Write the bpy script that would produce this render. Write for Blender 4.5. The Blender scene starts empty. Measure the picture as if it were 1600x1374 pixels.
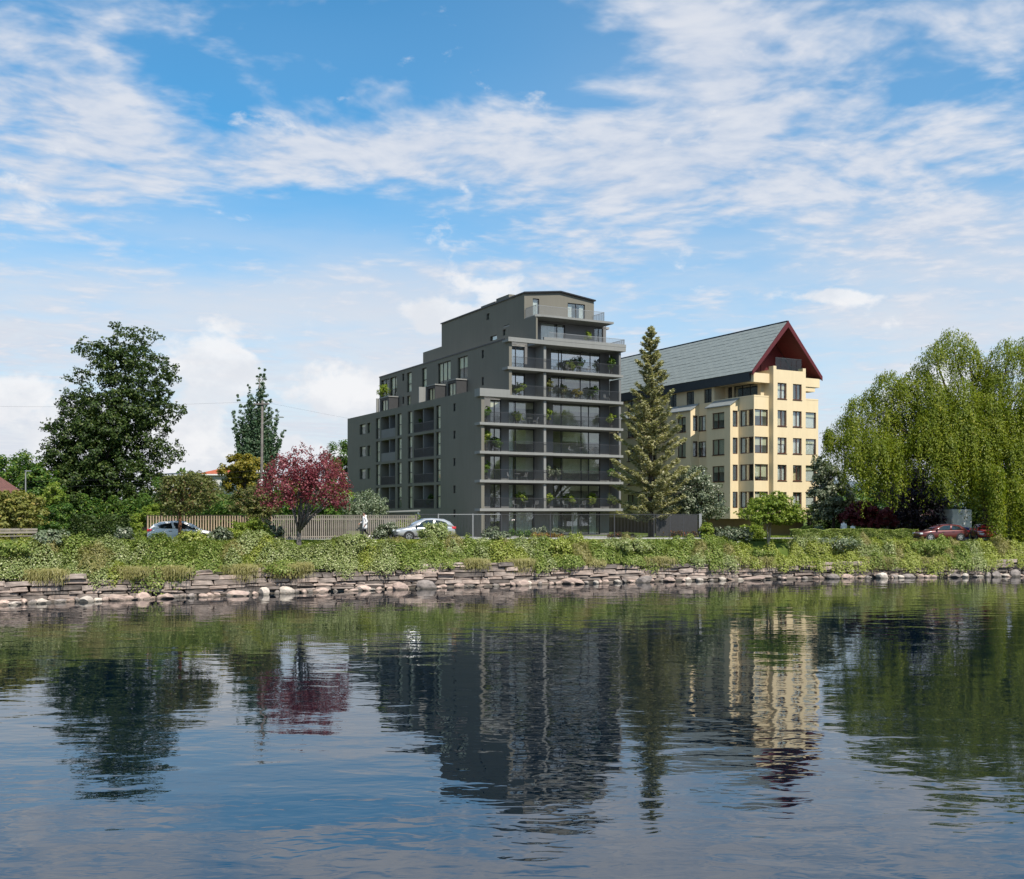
import bpy, bmesh, math, random
import numpy as np
from mathutils import Vector, Matrix

# ------------------------------------------------------------------ camera, sky, sun, exposure
sc = bpy.context.scene
COL = sc.collection
CZ = 5.3                                   # eye height above the water
F = 1600.0                                 # focal length in photograph pixels
HZ = 797.0                                 # horizon row in the photograph
cam = bpy.data.cameras.new('camera')
cam.sensor_width = 36.0
cam.lens = 36.0
cam.shift_y = (HZ - 687.0) / 1600.0
cam.clip_end = 9000.0
cam_o = bpy.data.objects.new('camera', cam)
cam_o.location = (0, 0, CZ)
cam_o.rotation_euler = (math.radians(90), 0, 0)
COL.objects.link(cam_o)
sc.camera = cam_o

SUN_AZ = math.radians(150.0)               # clockwise from +Y
SUN_EL = math.radians(50.0)
sd = Vector((math.sin(SUN_AZ) * math.cos(SUN_EL), math.cos(SUN_AZ) * math.cos(SUN_EL), math.sin(SUN_EL)))
sun = bpy.data.lights.new('sun', 'SUN')
sun.energy = 4.8
sun.angle = math.radians(0.5)
sun.color = (1.0, 0.94, 0.84)
sun_o = bpy.data.objects.new('sun', sun)
sun_o.rotation_euler = sd.to_track_quat('Z', 'Y').to_euler()
sun_o.location = (30, -60, 90)
COL.objects.link(sun_o)

sc.view_settings.view_transform = 'Standard'
sc.view_settings.look = 'None'
sc.view_settings.exposure = 0.3
sc.view_settings.gamma = 1.0
sc.view_settings.use_curve_mapping = False
sc.render.engine = 'CYCLES'
sc.cycles.max_bounces = 6
sc.cycles.diffuse_bounces = 2
sc.cycles.glossy_bounces = 4
sc.cycles.transmission_bounces = 4
sc.cycles.transparent_max_bounces = 6
sc.cycles.caustics_reflective = False
sc.cycles.caustics_refractive = False


class Nodes:
    """tiny wrapper that chains shader nodes"""
    def __init__(self, tree):
        self.t = tree

    def new(self, typ, **kw):
        n = self.t.nodes.new(typ)
        for k, v in kw.items():
            setattr(n, k, v)
        return n

    def link(self, a, b):
        self.t.links.new(a, b)

    def put(self, sock, v):
        if hasattr(v, 'is_output'):
            self.link(v, sock)
        else:
            sock.default_value = v

    def m(self, op, a, b=None, c=None, clamp=False):
        n = self.new('ShaderNodeMath', operation=op, use_clamp=clamp)
        for i, v in enumerate((a, b, c)):
            if v is not None:
                self.put(n.inputs[i], v)
        return n.outputs[0]

    def v(self, op, a, b=None):
        n = self.new('ShaderNodeVectorMath', operation=op)
        self.put(n.inputs[0], a)
        if b is not None:
            self.put(n.inputs[3] if op == 'SCALE' else n.inputs[1], b)
        return n.outputs['Value'] if op in ('LENGTH', 'DOT_PRODUCT', 'DISTANCE') else n.outputs[0]

    def mix(self, f, a, b):
        n = self.new('ShaderNodeMix', data_type='RGBA')
        self.put(n.inputs[0], f)
        self.put(n.inputs[6], a)
        self.put(n.inputs[7], b)
        return n.outputs[2]

    def noise(self, vec, scale, detail=4.0, rough=0.55, dist=0.0, out=0):
        n = self.new('ShaderNodeTexNoise')
        if vec is not None:
            self.link(vec, n.inputs['Vector'])
        n.inputs['Scale'].default_value = scale
        n.inputs['Detail'].default_value = detail
        n.inputs['Roughness'].default_value = rough
        n.inputs['Distortion'].default_value = dist
        return n.outputs[out]

    def step(self, x, a, b):
        n = self.new('ShaderNodeMapRange', interpolation_type='SMOOTHSTEP')
        self.put(n.inputs[0], x)
        n.inputs[1].default_value = a
        n.inputs[2].default_value = b
        return n.outputs[0]


def build_sky():
    w = bpy.data.worlds.new('World')
    sc.world = w
    w.use_nodes = True
    t = w.node_tree
    t.nodes.clear()
    k = Nodes(t)
    sky = k.new('ShaderNodeTexSky', sky_type='NISHITA')
    sky.sun_disc = False
    sky.sun_elevation = SUN_EL
    sky.sun_rotation = SUN_AZ
    sky.altitude = 100
    sky.air_density = 1.0
    sky.dust_density = 0.6
    sky.ozone_density = 2.5
    co = k.new('ShaderNodeTexCoord').outputs['Generated']
    sep = k.new('ShaderNodeSeparateXYZ')
    k.link(co, sep.inputs[0])
    dx, dy, dz = sep.outputs
    up = k.m('MAXIMUM', dz, 0.0)
    den = k.m('ADD', up, 0.06)
    cx = k.m('DIVIDE', dx, den)
    cy = k.m('DIVIDE', dy, den)
    comb = k.new('ShaderNodeCombineXYZ')
    k.link(cx, comb.inputs[0]); k.link(cy, comb.inputs[1])
    P = comb.outputs[0]

    def blob(px, py, sx, sy):
        """smooth bump centred on the direction of a cloud bank; sx, sy in the same units"""
        x = (px - 800) / F; z = (HZ - py) / F
        gx = k.m('DIVIDE', k.m('SUBTRACT', k.m('DIVIDE', dx, k.m('MAXIMUM', dy, 0.05)), x), sx / F)
        gz = k.m('DIVIDE', k.m('SUBTRACT', k.m('DIVIDE', dz, k.m('MAXIMUM', dy, 0.05)), z), sy / F)
        d = k.m('ADD', k.m('MULTIPLY', gx, gx), k.m('MULTIPLY', gz, gz))
        return k.m('POWER', 2.718, k.m('MULTIPLY', d, -1.0))

    # ---- high broken layer: streets of small cloudlets, larger banks modulating them
    warp = k.noise(P, 0.9, 3, 0.5, out=1)
    P2 = k.v('ADD', P, k.v('SCALE', k.v('SUBTRACT', warp, (0.5, 0.5, 0.5)), 0.45))
    rot = k.new('ShaderNodeMapping')
    k.link(P2, rot.inputs[0])
    rot.inputs['Rotation'].default_value = (0, 0, math.radians(-28))
    rot.inputs['Scale'].default_value = (1.0, 1.15, 1.0)
    big = k.noise(P, 0.55, 4, 0.5)
    small = k.noise(rot.outputs[0], 5.6, 4, 0.5)
    fine = k.noise(rot.outputs[0], 17.0, 3, 0.55)
    bias = None
    for amp, b in ((0.17, (560, 235, 430, 75)), (0.17, (1180, 240, 480, 140)), (-0.21, (690, 70, 250, 110)),
                   (-0.26, (520, 345, 300, 55)), (0.16, (90, 140, 170, 120)), (0.12, (140, 310, 240, 70)),
                   (0.2, (1110, 60, 130, 90)), (-0.16, (1500, 120, 160, 60)), (-0.2, (1180, 375, 120, 35)),
                   (0.14, (1420, 370, 260, 50)), (-0.12, (860, 100, 120, 130)), (-0.10, (60, 395, 80, 20)),
                   (-0.12, (310, 120, 130, 70))):
        g = k.m('MULTIPLY', blob(*b), amp)
        bias = g if bias is None else k.m('ADD', bias, g)
    dens = k.m('ADD', k.m('MULTIPLY', big, 0.50), k.m('ADD', k.m('MULTIPLY', small, 0.70), k.m('MULTIPLY', fine, 0.24)))
    dens = k.m('ADD', dens, bias)
    a_hi = k.m('MULTIPLY', k.step(dens, 0.63, 0.95), 0.92)
    # thin veil that lies between the cloudlets
    veil = k.m('MULTIPLY', k.step(k.noise(P, 0.35, 3, 0.5), 0.3, 0.7), 0.32)
    # ---- brightening towards the horizon: layered far cloud
    low = k.step(dz, 0.335, 0.165)
    lowt = k.new('ShaderNodeMapping')
    k.link(co, lowt.inputs[0])
    lowt.inputs['Scale'].default_value = (1.0, 1.0, 4.5)
    ln = k.noise(lowt.outputs[0], 3.0, 6, 0.55)
    a_lo = k.m('MULTIPLY', low, k.m('ADD', 0.42, k.m('MULTIPLY', k.step(ln, 0.30, 0.62), 0.55)))
    # ---- heaped clouds low over the land
    cub = k.new('ShaderNodeMapping')
    k.link(co, cub.inputs[0])
    cub.inputs['Scale'].default_value = (1.0, 1.0, 1.5)
    cn = k.noise(cub.outputs[0], 13.0, 8, 0.58, 0.2)
    heap = None
    for b in ((330, 590, 90, 95), (800, 452, 85, 34), (30, 620, 110, 60), (540, 620, 130, 80), (200, 670, 260, 60), (1270, 462, 130, 14), (1500, 610, 130, 40), (480, 700, 160, 40), (700, 500, 200, 30)):
        g = blob(*b)
        heap = g if heap is None else k.m('MAXIMUM', heap, g)
    hd = k.m('ADD', k.m('MULTIPLY', cn, 1.5), k.m('MULTIPLY', heap, 0.40))
    a_cu = k.m('MULTIPLY', k.step(hd, 0.93, 1.12), 0.85)

    blue = k.v('MULTIPLY', sky.outputs[0], (0.34, 1.17, 1.42))
    col = k.mix(veil, blue, (4.6, 5.6, 6.9, 1))
    col = k.mix(k.m('MULTIPLY', k.step(dz, 0.20, 0.02), 0.9), col, (5.7, 6.2, 7.0, 1))
    col = k.mix(a_lo, col, k.mix(k.step(dz, 0.30, 0.08), (5.0, 5.6, 6.5, 1), (6.3, 6.5, 6.9, 1)))
    shade = k.step(k.m('ADD', k.m('MULTIPLY', small, 0.6), k.m('MULTIPLY', fine, 0.4)), 0.35, 0.7)
    ccol = k.mix(shade, (4.6, 5.2, 6.3, 1), (6.2, 6.4, 6.9, 1))
    col = k.mix(a_hi, col, ccol)
    cucol = k.mix(k.step(k.noise(cub.outputs[0], 16.0, 5, 0.6), 0.35, 0.65), (6.3, 6.5, 6.9, 1), (7.6, 7.6, 7.7, 1))
    col = k.mix(a_cu, col, cucol)
    bg = k.new('ShaderNodeBackground')
    k.link(col, bg.inputs[0])
    bg.inputs[1].default_value = 0.1
    out = k.new('ShaderNodeOutputWorld')
    k.link(bg.outputs[0], out.inputs[0])


build_sky()

# ------------------------------------------------------------------ helpers
rng = np.random.default_rng(7)
random.seed(7)


def P3(px, py, Y):
    return Vector(((px - 800) / F * Y, Y, CZ - (py - HZ) / F * Y))


def tag(o, label=None, cat=None, group=None, kind=None):
    if label: o['label'] = label
    if cat: o['category'] = cat
    if group: o['group'] = group
    if kind: o['kind'] = kind
    return o


def empty(name, loc=(0, 0, 0), rz=0.0, label=None, cat=None, group=None):
    o = bpy.data.objects.new(name, None)
    o.empty_display_size = 0.3
    o.location = loc
    o.rotation_euler = (0, 0, rz)
    COL.objects.link(o)
    return tag(o, label, cat, group)


def link_mesh(name, me, mat=None, parent=None, kind=None):
    if mat is not None and not me.materials:
        me.materials.append(mat)
    o = bpy.data.objects.new(name, me)
    COL.objects.link(o)
    if parent is not None:
        o.parent = parent
    if kind: o['kind'] = kind
    return o


class MB:
    """collects boxes, bars, tubes and quads into one mesh"""
    def __init__(self):
        self.v = []; self.f = []

    def quad(self, a, b, c, d):
        n = len(self.v)
        self.v += [tuple(a), tuple(b), tuple(c), tuple(d)]
        self.f.append((n, n + 1, n + 2, n + 3))

    def poly(self, pts):
        n = len(self.v)
        self.v += [tuple(p) for p in pts]
        self.f.append(tuple(range(n, n + len(pts))))

    def box(self, x0, x1, y0, y1, z0, z1, M=None):
        n = len(self.v)
        pts = [(x0, y0, z0), (x1, y0, z0), (x1, y1, z0), (x0, y1, z0), (x0, y0, z1), (x1, y0, z1), (x1, y1, z1), (x0, y1, z1)]
        if M is not None:
            pts = [tuple(M @ Vector(p)) for p in pts]
        self.v += pts
        for q in ((3, 2, 1, 0), (4, 5, 6, 7), (0, 1, 5, 4), (1, 2, 6, 5), (2, 3, 7, 6), (3, 0, 4, 7)):
            self.f.append(tuple(n + i for i in q))
        return self

    def prism(self, prof, axis, a0, a1):
        """extrude a closed profile; axis 'x' takes (y,z) points, axis 'y' takes (x,z), axis 'z' takes (x,y)"""
        def p(q, a):
            return (a, q[0], q[1]) if axis == 'x' else ((q[0], a, q[1]) if axis == 'y' else (q[0], q[1], a))
        n = len(self.v); m = len(prof)
        self.v += [p(q, a0) for q in prof] + [p(q, a1) for q in prof]
        self.f.append(tuple(n + i for i in range(m)))
        self.f.append(tuple(n + m + i for i in reversed(range(m))))
        for i in range(m):
            j = (i + 1) % m
            self.f.append((n + i, n + m + i, n + m + j, n + j))
        return self

    def tube(self, pts, rad, n=7, cap=True):
        pts = [Vector(p) for p in pts]
        if not hasattr(rad, '__len__'):
            rad = [rad] * len(pts)
        base = len(self.v)
        ref = Vector((0.31, 0.87, 0.38))
        for i, p in enumerate(pts):
            a = pts[max(i - 1, 0)]; b = pts[min(i + 1, len(pts) - 1)]
            d = (b - a)
            d = d.normalized() if d.length > 1e-9 else Vector((0, 0, 1))
            s = d.cross(ref)
            s = s.normalized() if s.length > 1e-4 else d.orthogonal().normalized()
            t = d.cross(s)
            for j in range(n):
                an = 2 * math.pi * j / n
                self.v.append(tuple(p + (s * math.cos(an) + t * math.sin(an)) * rad[i]))
        for i in range(len(pts) - 1):
            for j in range(n):
                k = (j + 1) % n
                self.f.append((base + i * n + j, base + i * n + k, base + (i + 1) * n + k, base + (i + 1) * n + j))
        if cap:
            self.f.append(tuple(base + j for j in reversed(range(n))))
            self.f.append(tuple(base + (len(pts) - 1) * n + j for j in range(n)))
        return self

    def lathe(self, prof, n=16, axis='z', c=(0, 0, 0)):
        """prof: (radius, height) pairs"""
        base = len(self.v)
        for r, h in prof:
            for j in range(n):
                an = 2 * math.pi * j / n
                q = (r * math.cos(an), r * math.sin(an), h) if axis == 'z' else (r * math.cos(an), h, r * math.sin(an))
                self.v.append((q[0] + c[0], q[1] + c[1], q[2] + c[2]))
        for i in range(len(prof) - 1):
            for j in range(n):
                k = (j + 1) % n
                self.f.append((base + i * n + j, base + i * n + k, base + (i + 1) * n + k, base + (i + 1) * n + j))
        self.f.append(tuple(base + j for j in reversed(range(n))))
        self.f.append(tuple(base + (len(prof) - 1) * n + j for j in range(n)))
        return self

    def build(self, name, mat, parent=None, smooth=False, kind=None, bevel=0):
        me = bpy.data.meshes.new(name)
        me.from_pydata(self.v, [], self.f)
        bm = bmesh.new(); bm.from_mesh(me)
        bmesh.ops.recalc_face_normals(bm, faces=bm.faces)
        bm.to_mesh(me); bm.free()
        if smooth:
            me.shade_smooth()
        o = link_mesh(name, me, mat, parent, kind)
        if bevel:
            b = o.modifiers.new('bevel', 'BEVEL'); b.width = bevel; b.segments = 2; b.limit_method = 'ANGLE'
        return o


def np_quads(name, V, mat, parent=None, kind=None, tint=None):
    """V: (n,4,3) free quads"""
    n = V.shape[0]
    me = bpy.data.meshes.new(name)
    me.vertices.add(4 * n)
    me.vertices.foreach_set('co', np.ascontiguousarray(V, dtype=np.float32).ravel())
    me.loops.add(4 * n)
    me.loops.foreach_set('vertex_index', np.arange(4 * n, dtype=np.int32))
    me.polygons.add(n)
    me.polygons.foreach_set('loop_start', np.arange(0, 4 * n, 4, dtype=np.int32))
    me.update(calc_edges=True)
    if tint is not None:
        at = me.attributes.new('tint', 'FLOAT', 'POINT')
        at.data.foreach_set('value', np.repeat(tint.astype(np.float32), 4))
    return link_mesh(name, me, mat, parent, kind)


def unit(a):
    return a / np.maximum(np.linalg.norm(a, axis=-1, keepdims=True), 1e-9)


def leaf_quads(P, Nn, L, W, axis=None, fold=0.25):
    n = len(P)
    if axis is None:
        axis = rng.normal(size=(n, 3))
    b = unit(np.cross(Nn, axis))
    t = np.cross(b, Nn)
    L = (np.ones(n) * L)[:, None]; W = (np.ones(n) * W)[:, None]
    q = np.stack([P - t * L * .5, P + b * W * .5 + Nn * W * fold - t * L * .06, P + t * L * .5, P - b * W * .5 + Nn * W * fold - t * L * .06], axis=1)
    return q


# ------------------------------------------------------------------ materials
def mat(name, col, rough=0.7, metal=0.0, spec=0.4, var=0.0, vscale=3.0, bump=0.0, bscale=30.0, col2=None, coat=0.0, wet=False):
    m = bpy.data.materials.new(name)
    m.use_nodes = True
    k = Nodes(m.node_tree)
    b = m.node_tree.nodes['Principled BSDF']
    b.inputs['Roughness'].default_value = rough
    b.inputs['Metallic'].default_value = metal
    b.inputs['Specular IOR Level'].default_value = spec
    if coat:
        b.inputs['Coat Weight'].default_value = coat
        b.inputs['Coat Roughness'].default_value = 0.05
    c = (col[0], col[1], col[2], 1)
    if var or col2:
        tc = k.new('ShaderNodeTexCoord').outputs['Object']
        n = k.noise(tc, vscale, 6, 0.6)
        c2 = (*(col2 or tuple(x * (1 - var) for x in col)), 1)
        cc = k.mix(k.step(n, 0.3, 0.7), c, c2)
        if wet:                                             # tide line: damp dark stone with a little algae, each stone its own tone
            pz = k.new('ShaderNodeSeparateXYZ')
            gp = k.new('ShaderNodeNewGeometry').outputs['Position']
            k.link(gp, pz.inputs[0])
            lvl = k.m('ADD', pz.outputs[2], k.m('MULTIPLY', k.noise(gp, 1.7, 4, 0.6), -0.25))
            cc = k.mix(k.m('MULTIPLY', k.step(lvl, 0.02, -0.06), 0.6), cc, (0.055, 0.05, 0.035, 1))
            rnd = k.new('ShaderNodeObjectInfo').outputs['Random']
            cc = k.v('MULTIPLY', cc, k.v('SCALE', (1.0, 1.0, 1.0), k.m('ADD', 0.85, k.m('MULTIPLY', rnd, 0.5))))
        k.link(cc, b.inputs['Base Color'])
    else:
        b.inputs['Base Color'].default_value = c
    if bump:
        tc = k.new('ShaderNodeTexCoord').outputs['Object']
        bn = k.new('ShaderNodeBump')
        bn.inputs['Strength'].default_value = bump
        bn.inputs['Distance'].default_value = 0.02
        k.link(k.noise(tc, bscale, 5, 0.6), bn.inputs['Height'])
        k.link(bn.outputs[0], b.inputs['Normal'])
    return m


def leaf_mat(name, c1, c2, c3=None, trans=0.3, rough=0.5):
    """three leaf colours picked leaf by leaf, drifting slowly through the crown"""
    m = bpy.data.materials.new(name)
    m.use_nodes = True
    k = Nodes(m.node_tree)
    b = m.node_tree.nodes['Principled BSDF']
    out = m.node_tree.nodes['Material Output']
    at = k.new('ShaderNodeAttribute', attribute_name='tint').outputs['Fac']
    g = k.new('ShaderNodeNewGeometry').outputs['Position']
    drift = k.noise(g, 0.7, 3, 0.5)
    f = k.m('ADD', k.m('MULTIPLY', at, 0.7), k.m('MULTIPLY', k.m('SUBTRACT', drift, 0.5), 1.1), clamp=True)
    col = k.mix(f, (*c1, 1), (*c2, 1))
    if c3:
        col = k.mix(k.step(at, 0.80, 0.97), col, (*c3, 1))
    k.link(col, b.inputs['Base Color'])
    b.inputs['Roughness'].default_value = rough
    b.inputs['Specular IOR Level'].default_value = 0.3
    tr = k.new('ShaderNodeBsdfTranslucent')
    k.link(k.v('MULTIPLY', col, (1.15, 1.25, 0.6)), tr.inputs['Color'])
    ms = k.new('ShaderNodeMixShader')
    ms.inputs[0].default_value = trans
    k.link(b.outputs[0], ms.inputs[1])
    k.link(tr.outputs[0], ms.inputs[2])
    k.link(ms.outputs[0], out.inputs['Surface'])
    return m


def glass_mat(name, tint=(0.8, 0.86, 0.84), refl=1.0, rough=0.01):
    m = bpy.data.materials.new(name)
    m.use_nodes = True
    t = m.node_tree
    t.nodes.clear()
    k = Nodes(t)
    fc = k.new('ShaderNodeLayerWeight').outputs['Facing']
    fr = k.m('ADD', 0.045, k.m('MULTIPLY', k.m('POWER', fc, 4.0), 0.9))
    gl = k.new('ShaderNodeBsdfGlossy'); gl.inputs['Roughness'].default_value = rough
    gl.inputs['Color'].default_value = (0.95, 0.97, 1, 1)
    tr = k.new('ShaderNodeBsdfTransparent'); tr.inputs['Color'].default_value = (*tint, 1)
    ms = k.new('ShaderNodeMixShader')
    k.link(k.m('MULTIPLY', k.m('ADD', fr, 0.05), refl, clamp=True), ms.inputs[0])
    k.link(tr.outputs[0], ms.inputs[1]); k.link(gl.outputs[0], ms.inputs[2])
    out = k.new('ShaderNodeOutputMaterial')
    k.link(ms.outputs[0], out.inputs['Surface'])
    return m


def wall_mat(name, col, dirt=0.12, bump=0.15):
    """painted render with faint vertical weathering and trowel relief"""
    m = bpy.data.materials.new(name)
    m.use_nodes = True
    k = Nodes(m.node_tree)
    b = m.node_tree.nodes['Principled BSDF']
    b.inputs['Roughness'].default_value = 0.85
    b.inputs['Specular IOR Level'].default_value = 0.25
    tc = k.new('ShaderNodeTexCoord').outputs['Object']
    mp = k.new('ShaderNodeMapping'); k.link(tc, mp.inputs[0])
    mp.inputs['Scale'].default_value = (1.4, 1.4, 0.12)
    n1 = k.noise(mp.outputs[0], 2.0, 5, 0.6)
    n2 = k.noise(tc, 0.35, 4, 0.5)
    f = k.m('ADD', k.m('MULTIPLY', n1, 0.5), k.m('MULTIPLY', n2, 0.5))
    c = k.mix(k.step(f, 0.35, 0.65), (*[x * (1 + dirt) for x in col], 1), (*[x * (1 - dirt) for x in col], 1))
    k.link(c, b.inputs['Base Color'])
    bn = k.new('ShaderNodeBump'); bn.inputs['Strength'].default_value = bump; bn.inputs['Distance'].default_value = 0.01
    k.link(k.noise(tc, 25, 5, 0.6), bn.inputs['Height'])
    k.link(bn.outputs[0], b.inputs['Normal'])
    return m


M = {}
M['grey_wall'] = wall_mat('dark grey render', (0.168, 0.157, 0.130), 0.05)
M['grey_panel'] = mat('grey facade panel', (0.165, 0.163, 0.16), 0.7, var=0.1, vscale=0.8)
M['slab'] = wall_mat('pale grey concrete edge', (0.225, 0.225, 0.215), 0.06)
M['frame_dark'] = mat('dark window frame', (0.018, 0.018, 0.02), 0.45)
M['rail_dark'] = mat('dark railing steel', (0.06, 0.06, 0.063), 0.45, metal=0.3)
M['rail_pale'] = mat('pale railing steel', (0.30, 0.30, 0.30), 0.45, metal=0.3)
M['glass'] = glass_mat('window glass', (0.95, 0.97, 0.94), 1.3)
M['glass_side'] = glass_mat('dull side window glass', (0.94, 0.95, 0.9), 0.3)
M['glass_strong'] = glass_mat('reflective window glass', (0.6, 0.66, 0.66), 4.2)
M['glass_rail'] = glass_mat('railing glass', (0.7, 0.78, 0.75), 0.45)
M['room'] = mat('pale room', (0.52, 0.50, 0.44), 0.9, var=0.35, vscale=0.8)
M['blind'] = mat('cream blind', (0.62, 0.60, 0.46), 0.9, var=0.12, vscale=2)
M['curtain'] = mat('white curtain', (0.72, 0.73, 0.74), 0.9, var=0.15, vscale=4)
M['yellow_wall'] = wall_mat('pale yellow render', (0.68, 0.55, 0.352), 0.045)
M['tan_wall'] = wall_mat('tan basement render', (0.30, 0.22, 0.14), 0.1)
M['frame_brown'] = mat('red brown window frame', (0.075, 0.028, 0.018), 0.5)
M['slate'] = mat('grey green slate', (0.235, 0.262, 0.25), 0.75, var=0.22, vscale=1.7, bump=0.3, bscale=8)
M['fascia'] = mat('dark eave fascia', (0.035, 0.042, 0.047), 0.6, var=0.15)
M['maroon'] = mat('maroon painted wood', (0.10, 0.013, 0.017), 0.6, var=0.15)
M['zinc'] = mat('pale zinc sheet', (0.36, 0.38, 0.37), 0.4, metal=0.4, var=0.1)
M['wood_warm'] = mat('warm weathered slat', (0.40, 0.30, 0.20), 0.85, var=0.35, vscale=2.5)
M['wood_grey'] = mat('grey weathered slat', (0.28, 0.245, 0.205), 0.85, var=0.3, vscale=2.5)
M['wood_dark'] = mat('dark fence timber', (0.055, 0.038, 0.03), 0.8, var=0.3)
M['white'] = mat('white paint', (0.75, 0.75, 0.74), 0.6, var=0.06)
M['stone_a'] = mat('grey brown wall stone', (0.36, 0.29, 0.25), 0.9, col2=(0.19, 0.155, 0.135), vscale=3.2, bump=0.6, bscale=14, wet=True)
M['stone_b'] = mat('pinkish wall stone', (0.42, 0.325, 0.275), 0.9, col2=(0.24, 0.19, 0.16), vscale=2.6, bump=0.6, bscale=14, wet=True)
M['stone_c'] = mat('dark wall stone', (0.17, 0.14, 0.125), 0.9, col2=(0.08, 0.068, 0.06), vscale=3.6, bump=0.6, bscale=14, wet=True)
M['soil'] = mat('dark joint earth', (0.03, 0.025, 0.02), 0.95)
M['rock_pink'] = mat('pale pink shore rock', (0.50, 0.375, 0.31), 0.85, col2=(0.30, 0.22, 0.19), vscale=2.4, bump=0.5, bscale=9, wet=True)
M['rock_pale'] = mat('pale shore rock', (0.60, 0.53, 0.45), 0.85, col2=(0.36, 0.30, 0.26), vscale=2.4, bump=0.5, bscale=9, wet=True)
M['rock_grey'] = mat('grey shore rock', (0.29, 0.245, 0.22), 0.85, col2=(0.15, 0.13, 0.12), vscale=2.4, bump=0.5, bscale=9, wet=True)
M['bark'] = mat('brown bark', (0.075, 0.055, 0.042), 0.95, var=0.4, vscale=5, bump=0.8, bscale=12)
M['bark_red'] = mat('reddish bark', (0.20, 0.085, 0.045), 0.9, var=0.35, vscale=5, bump=0.6, bscale=12)
M['bark_grey'] = mat('grey bark', (0.17, 0.15, 0.135), 0.9, var=0.35, vscale=5, bump=0.6, bscale=12)
M['bark_pale'] = mat('pale bark', (0.38, 0.31, 0.23), 0.9, var=0.3, vscale=5, bump=0.5, bscale=12)
M['asphalt'] = mat('asphalt', (0.052, 0.052, 0.054), 0.9, var=0.2, vscale=2, bump=0.3, bscale=60)
M['paving'] = mat('concrete paving', (0.32, 0.31, 0.29), 0.9, var=0.2, vscale=1.5, bump=0.2)
M['tyre'] = mat('tyre rubber', (0.015, 0.015, 0.016), 0.85)
M['rim'] = mat('alloy rim', (0.55, 0.55, 0.56), 0.3, metal=0.8)
M['car_glass'] = mat('car glass', (0.012, 0.016, 0.018), 0.04, spec=0.9)
M['red_lamp'] = mat('red tail lamp', (0.55, 0.02, 0.03), 0.2, coat=0.6)
M['clear_lamp'] = mat('clear headlamp', (0.6, 0.62, 0.64), 0.1, coat=0.8)
M['black_plastic'] = mat('black plastic', (0.02, 0.02, 0.021), 0.6)
M['silver'] = mat('silver car paint', (0.74, 0.73, 0.71), 0.4, metal=0.0, coat=0.35)
M['gunmetal'] = mat('grey car paint', (0.42, 0.425, 0.43), 0.25, metal=0.4, coat=1.0)
M['maroon_car'] = mat('maroon car paint', (0.11, 0.024, 0.022), 0.3, metal=0.2, coat=0.8)
M['red_car'] = mat('red car paint', (0.24, 0.016, 0.02), 0.3, coat=0.8)
M['skin'] = mat('skin', (0.35, 0.20, 0.14), 0.6)
M['hair'] = mat('dark hair', (0.02, 0.014, 0.011), 0.6)
M['cloth_white'] = mat('white cloth', (0.78, 0.76, 0.75), 0.9)
M['cloth_black'] = mat('black cloth', (0.02, 0.02, 0.022), 0.9)
M['terracotta'] = mat('terracotta roof', (0.46, 0.12, 0.055), 0.8, var=0.25, vscale=3)
M['brick_roof'] = mat('dull brick red roof', (0.19, 0.085, 0.07), 0.85, var=0.3, vscale=3)
M['plaster'] = mat('off white plaster', (0.60, 0.60, 0.59), 0.9, var=0.12)
M['shaded_panel'] = mat('shade toned panel', (0.04, 0.04, 0.042), 0.65, var=0.15)  # dark tone holds the shade of slab and conifer as colour
M['pot'] = mat('dark planter', (0.06, 0.058, 0.055), 0.7)
M['blue_plastic'] = mat('blue plastic', (0.03, 0.03, 0.26), 0.5)
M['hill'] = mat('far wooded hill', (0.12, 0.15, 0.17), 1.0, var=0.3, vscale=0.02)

LM = {}
LM['dark'] = leaf_mat('dark tree leaf', (0.024, 0.048, 0.009), (0.068, 0.108, 0.019), (0.13, 0.16, 0.045), 0.24, 0.5)
LM['poplar'] = leaf_mat('poplar leaf', (0.05, 0.10, 0.05), (0.11, 0.175, 0.09), (0.22, 0.27, 0.17), 0.3)
LM['golden'] = leaf_mat('golden leaf', (0.20, 0.17, 0.02), (0.30, 0.235, 0.03), (0.10, 0.12, 0.02), 0.3)
LM['green'] = leaf_mat('garden green leaf', (0.05, 0.115, 0.018), (0.12, 0.20, 0.03), (0.22, 0.27, 0.05), 0.33)
LM['lime'] = leaf_mat('lime leaf', (0.15, 0.22, 0.025), (0.27, 0.32, 0.045), (0.38, 0.40, 0.09), 0.38)
LM['olive'] = leaf_mat('olive leaf', (0.10, 0.115, 0.03), (0.19, 0.20, 0.06), (0.20, 0.13, 0.06), 0.3)
LM['plum'] = leaf_mat('plum leaf', (0.17, 0.032, 0.048), (0.32, 0.08, 0.10), (0.46, 0.20, 0.21), 0.38)
LM['red'] = leaf_mat('dark red leaf', (0.10, 0.015, 0.02), (0.20, 0.03, 0.035), (0.24, 0.06, 0.06), 0.28)
LM['purple'] = leaf_mat('purple black leaf', (0.012, 0.006, 0.012), (0.035, 0.016, 0.026), (0.12, 0.09, 0.11), 0.12, 0.35)
LM['sage'] = leaf_mat('sage leaf', (0.13, 0.17, 0.095), (0.23, 0.265, 0.16), (0.42, 0.43, 0.33), 0.25)
LM['greygreen'] = leaf_mat('grey green leaf', (0.09, 0.12, 0.065), (0.23, 0.255, 0.165), (0.50, 0.50, 0.40), 0.22)
LM['conifer'] = leaf_mat('conifer needle', (0.24, 0.235, 0.11), (0.50, 0.46, 0.26), (0.66, 0.60, 0.40), 0.33, 0.6)
LM['willow'] = leaf_mat('willow leaf', (0.13, 0.18, 0.015), (0.30, 0.325, 0.03), (0.44, 0.41, 0.06), 0.45)
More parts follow.
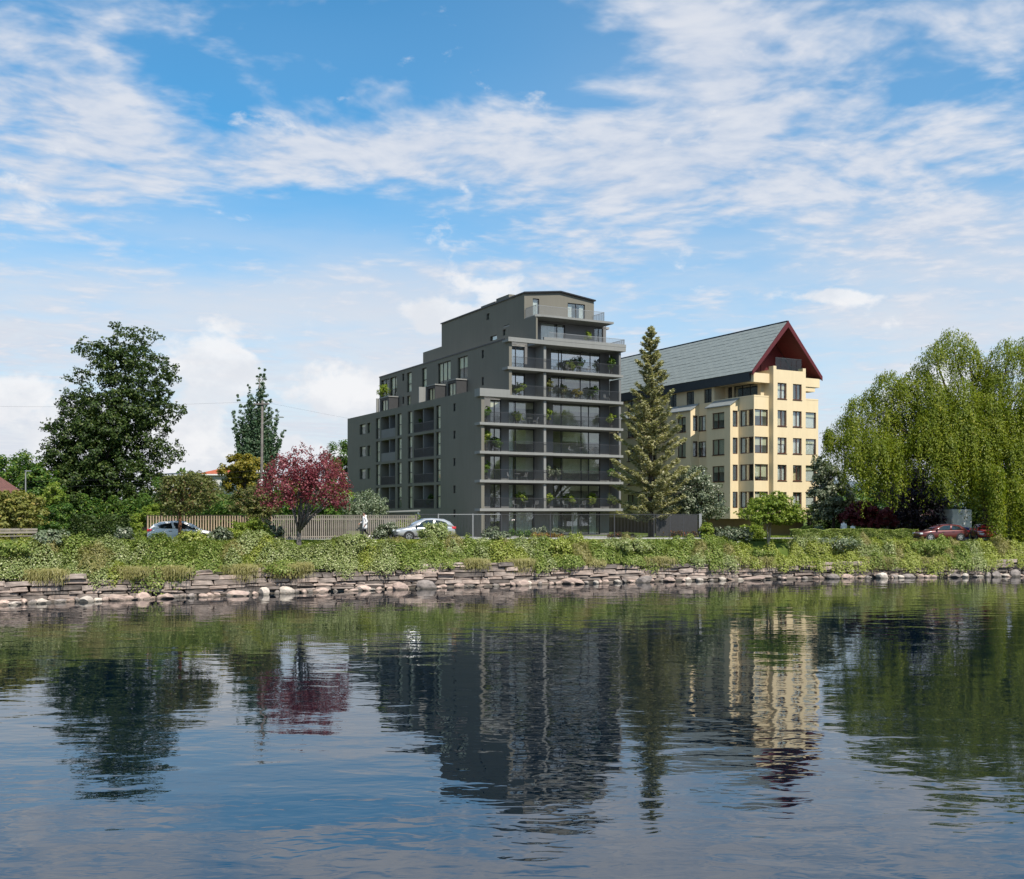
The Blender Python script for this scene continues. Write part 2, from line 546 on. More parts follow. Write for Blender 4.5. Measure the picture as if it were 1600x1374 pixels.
LM['willow_gold'] = leaf_mat('willow young leaf', (0.12, 0.16, 0.015), (0.22, 0.24, 0.03), (0.30, 0.27, 0.05), 0.35)
LM['cover_a'] = leaf_mat('bank leaf yellow green', (0.245, 0.29, 0.05), (0.425, 0.445, 0.115), (0.54, 0.53, 0.22), 0.33)
LM['cover_b'] = leaf_mat('bank leaf sage', (0.21, 0.26, 0.085), (0.38, 0.41, 0.175), (0.56, 0.55, 0.33), 0.28)
LM['cover_c'] = leaf_mat('bank leaf deep green', (0.145, 0.205, 0.04), (0.285, 0.335, 0.08), (0.44, 0.45, 0.17), 0.32)
LM['straw'] = leaf_mat('straw grass', (0.24, 0.225, 0.07), (0.38, 0.34, 0.14), (0.48, 0.42, 0.22), 0.28)
LM['grass'] = leaf_mat('lawn grass', (0.17, 0.235, 0.025), (0.28, 0.335, 0.05), (0.36, 0.39, 0.09), 0.38)
LM['flower'] = leaf_mat('orange flower', (0.16, 0.15, 0.04), (0.42, 0.24, 0.05), (0.45, 0.15, 0.05), 0.3)
LM['redflower'] = leaf_mat('red flower', (0.12, 0.12, 0.04), (0.32, 0.13, 0.08), (0.42, 0.12, 0.07), 0.3)

# ------------------------------------------------------------------ the lie of the land
_kx = np.array([-900, -400, -100, -60, -45, -28.6, -8.6, 5, 19.6, 41.2, 70, 120, 400, 900.])
_ky = np.array([-60, 10, 22, 38.5, 47.8, 57.5, 68.6, 74.2, 78.4, 82.2, 84.8, 88, 95, 95.])
_gx = np.arange(-900, 901, 0.5)
_gy = np.interp(_gx, _kx, _ky)
_kern = np.exp(-0.5 * (np.arange(-30, 31) / 11.0) ** 2); _kern /= _kern.sum()
_gy = np.convolve(np.pad(_gy, 30, mode='edge'), _kern, mode='valid')


def yw(X):
    """shoreline (foot of the stone wall)"""
    return np.interp(X, _gx, _gy)


def wall_top(X):
    return np.interp(X, [-40, -28, -8, 20, 42, 60], [1.42, 1.42, 1.46, 1.28, 1.05, 1.0])


def ground_flat(X):
    return np.interp(X, [-60, -25, -5, 20, 40], [3.15, 3.1, 3.0, 2.8, 2.66])


def crest(X):
    yc = yw(X) + 3.3
    return CZ - 46.5 * yc / F - np.interp(X, [-60, 12, 17, 26, 33, 60], [0.17, 0.13, 0.07, 0.07, 0.32, 0.40])


def ground(X, Y):
    d = Y - yw(X)
    g = ground_flat(X); c = crest(X); w = wall_top(X) - 0.12
    far = np.interp(d, [9.5, 22], [0, 1]) * (2.5 - g)
    z = np.where(d < 0.45, w, np.where(d < 3.3, w + (c - w) * np.sin(np.clip((d - .45) / 2.85, 0, 1) * math.pi / 2) ** 0.9,
                                       np.where(d < 4.6, c + (g - c) * np.clip((d - 3.3) / 1.3, 0, 1), g + far)))
    return z


def grid_mesh(name, V, mat_, kind='structure', smooth=True):
    n, m = V.shape[:2]
    idx = np.arange(n * m).reshape(n, m)
    F4 = np.stack([idx[:-1, :-1], idx[1:, :-1], idx[1:, 1:], idx[:-1, 1:]], -1).reshape(-1, 4)
    me = bpy.data.meshes.new(name)
    me.vertices.add(n * m)
    me.vertices.foreach_set('co', V.astype(np.float32).ravel())
    me.loops.add(F4.size)
    me.loops.foreach_set('vertex_index', F4.astype(np.int32).ravel())
    me.polygons.add(len(F4))
    me.polygons.foreach_set('loop_start', np.arange(0, F4.size, 4, dtype=np.int32))
    me.update(calc_edges=True)
    if smooth:
        me.shade_smooth()
    return link_mesh(name, me, mat_, None, kind)


def ground_material():
    m = bpy.data.materials.new('grassy ground')
    m.use_nodes = True
    k = Nodes(m.node_tree)
    b = m.node_tree.nodes['Principled BSDF']
    b.inputs['Roughness'].default_value = 0.95
    b.inputs['Specular IOR Level'].default_value = 0.1
    g = k.new('ShaderNodeNewGeometry').outputs['Position']
    c = k.mix(k.step(k.noise(g, 0.5, 6, 0.6), 0.3, 0.7), (0.06, 0.09, 0.018, 1), (0.115, 0.15, 0.03, 1))
    c = k.mix(k.m('MULTIPLY', k.step(k.noise(g, 2.5, 6, 0.65), 0.55, 0.75), 0.6), c, (0.10, 0.075, 0.04, 1))
    k.link(c, b.inputs['Base Color'])
    return m


M['ground'] = ground_material()


def water_material():
    m = bpy.data.materials.new('lake water')
    m.use_nodes = True
    k = Nodes(m.node_tree)
    b = m.node_tree.nodes['Principled BSDF']
    b.inputs['Base Color'].default_value = (0.001, 0.006, 0.012, 1)
    b.inputs['Roughness'].default_value = 0.012
    b.inputs['IOR'].default_value = 2.25
    b.inputs['Specular IOR Level'].default_value = 0.5
    g = k.new('ShaderNodeNewGeometry').outputs['Position']
    mp = k.new('ShaderNodeMapping'); k.link(g, mp.inputs[0])
    mp.inputs['Rotation'].default_value = (0, 0, math.radians(12))
    mp.inputs['Scale'].default_value = (0.62, 1.25, 1.0)
    n1 = k.noise(mp.outputs[0], 0.6, 1.5, 0.45, 0.5)
    n2 = k.noise(mp.outputs[0], 2.9, 1.5, 0.45, 0.6)
    n3 = k.noise(g, 0.05, 2, 0.5)
    amp = k.m('ADD', 0.55, k.m('MULTIPLY', k.step(n3, 0.35, 0.65), 0.75))
    h = k.m('MULTIPLY', k.m('ADD', k.m('MULTIPLY', n1, 1.0), k.m('MULTIPLY', n2, 0.17)), amp)
    bn = k.new('ShaderNodeBump')
    bn.inputs['Strength'].default_value = 1.0
    bn.inputs['Distance'].default_value = 0.024
    k.link(h, bn.inputs['Height'])
    k.link(bn.outputs[0], b.inputs['Normal'])
    return m


M['water'] = water_material()


def build_land():
    xs = np.concatenate([np.linspace(-900, -80, 25), np.arange(-76, 96, 1.0), np.linspace(100, 900, 25)])
    ds = np.concatenate([[0.3, 0.46], np.linspace(0.7, 4.6, 12), [6, 8, 9.5, 12, 15, 18, 22, 30, 45, 70, 110, 180, 300, 600, 1200, 2500, 4500]])
    X, D = np.meshgrid(xs, ds, indexing='ij')
    Y = yw(X) + D
    Z = ground(X, Y)
    Z = Z + np.where((D > 0.5) & (D < 4.2), 0.10 * np.sin(X * 1.3 + D * 2) * np.sin(X * 0.47), 0)
    spread = 1 + np.clip((D - 200) / 1200, 0, 3.0)
    V = np.stack([X * spread, Y, Z], -1)
    grid_mesh('ground', V, M['ground'])
    # the road, its kerb and the footpath, following the shore
    xs = np.arange(-76, 96, 1.0)
    Y0 = yw(xs)

    def strip(name, d0, d1, dz, m_):
        V = np.stack([np.stack([xs, Y0 + d0, ground(xs, Y0 + d0) + dz], -1), np.stack([xs, Y0 + d1, ground(xs, Y0 + d1) + dz], -1)], 1)
        return grid_mesh(name, V, m_)
    strip('road', 4.62, 8.0, 0.006, M['asphalt'])
    V = []
    for d, dz in ((8.0, 0.0), (8.001, 0.13), (8.14, 0.13)):
        V.append(np.stack([xs, Y0 + d, ground(xs, Y0 + d) + dz], -1))
    grid_mesh('kerb', np.stack(V, 1), M['paving'], smooth=False)
    strip('pavement', 8.14, 9.45, 0.128, M['paving'])
    # a hard yard round the dark building
    Vy = np.array([[[-22, 92, 0], [14.5, 90, 0]], [[-22, 104, 0], [22, 112, 0]]], float)
    n = 14
    out = np.zeros((n, n, 3))
    for i in range(n):
        for j in range(n):
            a, b = i / (n - 1), j / (n - 1)
            p = (Vy[0, 0] * (1 - b) + Vy[0, 1] * b) * (1 - a) + (Vy[1, 0] * (1 - b) + Vy[1, 1] * b) * a
            p[2] = ground(p[0], p[1]) + 0.012
            out[i, j] = p
    grid_mesh('yard_paving', out, M['paving'])
    # water: one level sheet
    me = bpy.data.meshes.new('water')
    me.from_pydata([(-900, -300, 0), (900, -300, 0), (900, 130, 0), (-900, 130, 0)], [], [(0, 1, 2, 3)])
    link_mesh('water', me, M['water'], None, 'structure')
    # far wooded hills
    hx = np.linspace(-3200, 3600, 160)
    rows = []
    for f in (0, .35, .7, 1.0, .7, 0):
        pass
    prof = 60 + 40 * np.sin(hx / 700 + 1.4) + 18 * np.sin(hx / 190) + 7 * np.sin(hx / 60 + 2)
    prof = prof * (0.55 + 0.45 / (1 + np.exp(-(hx - 300) / 120))) + 55 * np.exp(-((hx - 900) / 300) ** 2)
    prof = np.maximum(prof, 15)
    V = np.stack([np.stack([hx, np.full_like(hx, 2900 + 150 * i), prof * f + 1], -1) for i, f in enumerate((0, .5, .85, 1.0, .7, 0))], 1)
    grid_mesh('hills', V, M['hill'])


build_land()

# ------------------------------------------------------------------ buildings: shared pieces
PHI = math.atan2(0.484, 0.875)
UX = Vector((math.cos(PHI), math.sin(PHI), 0)); VX = Vector((-math.sin(PHI), math.cos(PHI), 0))


class Bld:
    """a building frame: local x runs along the front, y away from the water, z up from its ground"""
    def __init__(self, px, Y, zg, name, label, cat='building'):
        self.o = Vector(((px - 800) / F * Y, Y, zg))
        self.zg = zg
        self.root = empty(name, self.o, PHI, label, cat)

    def h(self, hz):                       # height above the horizon plane -> local z
        return hz + CZ - self.zg

    def ux(self, px, v):                   # photo column -> local x on the plane y = v
        t = (px - 800) / F; o = self.o + VX * v
        return (t * o.y - o.x) / (UX.x - t * UX.y)

    def vy(self, px, u):                   # photo column -> local y on the plane x = u
        t = (px - 800) / F; o = self.o + UX * u
        return (t * o.y - o.x) / (VX.x - t * VX.y)

    def hp(self, py, u, v):                # photo row -> local z at the local point (u, v)
        y = (self.o + UX * u + VX * v).y
        return self.h((HZ - py) * y / F)


def facade(mb, plane, pos, a0, a1, z0, z1, ops, depth=0.22, back=None):
    """a wall face with real openings and reveals; plane 'x' faces -x, plane 'y' faces -y"""
    def p(a, d, z):
        return (pos + d, a, z) if plane == 'x' else (a, pos + d, z)
    A = sorted({a0, a1, *[min(max(o[i], a0), a1) for o in ops for i in (0, 1)]})
    Z = sorted({z0, z1, *[min(max(o[i], z0), z1) for o in ops for i in (2, 3)]})
    for i in range(len(A) - 1):
        for j in range(len(Z) - 1):
            ca, cz = (A[i] + A[i + 1]) / 2, (Z[j] + Z[j + 1]) / 2
            if A[i + 1] - A[i] < 1e-5 or Z[j + 1] - Z[j] < 1e-5:
                continue
            if any(o[0] < ca < o[1] and o[2] < cz < o[3] for o in ops):
                continue
            mb.quad(p(A[i], 0, Z[j]), p(A[i + 1], 0, Z[j]), p(A[i + 1], 0, Z[j + 1]), p(A[i], 0, Z[j + 1]))
    for o in ops:
        dd = o[4] if len(o) > 4 else depth
        b0, b1, c0, c1 = o[:4]
        mb.quad(p(b0, 0, c0), p(b0, dd, c0), p(b1, dd, c0), p(b1, 0, c0))
        mb.quad(p(b0, 0, c1), p(b1, 0, c1), p(b1, dd, c1), p(b0, dd, c1))
        mb.quad(p(b0, 0, c0), p(b0, 0, c1), p(b0, dd, c1), p(b0, dd, c0))
        mb.quad(p(b1, 0, c0), p(b1, dd, c0), p(b1, dd, c1), p(b1, 0, c1))


def pbox(mb, plane, pos, a0, a1, d0, d1, z0, z1):
    if plane == 'x':
        mb.box(pos + d0, pos + d1, a0, a1, z0, z1)
    else:
        mb.box(a0, a1, pos + d0, pos + d1, z0, z1)


def window(parent, plane, pos, a0, a1, z0, z1, mull=(), trans=(), frame='frame_dark', inset=0.10, fw=0.07,
           glass='glass', blind=None, blind_from=0.0, room=1.5, curtain=None, sill=None):
    """frame > panes, blind, room behind; mull / trans are fractions of the width / height"""
    mb = MB()
    d0, d1 = inset, inset + 0.07
    e = 0.003
    pbox(mb, plane, pos, a0 + e, a0 + fw, d0, d1, z0 + e, z1 - e)
    pbox(mb, plane, pos, a1 - fw, a1 - e, d0, d1, z0 + e, z1 - e)
    pbox(mb, plane, pos, a0 + fw, a1 - fw, d0, d1, z0 + e, z0 + fw)
    pbox(mb, plane, pos, a0 + fw, a1 - fw, d0, d1, z1 - fw, z1 - e)
    ms = [a0 + (a1 - a0) * f for f in mull]
    ts = [z0 + (z1 - z0) * f for f in trans]
    for a in ms:
        pbox(mb, plane, pos, a - fw * .6, a + fw * .6, d0 - .004, d1, z0 + fw, z1 - fw)
    for z in ts:
        pbox(mb, plane, pos, a0 + fw, a1 - fw, d0 - .007, d1, z - fw * .6, z + fw * .6)
    w = mb.build('window', M[frame], parent)
    aa = [a0 + fw * .8] + ms + [a1 - fw * .8]
    zz = [z0 + fw * .8] + ts + [z1 - fw * .8]
    gd = inset + 0.035
    for i in range(len(aa) - 1):
        for j in range(len(zz) - 1):
            g = MB()
            pbox(g, plane, pos, aa[i] + .002, aa[i + 1] - .002, gd, gd + 0.012, zz[j] + .002, zz[j + 1] - .002)
            g.build('pane', M[glass], w)
    if sill:
        s = MB()
        pbox(s, plane, pos, a0 - .05, a1 + .05, -0.06, inset - .005, z0 - .06, z0 - .003)
        s.build('sill', M[sill], w)
    if blind is not None:
        b = MB()
        zb = z1 - (z1 - z0) * blind
        pbox(b, plane, pos, a0 + .05 + (a1 - a0) * blind_from, a1 - .05, inset + .13, inset + .145, zb, z1 - .03)
        b.build('blind', M['blind'], w)
    if curtain:
        for (c0, c1) in curtain:
            c = MB()
            n = max(4, int((c1 - c0) * (a1 - a0) / 0.09))
            for i in range(n):
                q0 = a0 + (a1 - a0) * (c0 + (c1 - c0) * i / n); q1 = a0 + (a1 - a0) * (c0 + (c1 - c0) * (i + 1) / n)
                s0, s1 = (0.2, 0.26) if i % 2 else (0.26, 0.2)
                if plane == 'x':
                    c.quad((pos + inset + s0, q0, z0 + .06), (pos + inset + s1, q1, z0 + .06), (pos + inset + s1, q1, z1 - .05), (pos + inset + s0, q0, z1 - .05))
                else:
                    c.quad((q0, pos + inset + s0, z0 + .06), (q1, pos + inset + s1, z0 + .06), (q1, pos + inset + s1, z1 - .05), (q0, pos + inset + s0, z1 - .05))
            c.build('curtain', M['curtain'], w)
    if room is None:
        return w
    r = MB()
    dr = 0.26 + room

    def p(a, d, z):
        return (pos + d, a, z) if plane == 'x' else (a, pos + d, z)
    b0, b1 = a0 - 0.01, a1 + 0.01; c0, c1 = z0 - 0.01, z1 + 0.01; f0 = inset + 0.3
    r.quad(p(b0, dr, c0), p(b1, dr, c0), p(b1, dr, c1), p(b0, dr, c1))
    r.quad(p(b0, f0 - .2, c0), p(b0, dr, c0), p(b0, dr, c1), p(b0, f0 - .2, c1))
    r.quad(p(b1, f0 - .2, c0), p(b1, f0 - .2, c1), p(b1, dr, c1), p(b1, dr, c0))
    r.quad(p(b0, f0 - .2, c0), p(b1, f0 - .2, c0), p(b1, dr, c0), p(b0, dr, c0))
    r.quad(p(b0, f0 - .2, c1), p(b0, dr, c1), p(b1, dr, c1), p(b1, f0 - .2, c1))
    r.build('room', M['room'], w)
    return w


def railing(parent, pts, z0, z1, gap=0.11, mat_='rail_dark', name='railing', th=0.02):
    """a metal railing along local points: rails as the part, its balusters as one stuff sub-part"""
    mb = MB(); bl = MB()
    for (x0, y0), (x1, y1) in zip(pts[:-1], pts[1:]):
        L = math.hypot(x1 - x0, y1 - y0); an = math.atan2(y1 - y0, x1 - x0)
        Mx = Matrix.Translation((x0, y0, 0)) @ Matrix.Rotation(an, 4, 'Z')
        mb.box(0, L, -.022, .022, z1 - .04, z1, Mx)
        mb.box(0, L, -.015, .015, z0 + .05, z0 + .08, Mx)
        n = max(2, int(L / gap))
        for i in range(n + 1):
            x = L * i / n
            bl.box(x - th / 2, x + th / 2, -th / 2, th / 2, z0 + .08, z1 - .04, Mx)
    r = mb.build(name, M[mat_], parent)
    bl.build('baluster', M[mat_], r, kind='stuff')
    return r


def wbox(root, name, m, *b, **kw):
    mb = MB()
    mb.box(*b)
    return mb.build(name, M[m], root, **kw)


# ------------------------------------------------------------------ the dark stepped apartment building
DB = Bld(752, 105, 2.5, 'apartment_building', 'dark grey stepped apartment building with balconies facing the water')
R = DB.root
hh = DB.h
LV = [hh(x) for x in (0.15, 3.1, 6.05, 9.0, 11.95, 14.9, 17.85, 20.55)]
W = DB.ux(970, 0)
RD = 1.8                                           # balcony depth
XB = 3.25; XC = 6.5
YA = DB.vy(543, 0); YB = DB.vy(593, XB); YC = DB.vy(661, XC); YD = DB.vy(690, XC)
ZA = hh(12.45); ZB = hh(17.95); ZC = hh(20.7)
XD1 = DB.ux(928, 2.5)


def rowspan(i):
    return LV[i] - 0.0


def dark_left_facade():
    mb = MB(); ops = []; todo = []
    # narrow slots near the corner
    for lvl in range(0, 5):
        zc = LV[lvl] - 0.85 if lvl else LV[0] - 0.55
        a1 = DB.vy(708.2, 0); a0 = DB.vy(711.8, 0)
        if lvl == 0:
            zc = LV[0] - 0.5
        op = (a0, a1, zc - .45, zc + .4)
        ops.append(op); todo.append((op, dict(room=.6, fw=.05)))
    for r in range(4):
        z0 = LV[r] + 0.02; z1 = LV[r] + 2.66
        for j, (p0, p1) in enumerate(((681.0, 688.2), (637.0, 644.0), (620.5, 627.3), (587.0, 593.0))):
            op = (DB.vy(p1, 0), DB.vy(p0, 0), z0, z1)
            ops.append(op); todo.append((op, dict(trans=(.5,), blind=(1.0, .98, .5, .98, 1.0)[(r * 3 + j) % 5], inset=.16, glass='glass_side')))
        for (p0, p1) in ((646.5, 678.0), (595.0, 617.5)):
            op = (DB.vy(p1, 0), DB.vy(p0, 0), z0, z1, 1.5)
            ops.append(op)
        for p0, p1 in ((561.8, 571.0), (573.8, 578.6)):
            zz = LV[r] + 0.95
            op = (DB.vy(p1, 0), DB.vy(p0, 0), zz, zz + 1.35)
            ops.append(op); todo.append((op, dict(blind=.25 if p0 < 570 else 1.0, inset=.18, glass='glass_side')))
    facade(mb, 'x', 0, 0, YA, 0, ZA, ops)
    # the blade that closes the balconies, the far end and the top of the parapet
    mb.quad((0, 0, 0), (.36, 0, 0), (.36, 0, ZA - .6), (0, 0, ZA - .6))
    mb.quad((.36, 0, 0), (.36, RD, 0), (.36, RD, ZA - .6), (.36, 0, ZA - .6))
    mb.quad((0, YA, 0), (0, YA, ZA), (W, YA, ZA), (W, YA, 0))
    mb.quad((0, .0, ZA), (0, YA, ZA), (.3, YA, ZA), (.3, .0, ZA))
    mb.quad((.3, 0, ZA), (.3, YA, ZA), (.3, YA, LV[4]), (.3, 0, LV[4]))
    w = mb.build('side_wall', M['grey_wall'], R)
    for op, kw in todo:
        window(R, 'x', 0, op[0], op[1], op[2], op[3], **kw)
    # loggias: dividing fin, back wall with a door, railing
    for r in range(4):
        z0 = LV[r] + 0.02; z1 = LV[r] + 2.66
        for (p0, p1, pf) in ((646.5, 678.0, 660.0), (595.0, 617.5, 607.0)):
            a0, a1, am = DB.vy(p1, 0), DB.vy(p0, 0), DB.vy(pf, 0)
            b = MB(); b.box(1.45, 1.6, a0 - .05, a1 + .05, z0 - .01, z1 + .01)
            b.build('loggia_wall', M['grey_wall'], R)
            f = MB(); f.box(.12, 1.449, am - .09, am + .09, z0 + .004, z1 - .004)
            f.build('loggia_divider', M['grey_panel'], R)
            d = MB(); d.box(1.40, 1.449, a0 + .5, a0 + 1.6, z0 + .03, z1 - .35)
            dd = d.build('door', M['frame_dark'], R)
            g = MB(); g.box(1.385, 1.399, a0 + .6, a0 + 1.5, z0 + .15, z1 - .45)
            g.build('pane', M['glass_strong'], dd)
            if p0 < 600 and r > 1:
                s = MB(); s.box(.05, .11, a0 + .003, a1 - .003, z0 + .004, z0 + 1.05)
                s.build('balcony_panel', M['grey_panel'], R)
            else:
                railing(R, [(.07, a0 + .01), (.07, a1 - .01)], z0, z0 + 1.05, .09)


def dark_upper_left():
    # floors five and six stand back from the side wall behind a narrow roof terrace
    mb = MB(); ops = []; todo = []

    def sp(p0, p1, u):
        return DB.vy(p1, u), DB.vy(p0, u)
    for lvl in (5, 6):
        a0, a1 = sp(752.5, 756.0, XB)
        zc = LV[lvl] - .85
        op = (a0, a1, zc - .45, zc + .45); ops.append(op); todo.append((op, dict(room=.6, fw=.05)))
        a0, a1 = sp(628.5, 631.5, XB)
        op = (a0, a1, zc - .45, zc + .45); ops.append(op); todo.append((op, dict(room=.6, fw=.05)))
    for p0, p1, f, m_, bl in ((715, 730.5, 5, (.5,), .5), (684, 704, 5, (.35, .68), .85), (659, 666.5, 5, (), 1), (635.5, 643, 5, (), 1),
                              (609.5, 620, 5, (.4,), .6), (595.5, 608, 5, (.5,), None), (635.5, 641, 4, (), 1), (659, 666, 4, (), .9)):
        a0, a1 = sp(p0, p1, XB)
        z0 = LV[f] + .02 if f == 5 else LV[4] + .5
        op = (a0, a1, z0, LV[f] + 2.5)
        ops.append(op)
        todo.append((op, dict(mull=m_, trans=(.42,) if p1 - p0 < 9 else (), blind=bl, inset=.16, glass='glass_side')))
    facade(mb, 'x', XB, 0, YB, LV[4], ZB, ops)
    mb.quad((XB, 0, LV[4]), (XB + .34, 0, LV[4]), (XB + .34, 0, LV[6]), (XB, 0, LV[6]))
    mb.quad((XB + .34, 0, LV[4]), (XB + .34, RD, LV[4]), (XB + .34, RD, LV[6]), (XB + .34, 0, LV[6]))
    mb.quad((XB, YB, LV[4]), (XB, YB, ZB), (W, YB, ZB), (W, YB, LV[4]))
    mb.quad((XB, 0, ZB), (XB, YB, ZB), (XB + .3, YB, ZB), (XB + .3, 0, ZB))
    mb.build('upper_side_wall', M['grey_wall'], R)
    for op, kw in todo:
        window(R, 'x', XB, op[0], op[1], op[2], op[3], **kw)
    # cap line along the eave
    wbox(R, 'eave_trim', 'frame_dark', XB - .06, XB + .02, .9, YB + .05, ZB - .09, ZB + .05)
    # boxes that stand out over the terrace, each with a window and a pale lid
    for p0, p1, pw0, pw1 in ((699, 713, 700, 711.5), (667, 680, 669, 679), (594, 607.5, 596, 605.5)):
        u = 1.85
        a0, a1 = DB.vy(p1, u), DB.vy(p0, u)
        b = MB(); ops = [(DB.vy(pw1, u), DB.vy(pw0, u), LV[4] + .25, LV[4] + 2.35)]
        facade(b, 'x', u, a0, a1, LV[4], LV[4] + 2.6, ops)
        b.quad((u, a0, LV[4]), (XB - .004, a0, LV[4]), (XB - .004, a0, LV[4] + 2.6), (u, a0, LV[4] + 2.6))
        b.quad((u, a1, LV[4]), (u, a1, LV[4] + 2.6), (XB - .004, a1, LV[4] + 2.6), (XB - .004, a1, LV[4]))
        b.build('oriel', M['shaded_panel'], R)  # box faces darkened: shade of the slab above put into the colour
        wbox(R, 'oriel_roof', 'slab', u - .1, XB - .004, a0 - .1, a1 + .1, LV[4] + 2.604, LV[4] + 2.74)
        o = ops[0]
        window(R, 'x', u, o[0], o[1], o[2], o[3], mull=(.5,), blind=.95, inset=.12, room=.8, glass='glass_side')
    wbox(R, 'terrace_screen', 'slab', .9, XB - .004, DB.vy(683, XB), DB.vy(682, XB), LV[4], LV[4] + 2.6)
    wbox(R, 'terrace_screen', 'slab', 2.85, XB - .004, DB.vy(594, XB) + .3, DB.vy(594, XB) + .45, LV[4], LV[4] + 3.1)


def dark_top():
    # floor seven and the gabled floor eight
    mb = MB(); ops = []; todo = []
    for p0, p1, y0, y1 in ((760, 764.6, 490, 500), (786.5, 796, 473, 511), (785.5, 790, 515, 524.5), (765.5, 776.5, 524.5, 532)):
        a0, a1 = DB.vy(p1, XC), DB.vy(p0, XC)
        op = (a0, a1, DB.hp(y1, XC, (a0 + a1) / 2), DB.hp(y0, XC, (a0 + a1) / 2))
        ops.append(op); todo.append((op, dict(trans=(.45,) if y1 - y0 > 30 else (), blind=.9, room=.8, inset=.16, fw=.06)))
    zr = hh(23.4); zk = hh(23.95)
    facade(mb, 'x', XC, 2.5, YD, LV[7] + .0, zr, [o for o in ops if o[2] > LV[7]])
    facade(mb, 'x', XC, 0, YC, LV[6], LV[7] + .0, [o for o in ops if o[2] < LV[7]])
    for op, kw in todo:
        window(R, 'x', XC, *op[:4], **kw)
    xm = (XC + XD1) / 2
    # front gable of the top floor, with its door and window
    d0, d1 = DB.ux(832.5, 2.5), DB.ux(842.5, 2.5)
    w0, w1 = DB.ux(887, 2.5), DB.ux(914, 2.5)
    zs = LV[7] + .12
    gops = [(d0, d1, zs, zs + 2.25), (w0, w1, zs + .1, zs + 2.2)]
    facade(mb, 'y', 2.5, XC, XD1, LV[7], zr, gops)
    mb.poly([(XC, 2.5, zr), (XD1, 2.5, zr), (xm, 2.5, zk)])
    mb.quad((XD1, 2.5, LV[7]), (XD1, YD, LV[7]), (XD1, YD, zr), (XD1, 2.5, zr))
    mb.poly([(XC, YD, LV[7]), (XC, YD, zr), (xm, YD, zk), (XD1, YD, zr), (XD1, YD, LV[7])])
    mb.quad((XC, YC, LV[6]), (XC, YC, LV[7]), (W - 1, YC, LV[7]), (W - 1, YC, LV[6]))
    mb.quad((XC, 0, LV[6]), (XC + .2, 0, LV[6]), (XC + .2, 0, LV[7]), (XC, 0, LV[7]))
    mb.quad((XC + .2, 0, LV[6]), (XC + .2, RD, LV[6]), (XC + .2, RD, LV[7]), (XC + .2, 0, LV[7]))
    mb.build('top_wall', M['grey_wall'], R)
    window(R, 'y', 2.5, *gops[0], glass='glass', curtain=((.03, .97),))  # white curtain added for the bright sky reflection the glass lacks
    window(R, 'y', 2.5, *gops[1], mull=(.5,), curtain=((.02, .3), (.75, .98)))
    r = MB()
    o = .12
    r.prism([(XC - o, zr - .06), (xm, zk - .05), (XD1 + o, zr - .06), (XD1 + o, zr + .08), (xm, zk + .09), (XC - o, zr + .08)], 'y', 2.5 - .25, YD + .1)
    ro = r.build('roof', M['frame_dark'], R)
    wbox(ro, 'roof_hatch', 'grey_wall', XC + .3, XC + 1.8, 6.5, 9.5, zr + .02, zr + .62)
    wbox(ro, 'roof_hatch', 'grey_wall', XC + .4, XC + 1.6, 9.9, 13.5, zr + .02, zr + .45)
    # flat roofs lower down
    for x0, y1, z in ((.3, YA, LV[4]), (XB + .3, YB, ZB - .25), (XC, YC, ZC - .2)):
        wbox(R, 'flat_roof', 'paving', x0 + .01, W - .3, RD, y1 - .05, z - .25, z - .02)
    # slab that carries the top terrace
    x0, x1 = DB.ux(848, -.1), DB.ux(957, -.1)
    s = MB(); s.prism([(x0 - .9, 0.0), (x0, -.35), (x1, -.35), (x1, RD + 1), (XC + .05, RD + 1), (XC + .05, 0.0)], 'z', LV[7] - .12, LV[7] + .1)
    s.build('balcony_slab', M['slab'], R)
    rx = DB.ux(945, 0)
    railing(R, [(XC + .1, 2.4), (XC + .1, .1), (rx, .1), (rx, 2.4)], LV[7] + .1, LV[7] + 1.15, .1, 'rail_pale')
    # floor seven front
    f = MB()
    a, b = DB.ux(845, RD), DB.ux(883, RD); c, d = DB.ux(929, RD), DB.ux(942.5, RD); e = DB.ux(947, RD)
    o7 = [(a, b, LV[6] + .1, LV[7] - .28), (c, d, LV[6] + .1, LV[7] - .28)]
    facade(f, 'y', RD, XC + .2, e, LV[6], LV[7] - .12, o7)
    f.quad((e, RD, LV[6]), (e, YC, LV[6]), (e, YC, LV[7]), (e, RD, LV[7]))
    f.build('front_wall', M['grey_panel'], R)
    window(R, 'y', RD, *o7[0], mull=(.68,), glass='glass', curtain=((.02, .62), (.72, .97)))  # white curtains added where the panes would mirror bright cloud
    window(R, 'y', RD, *o7[1], mull=(.5,), glass='glass')


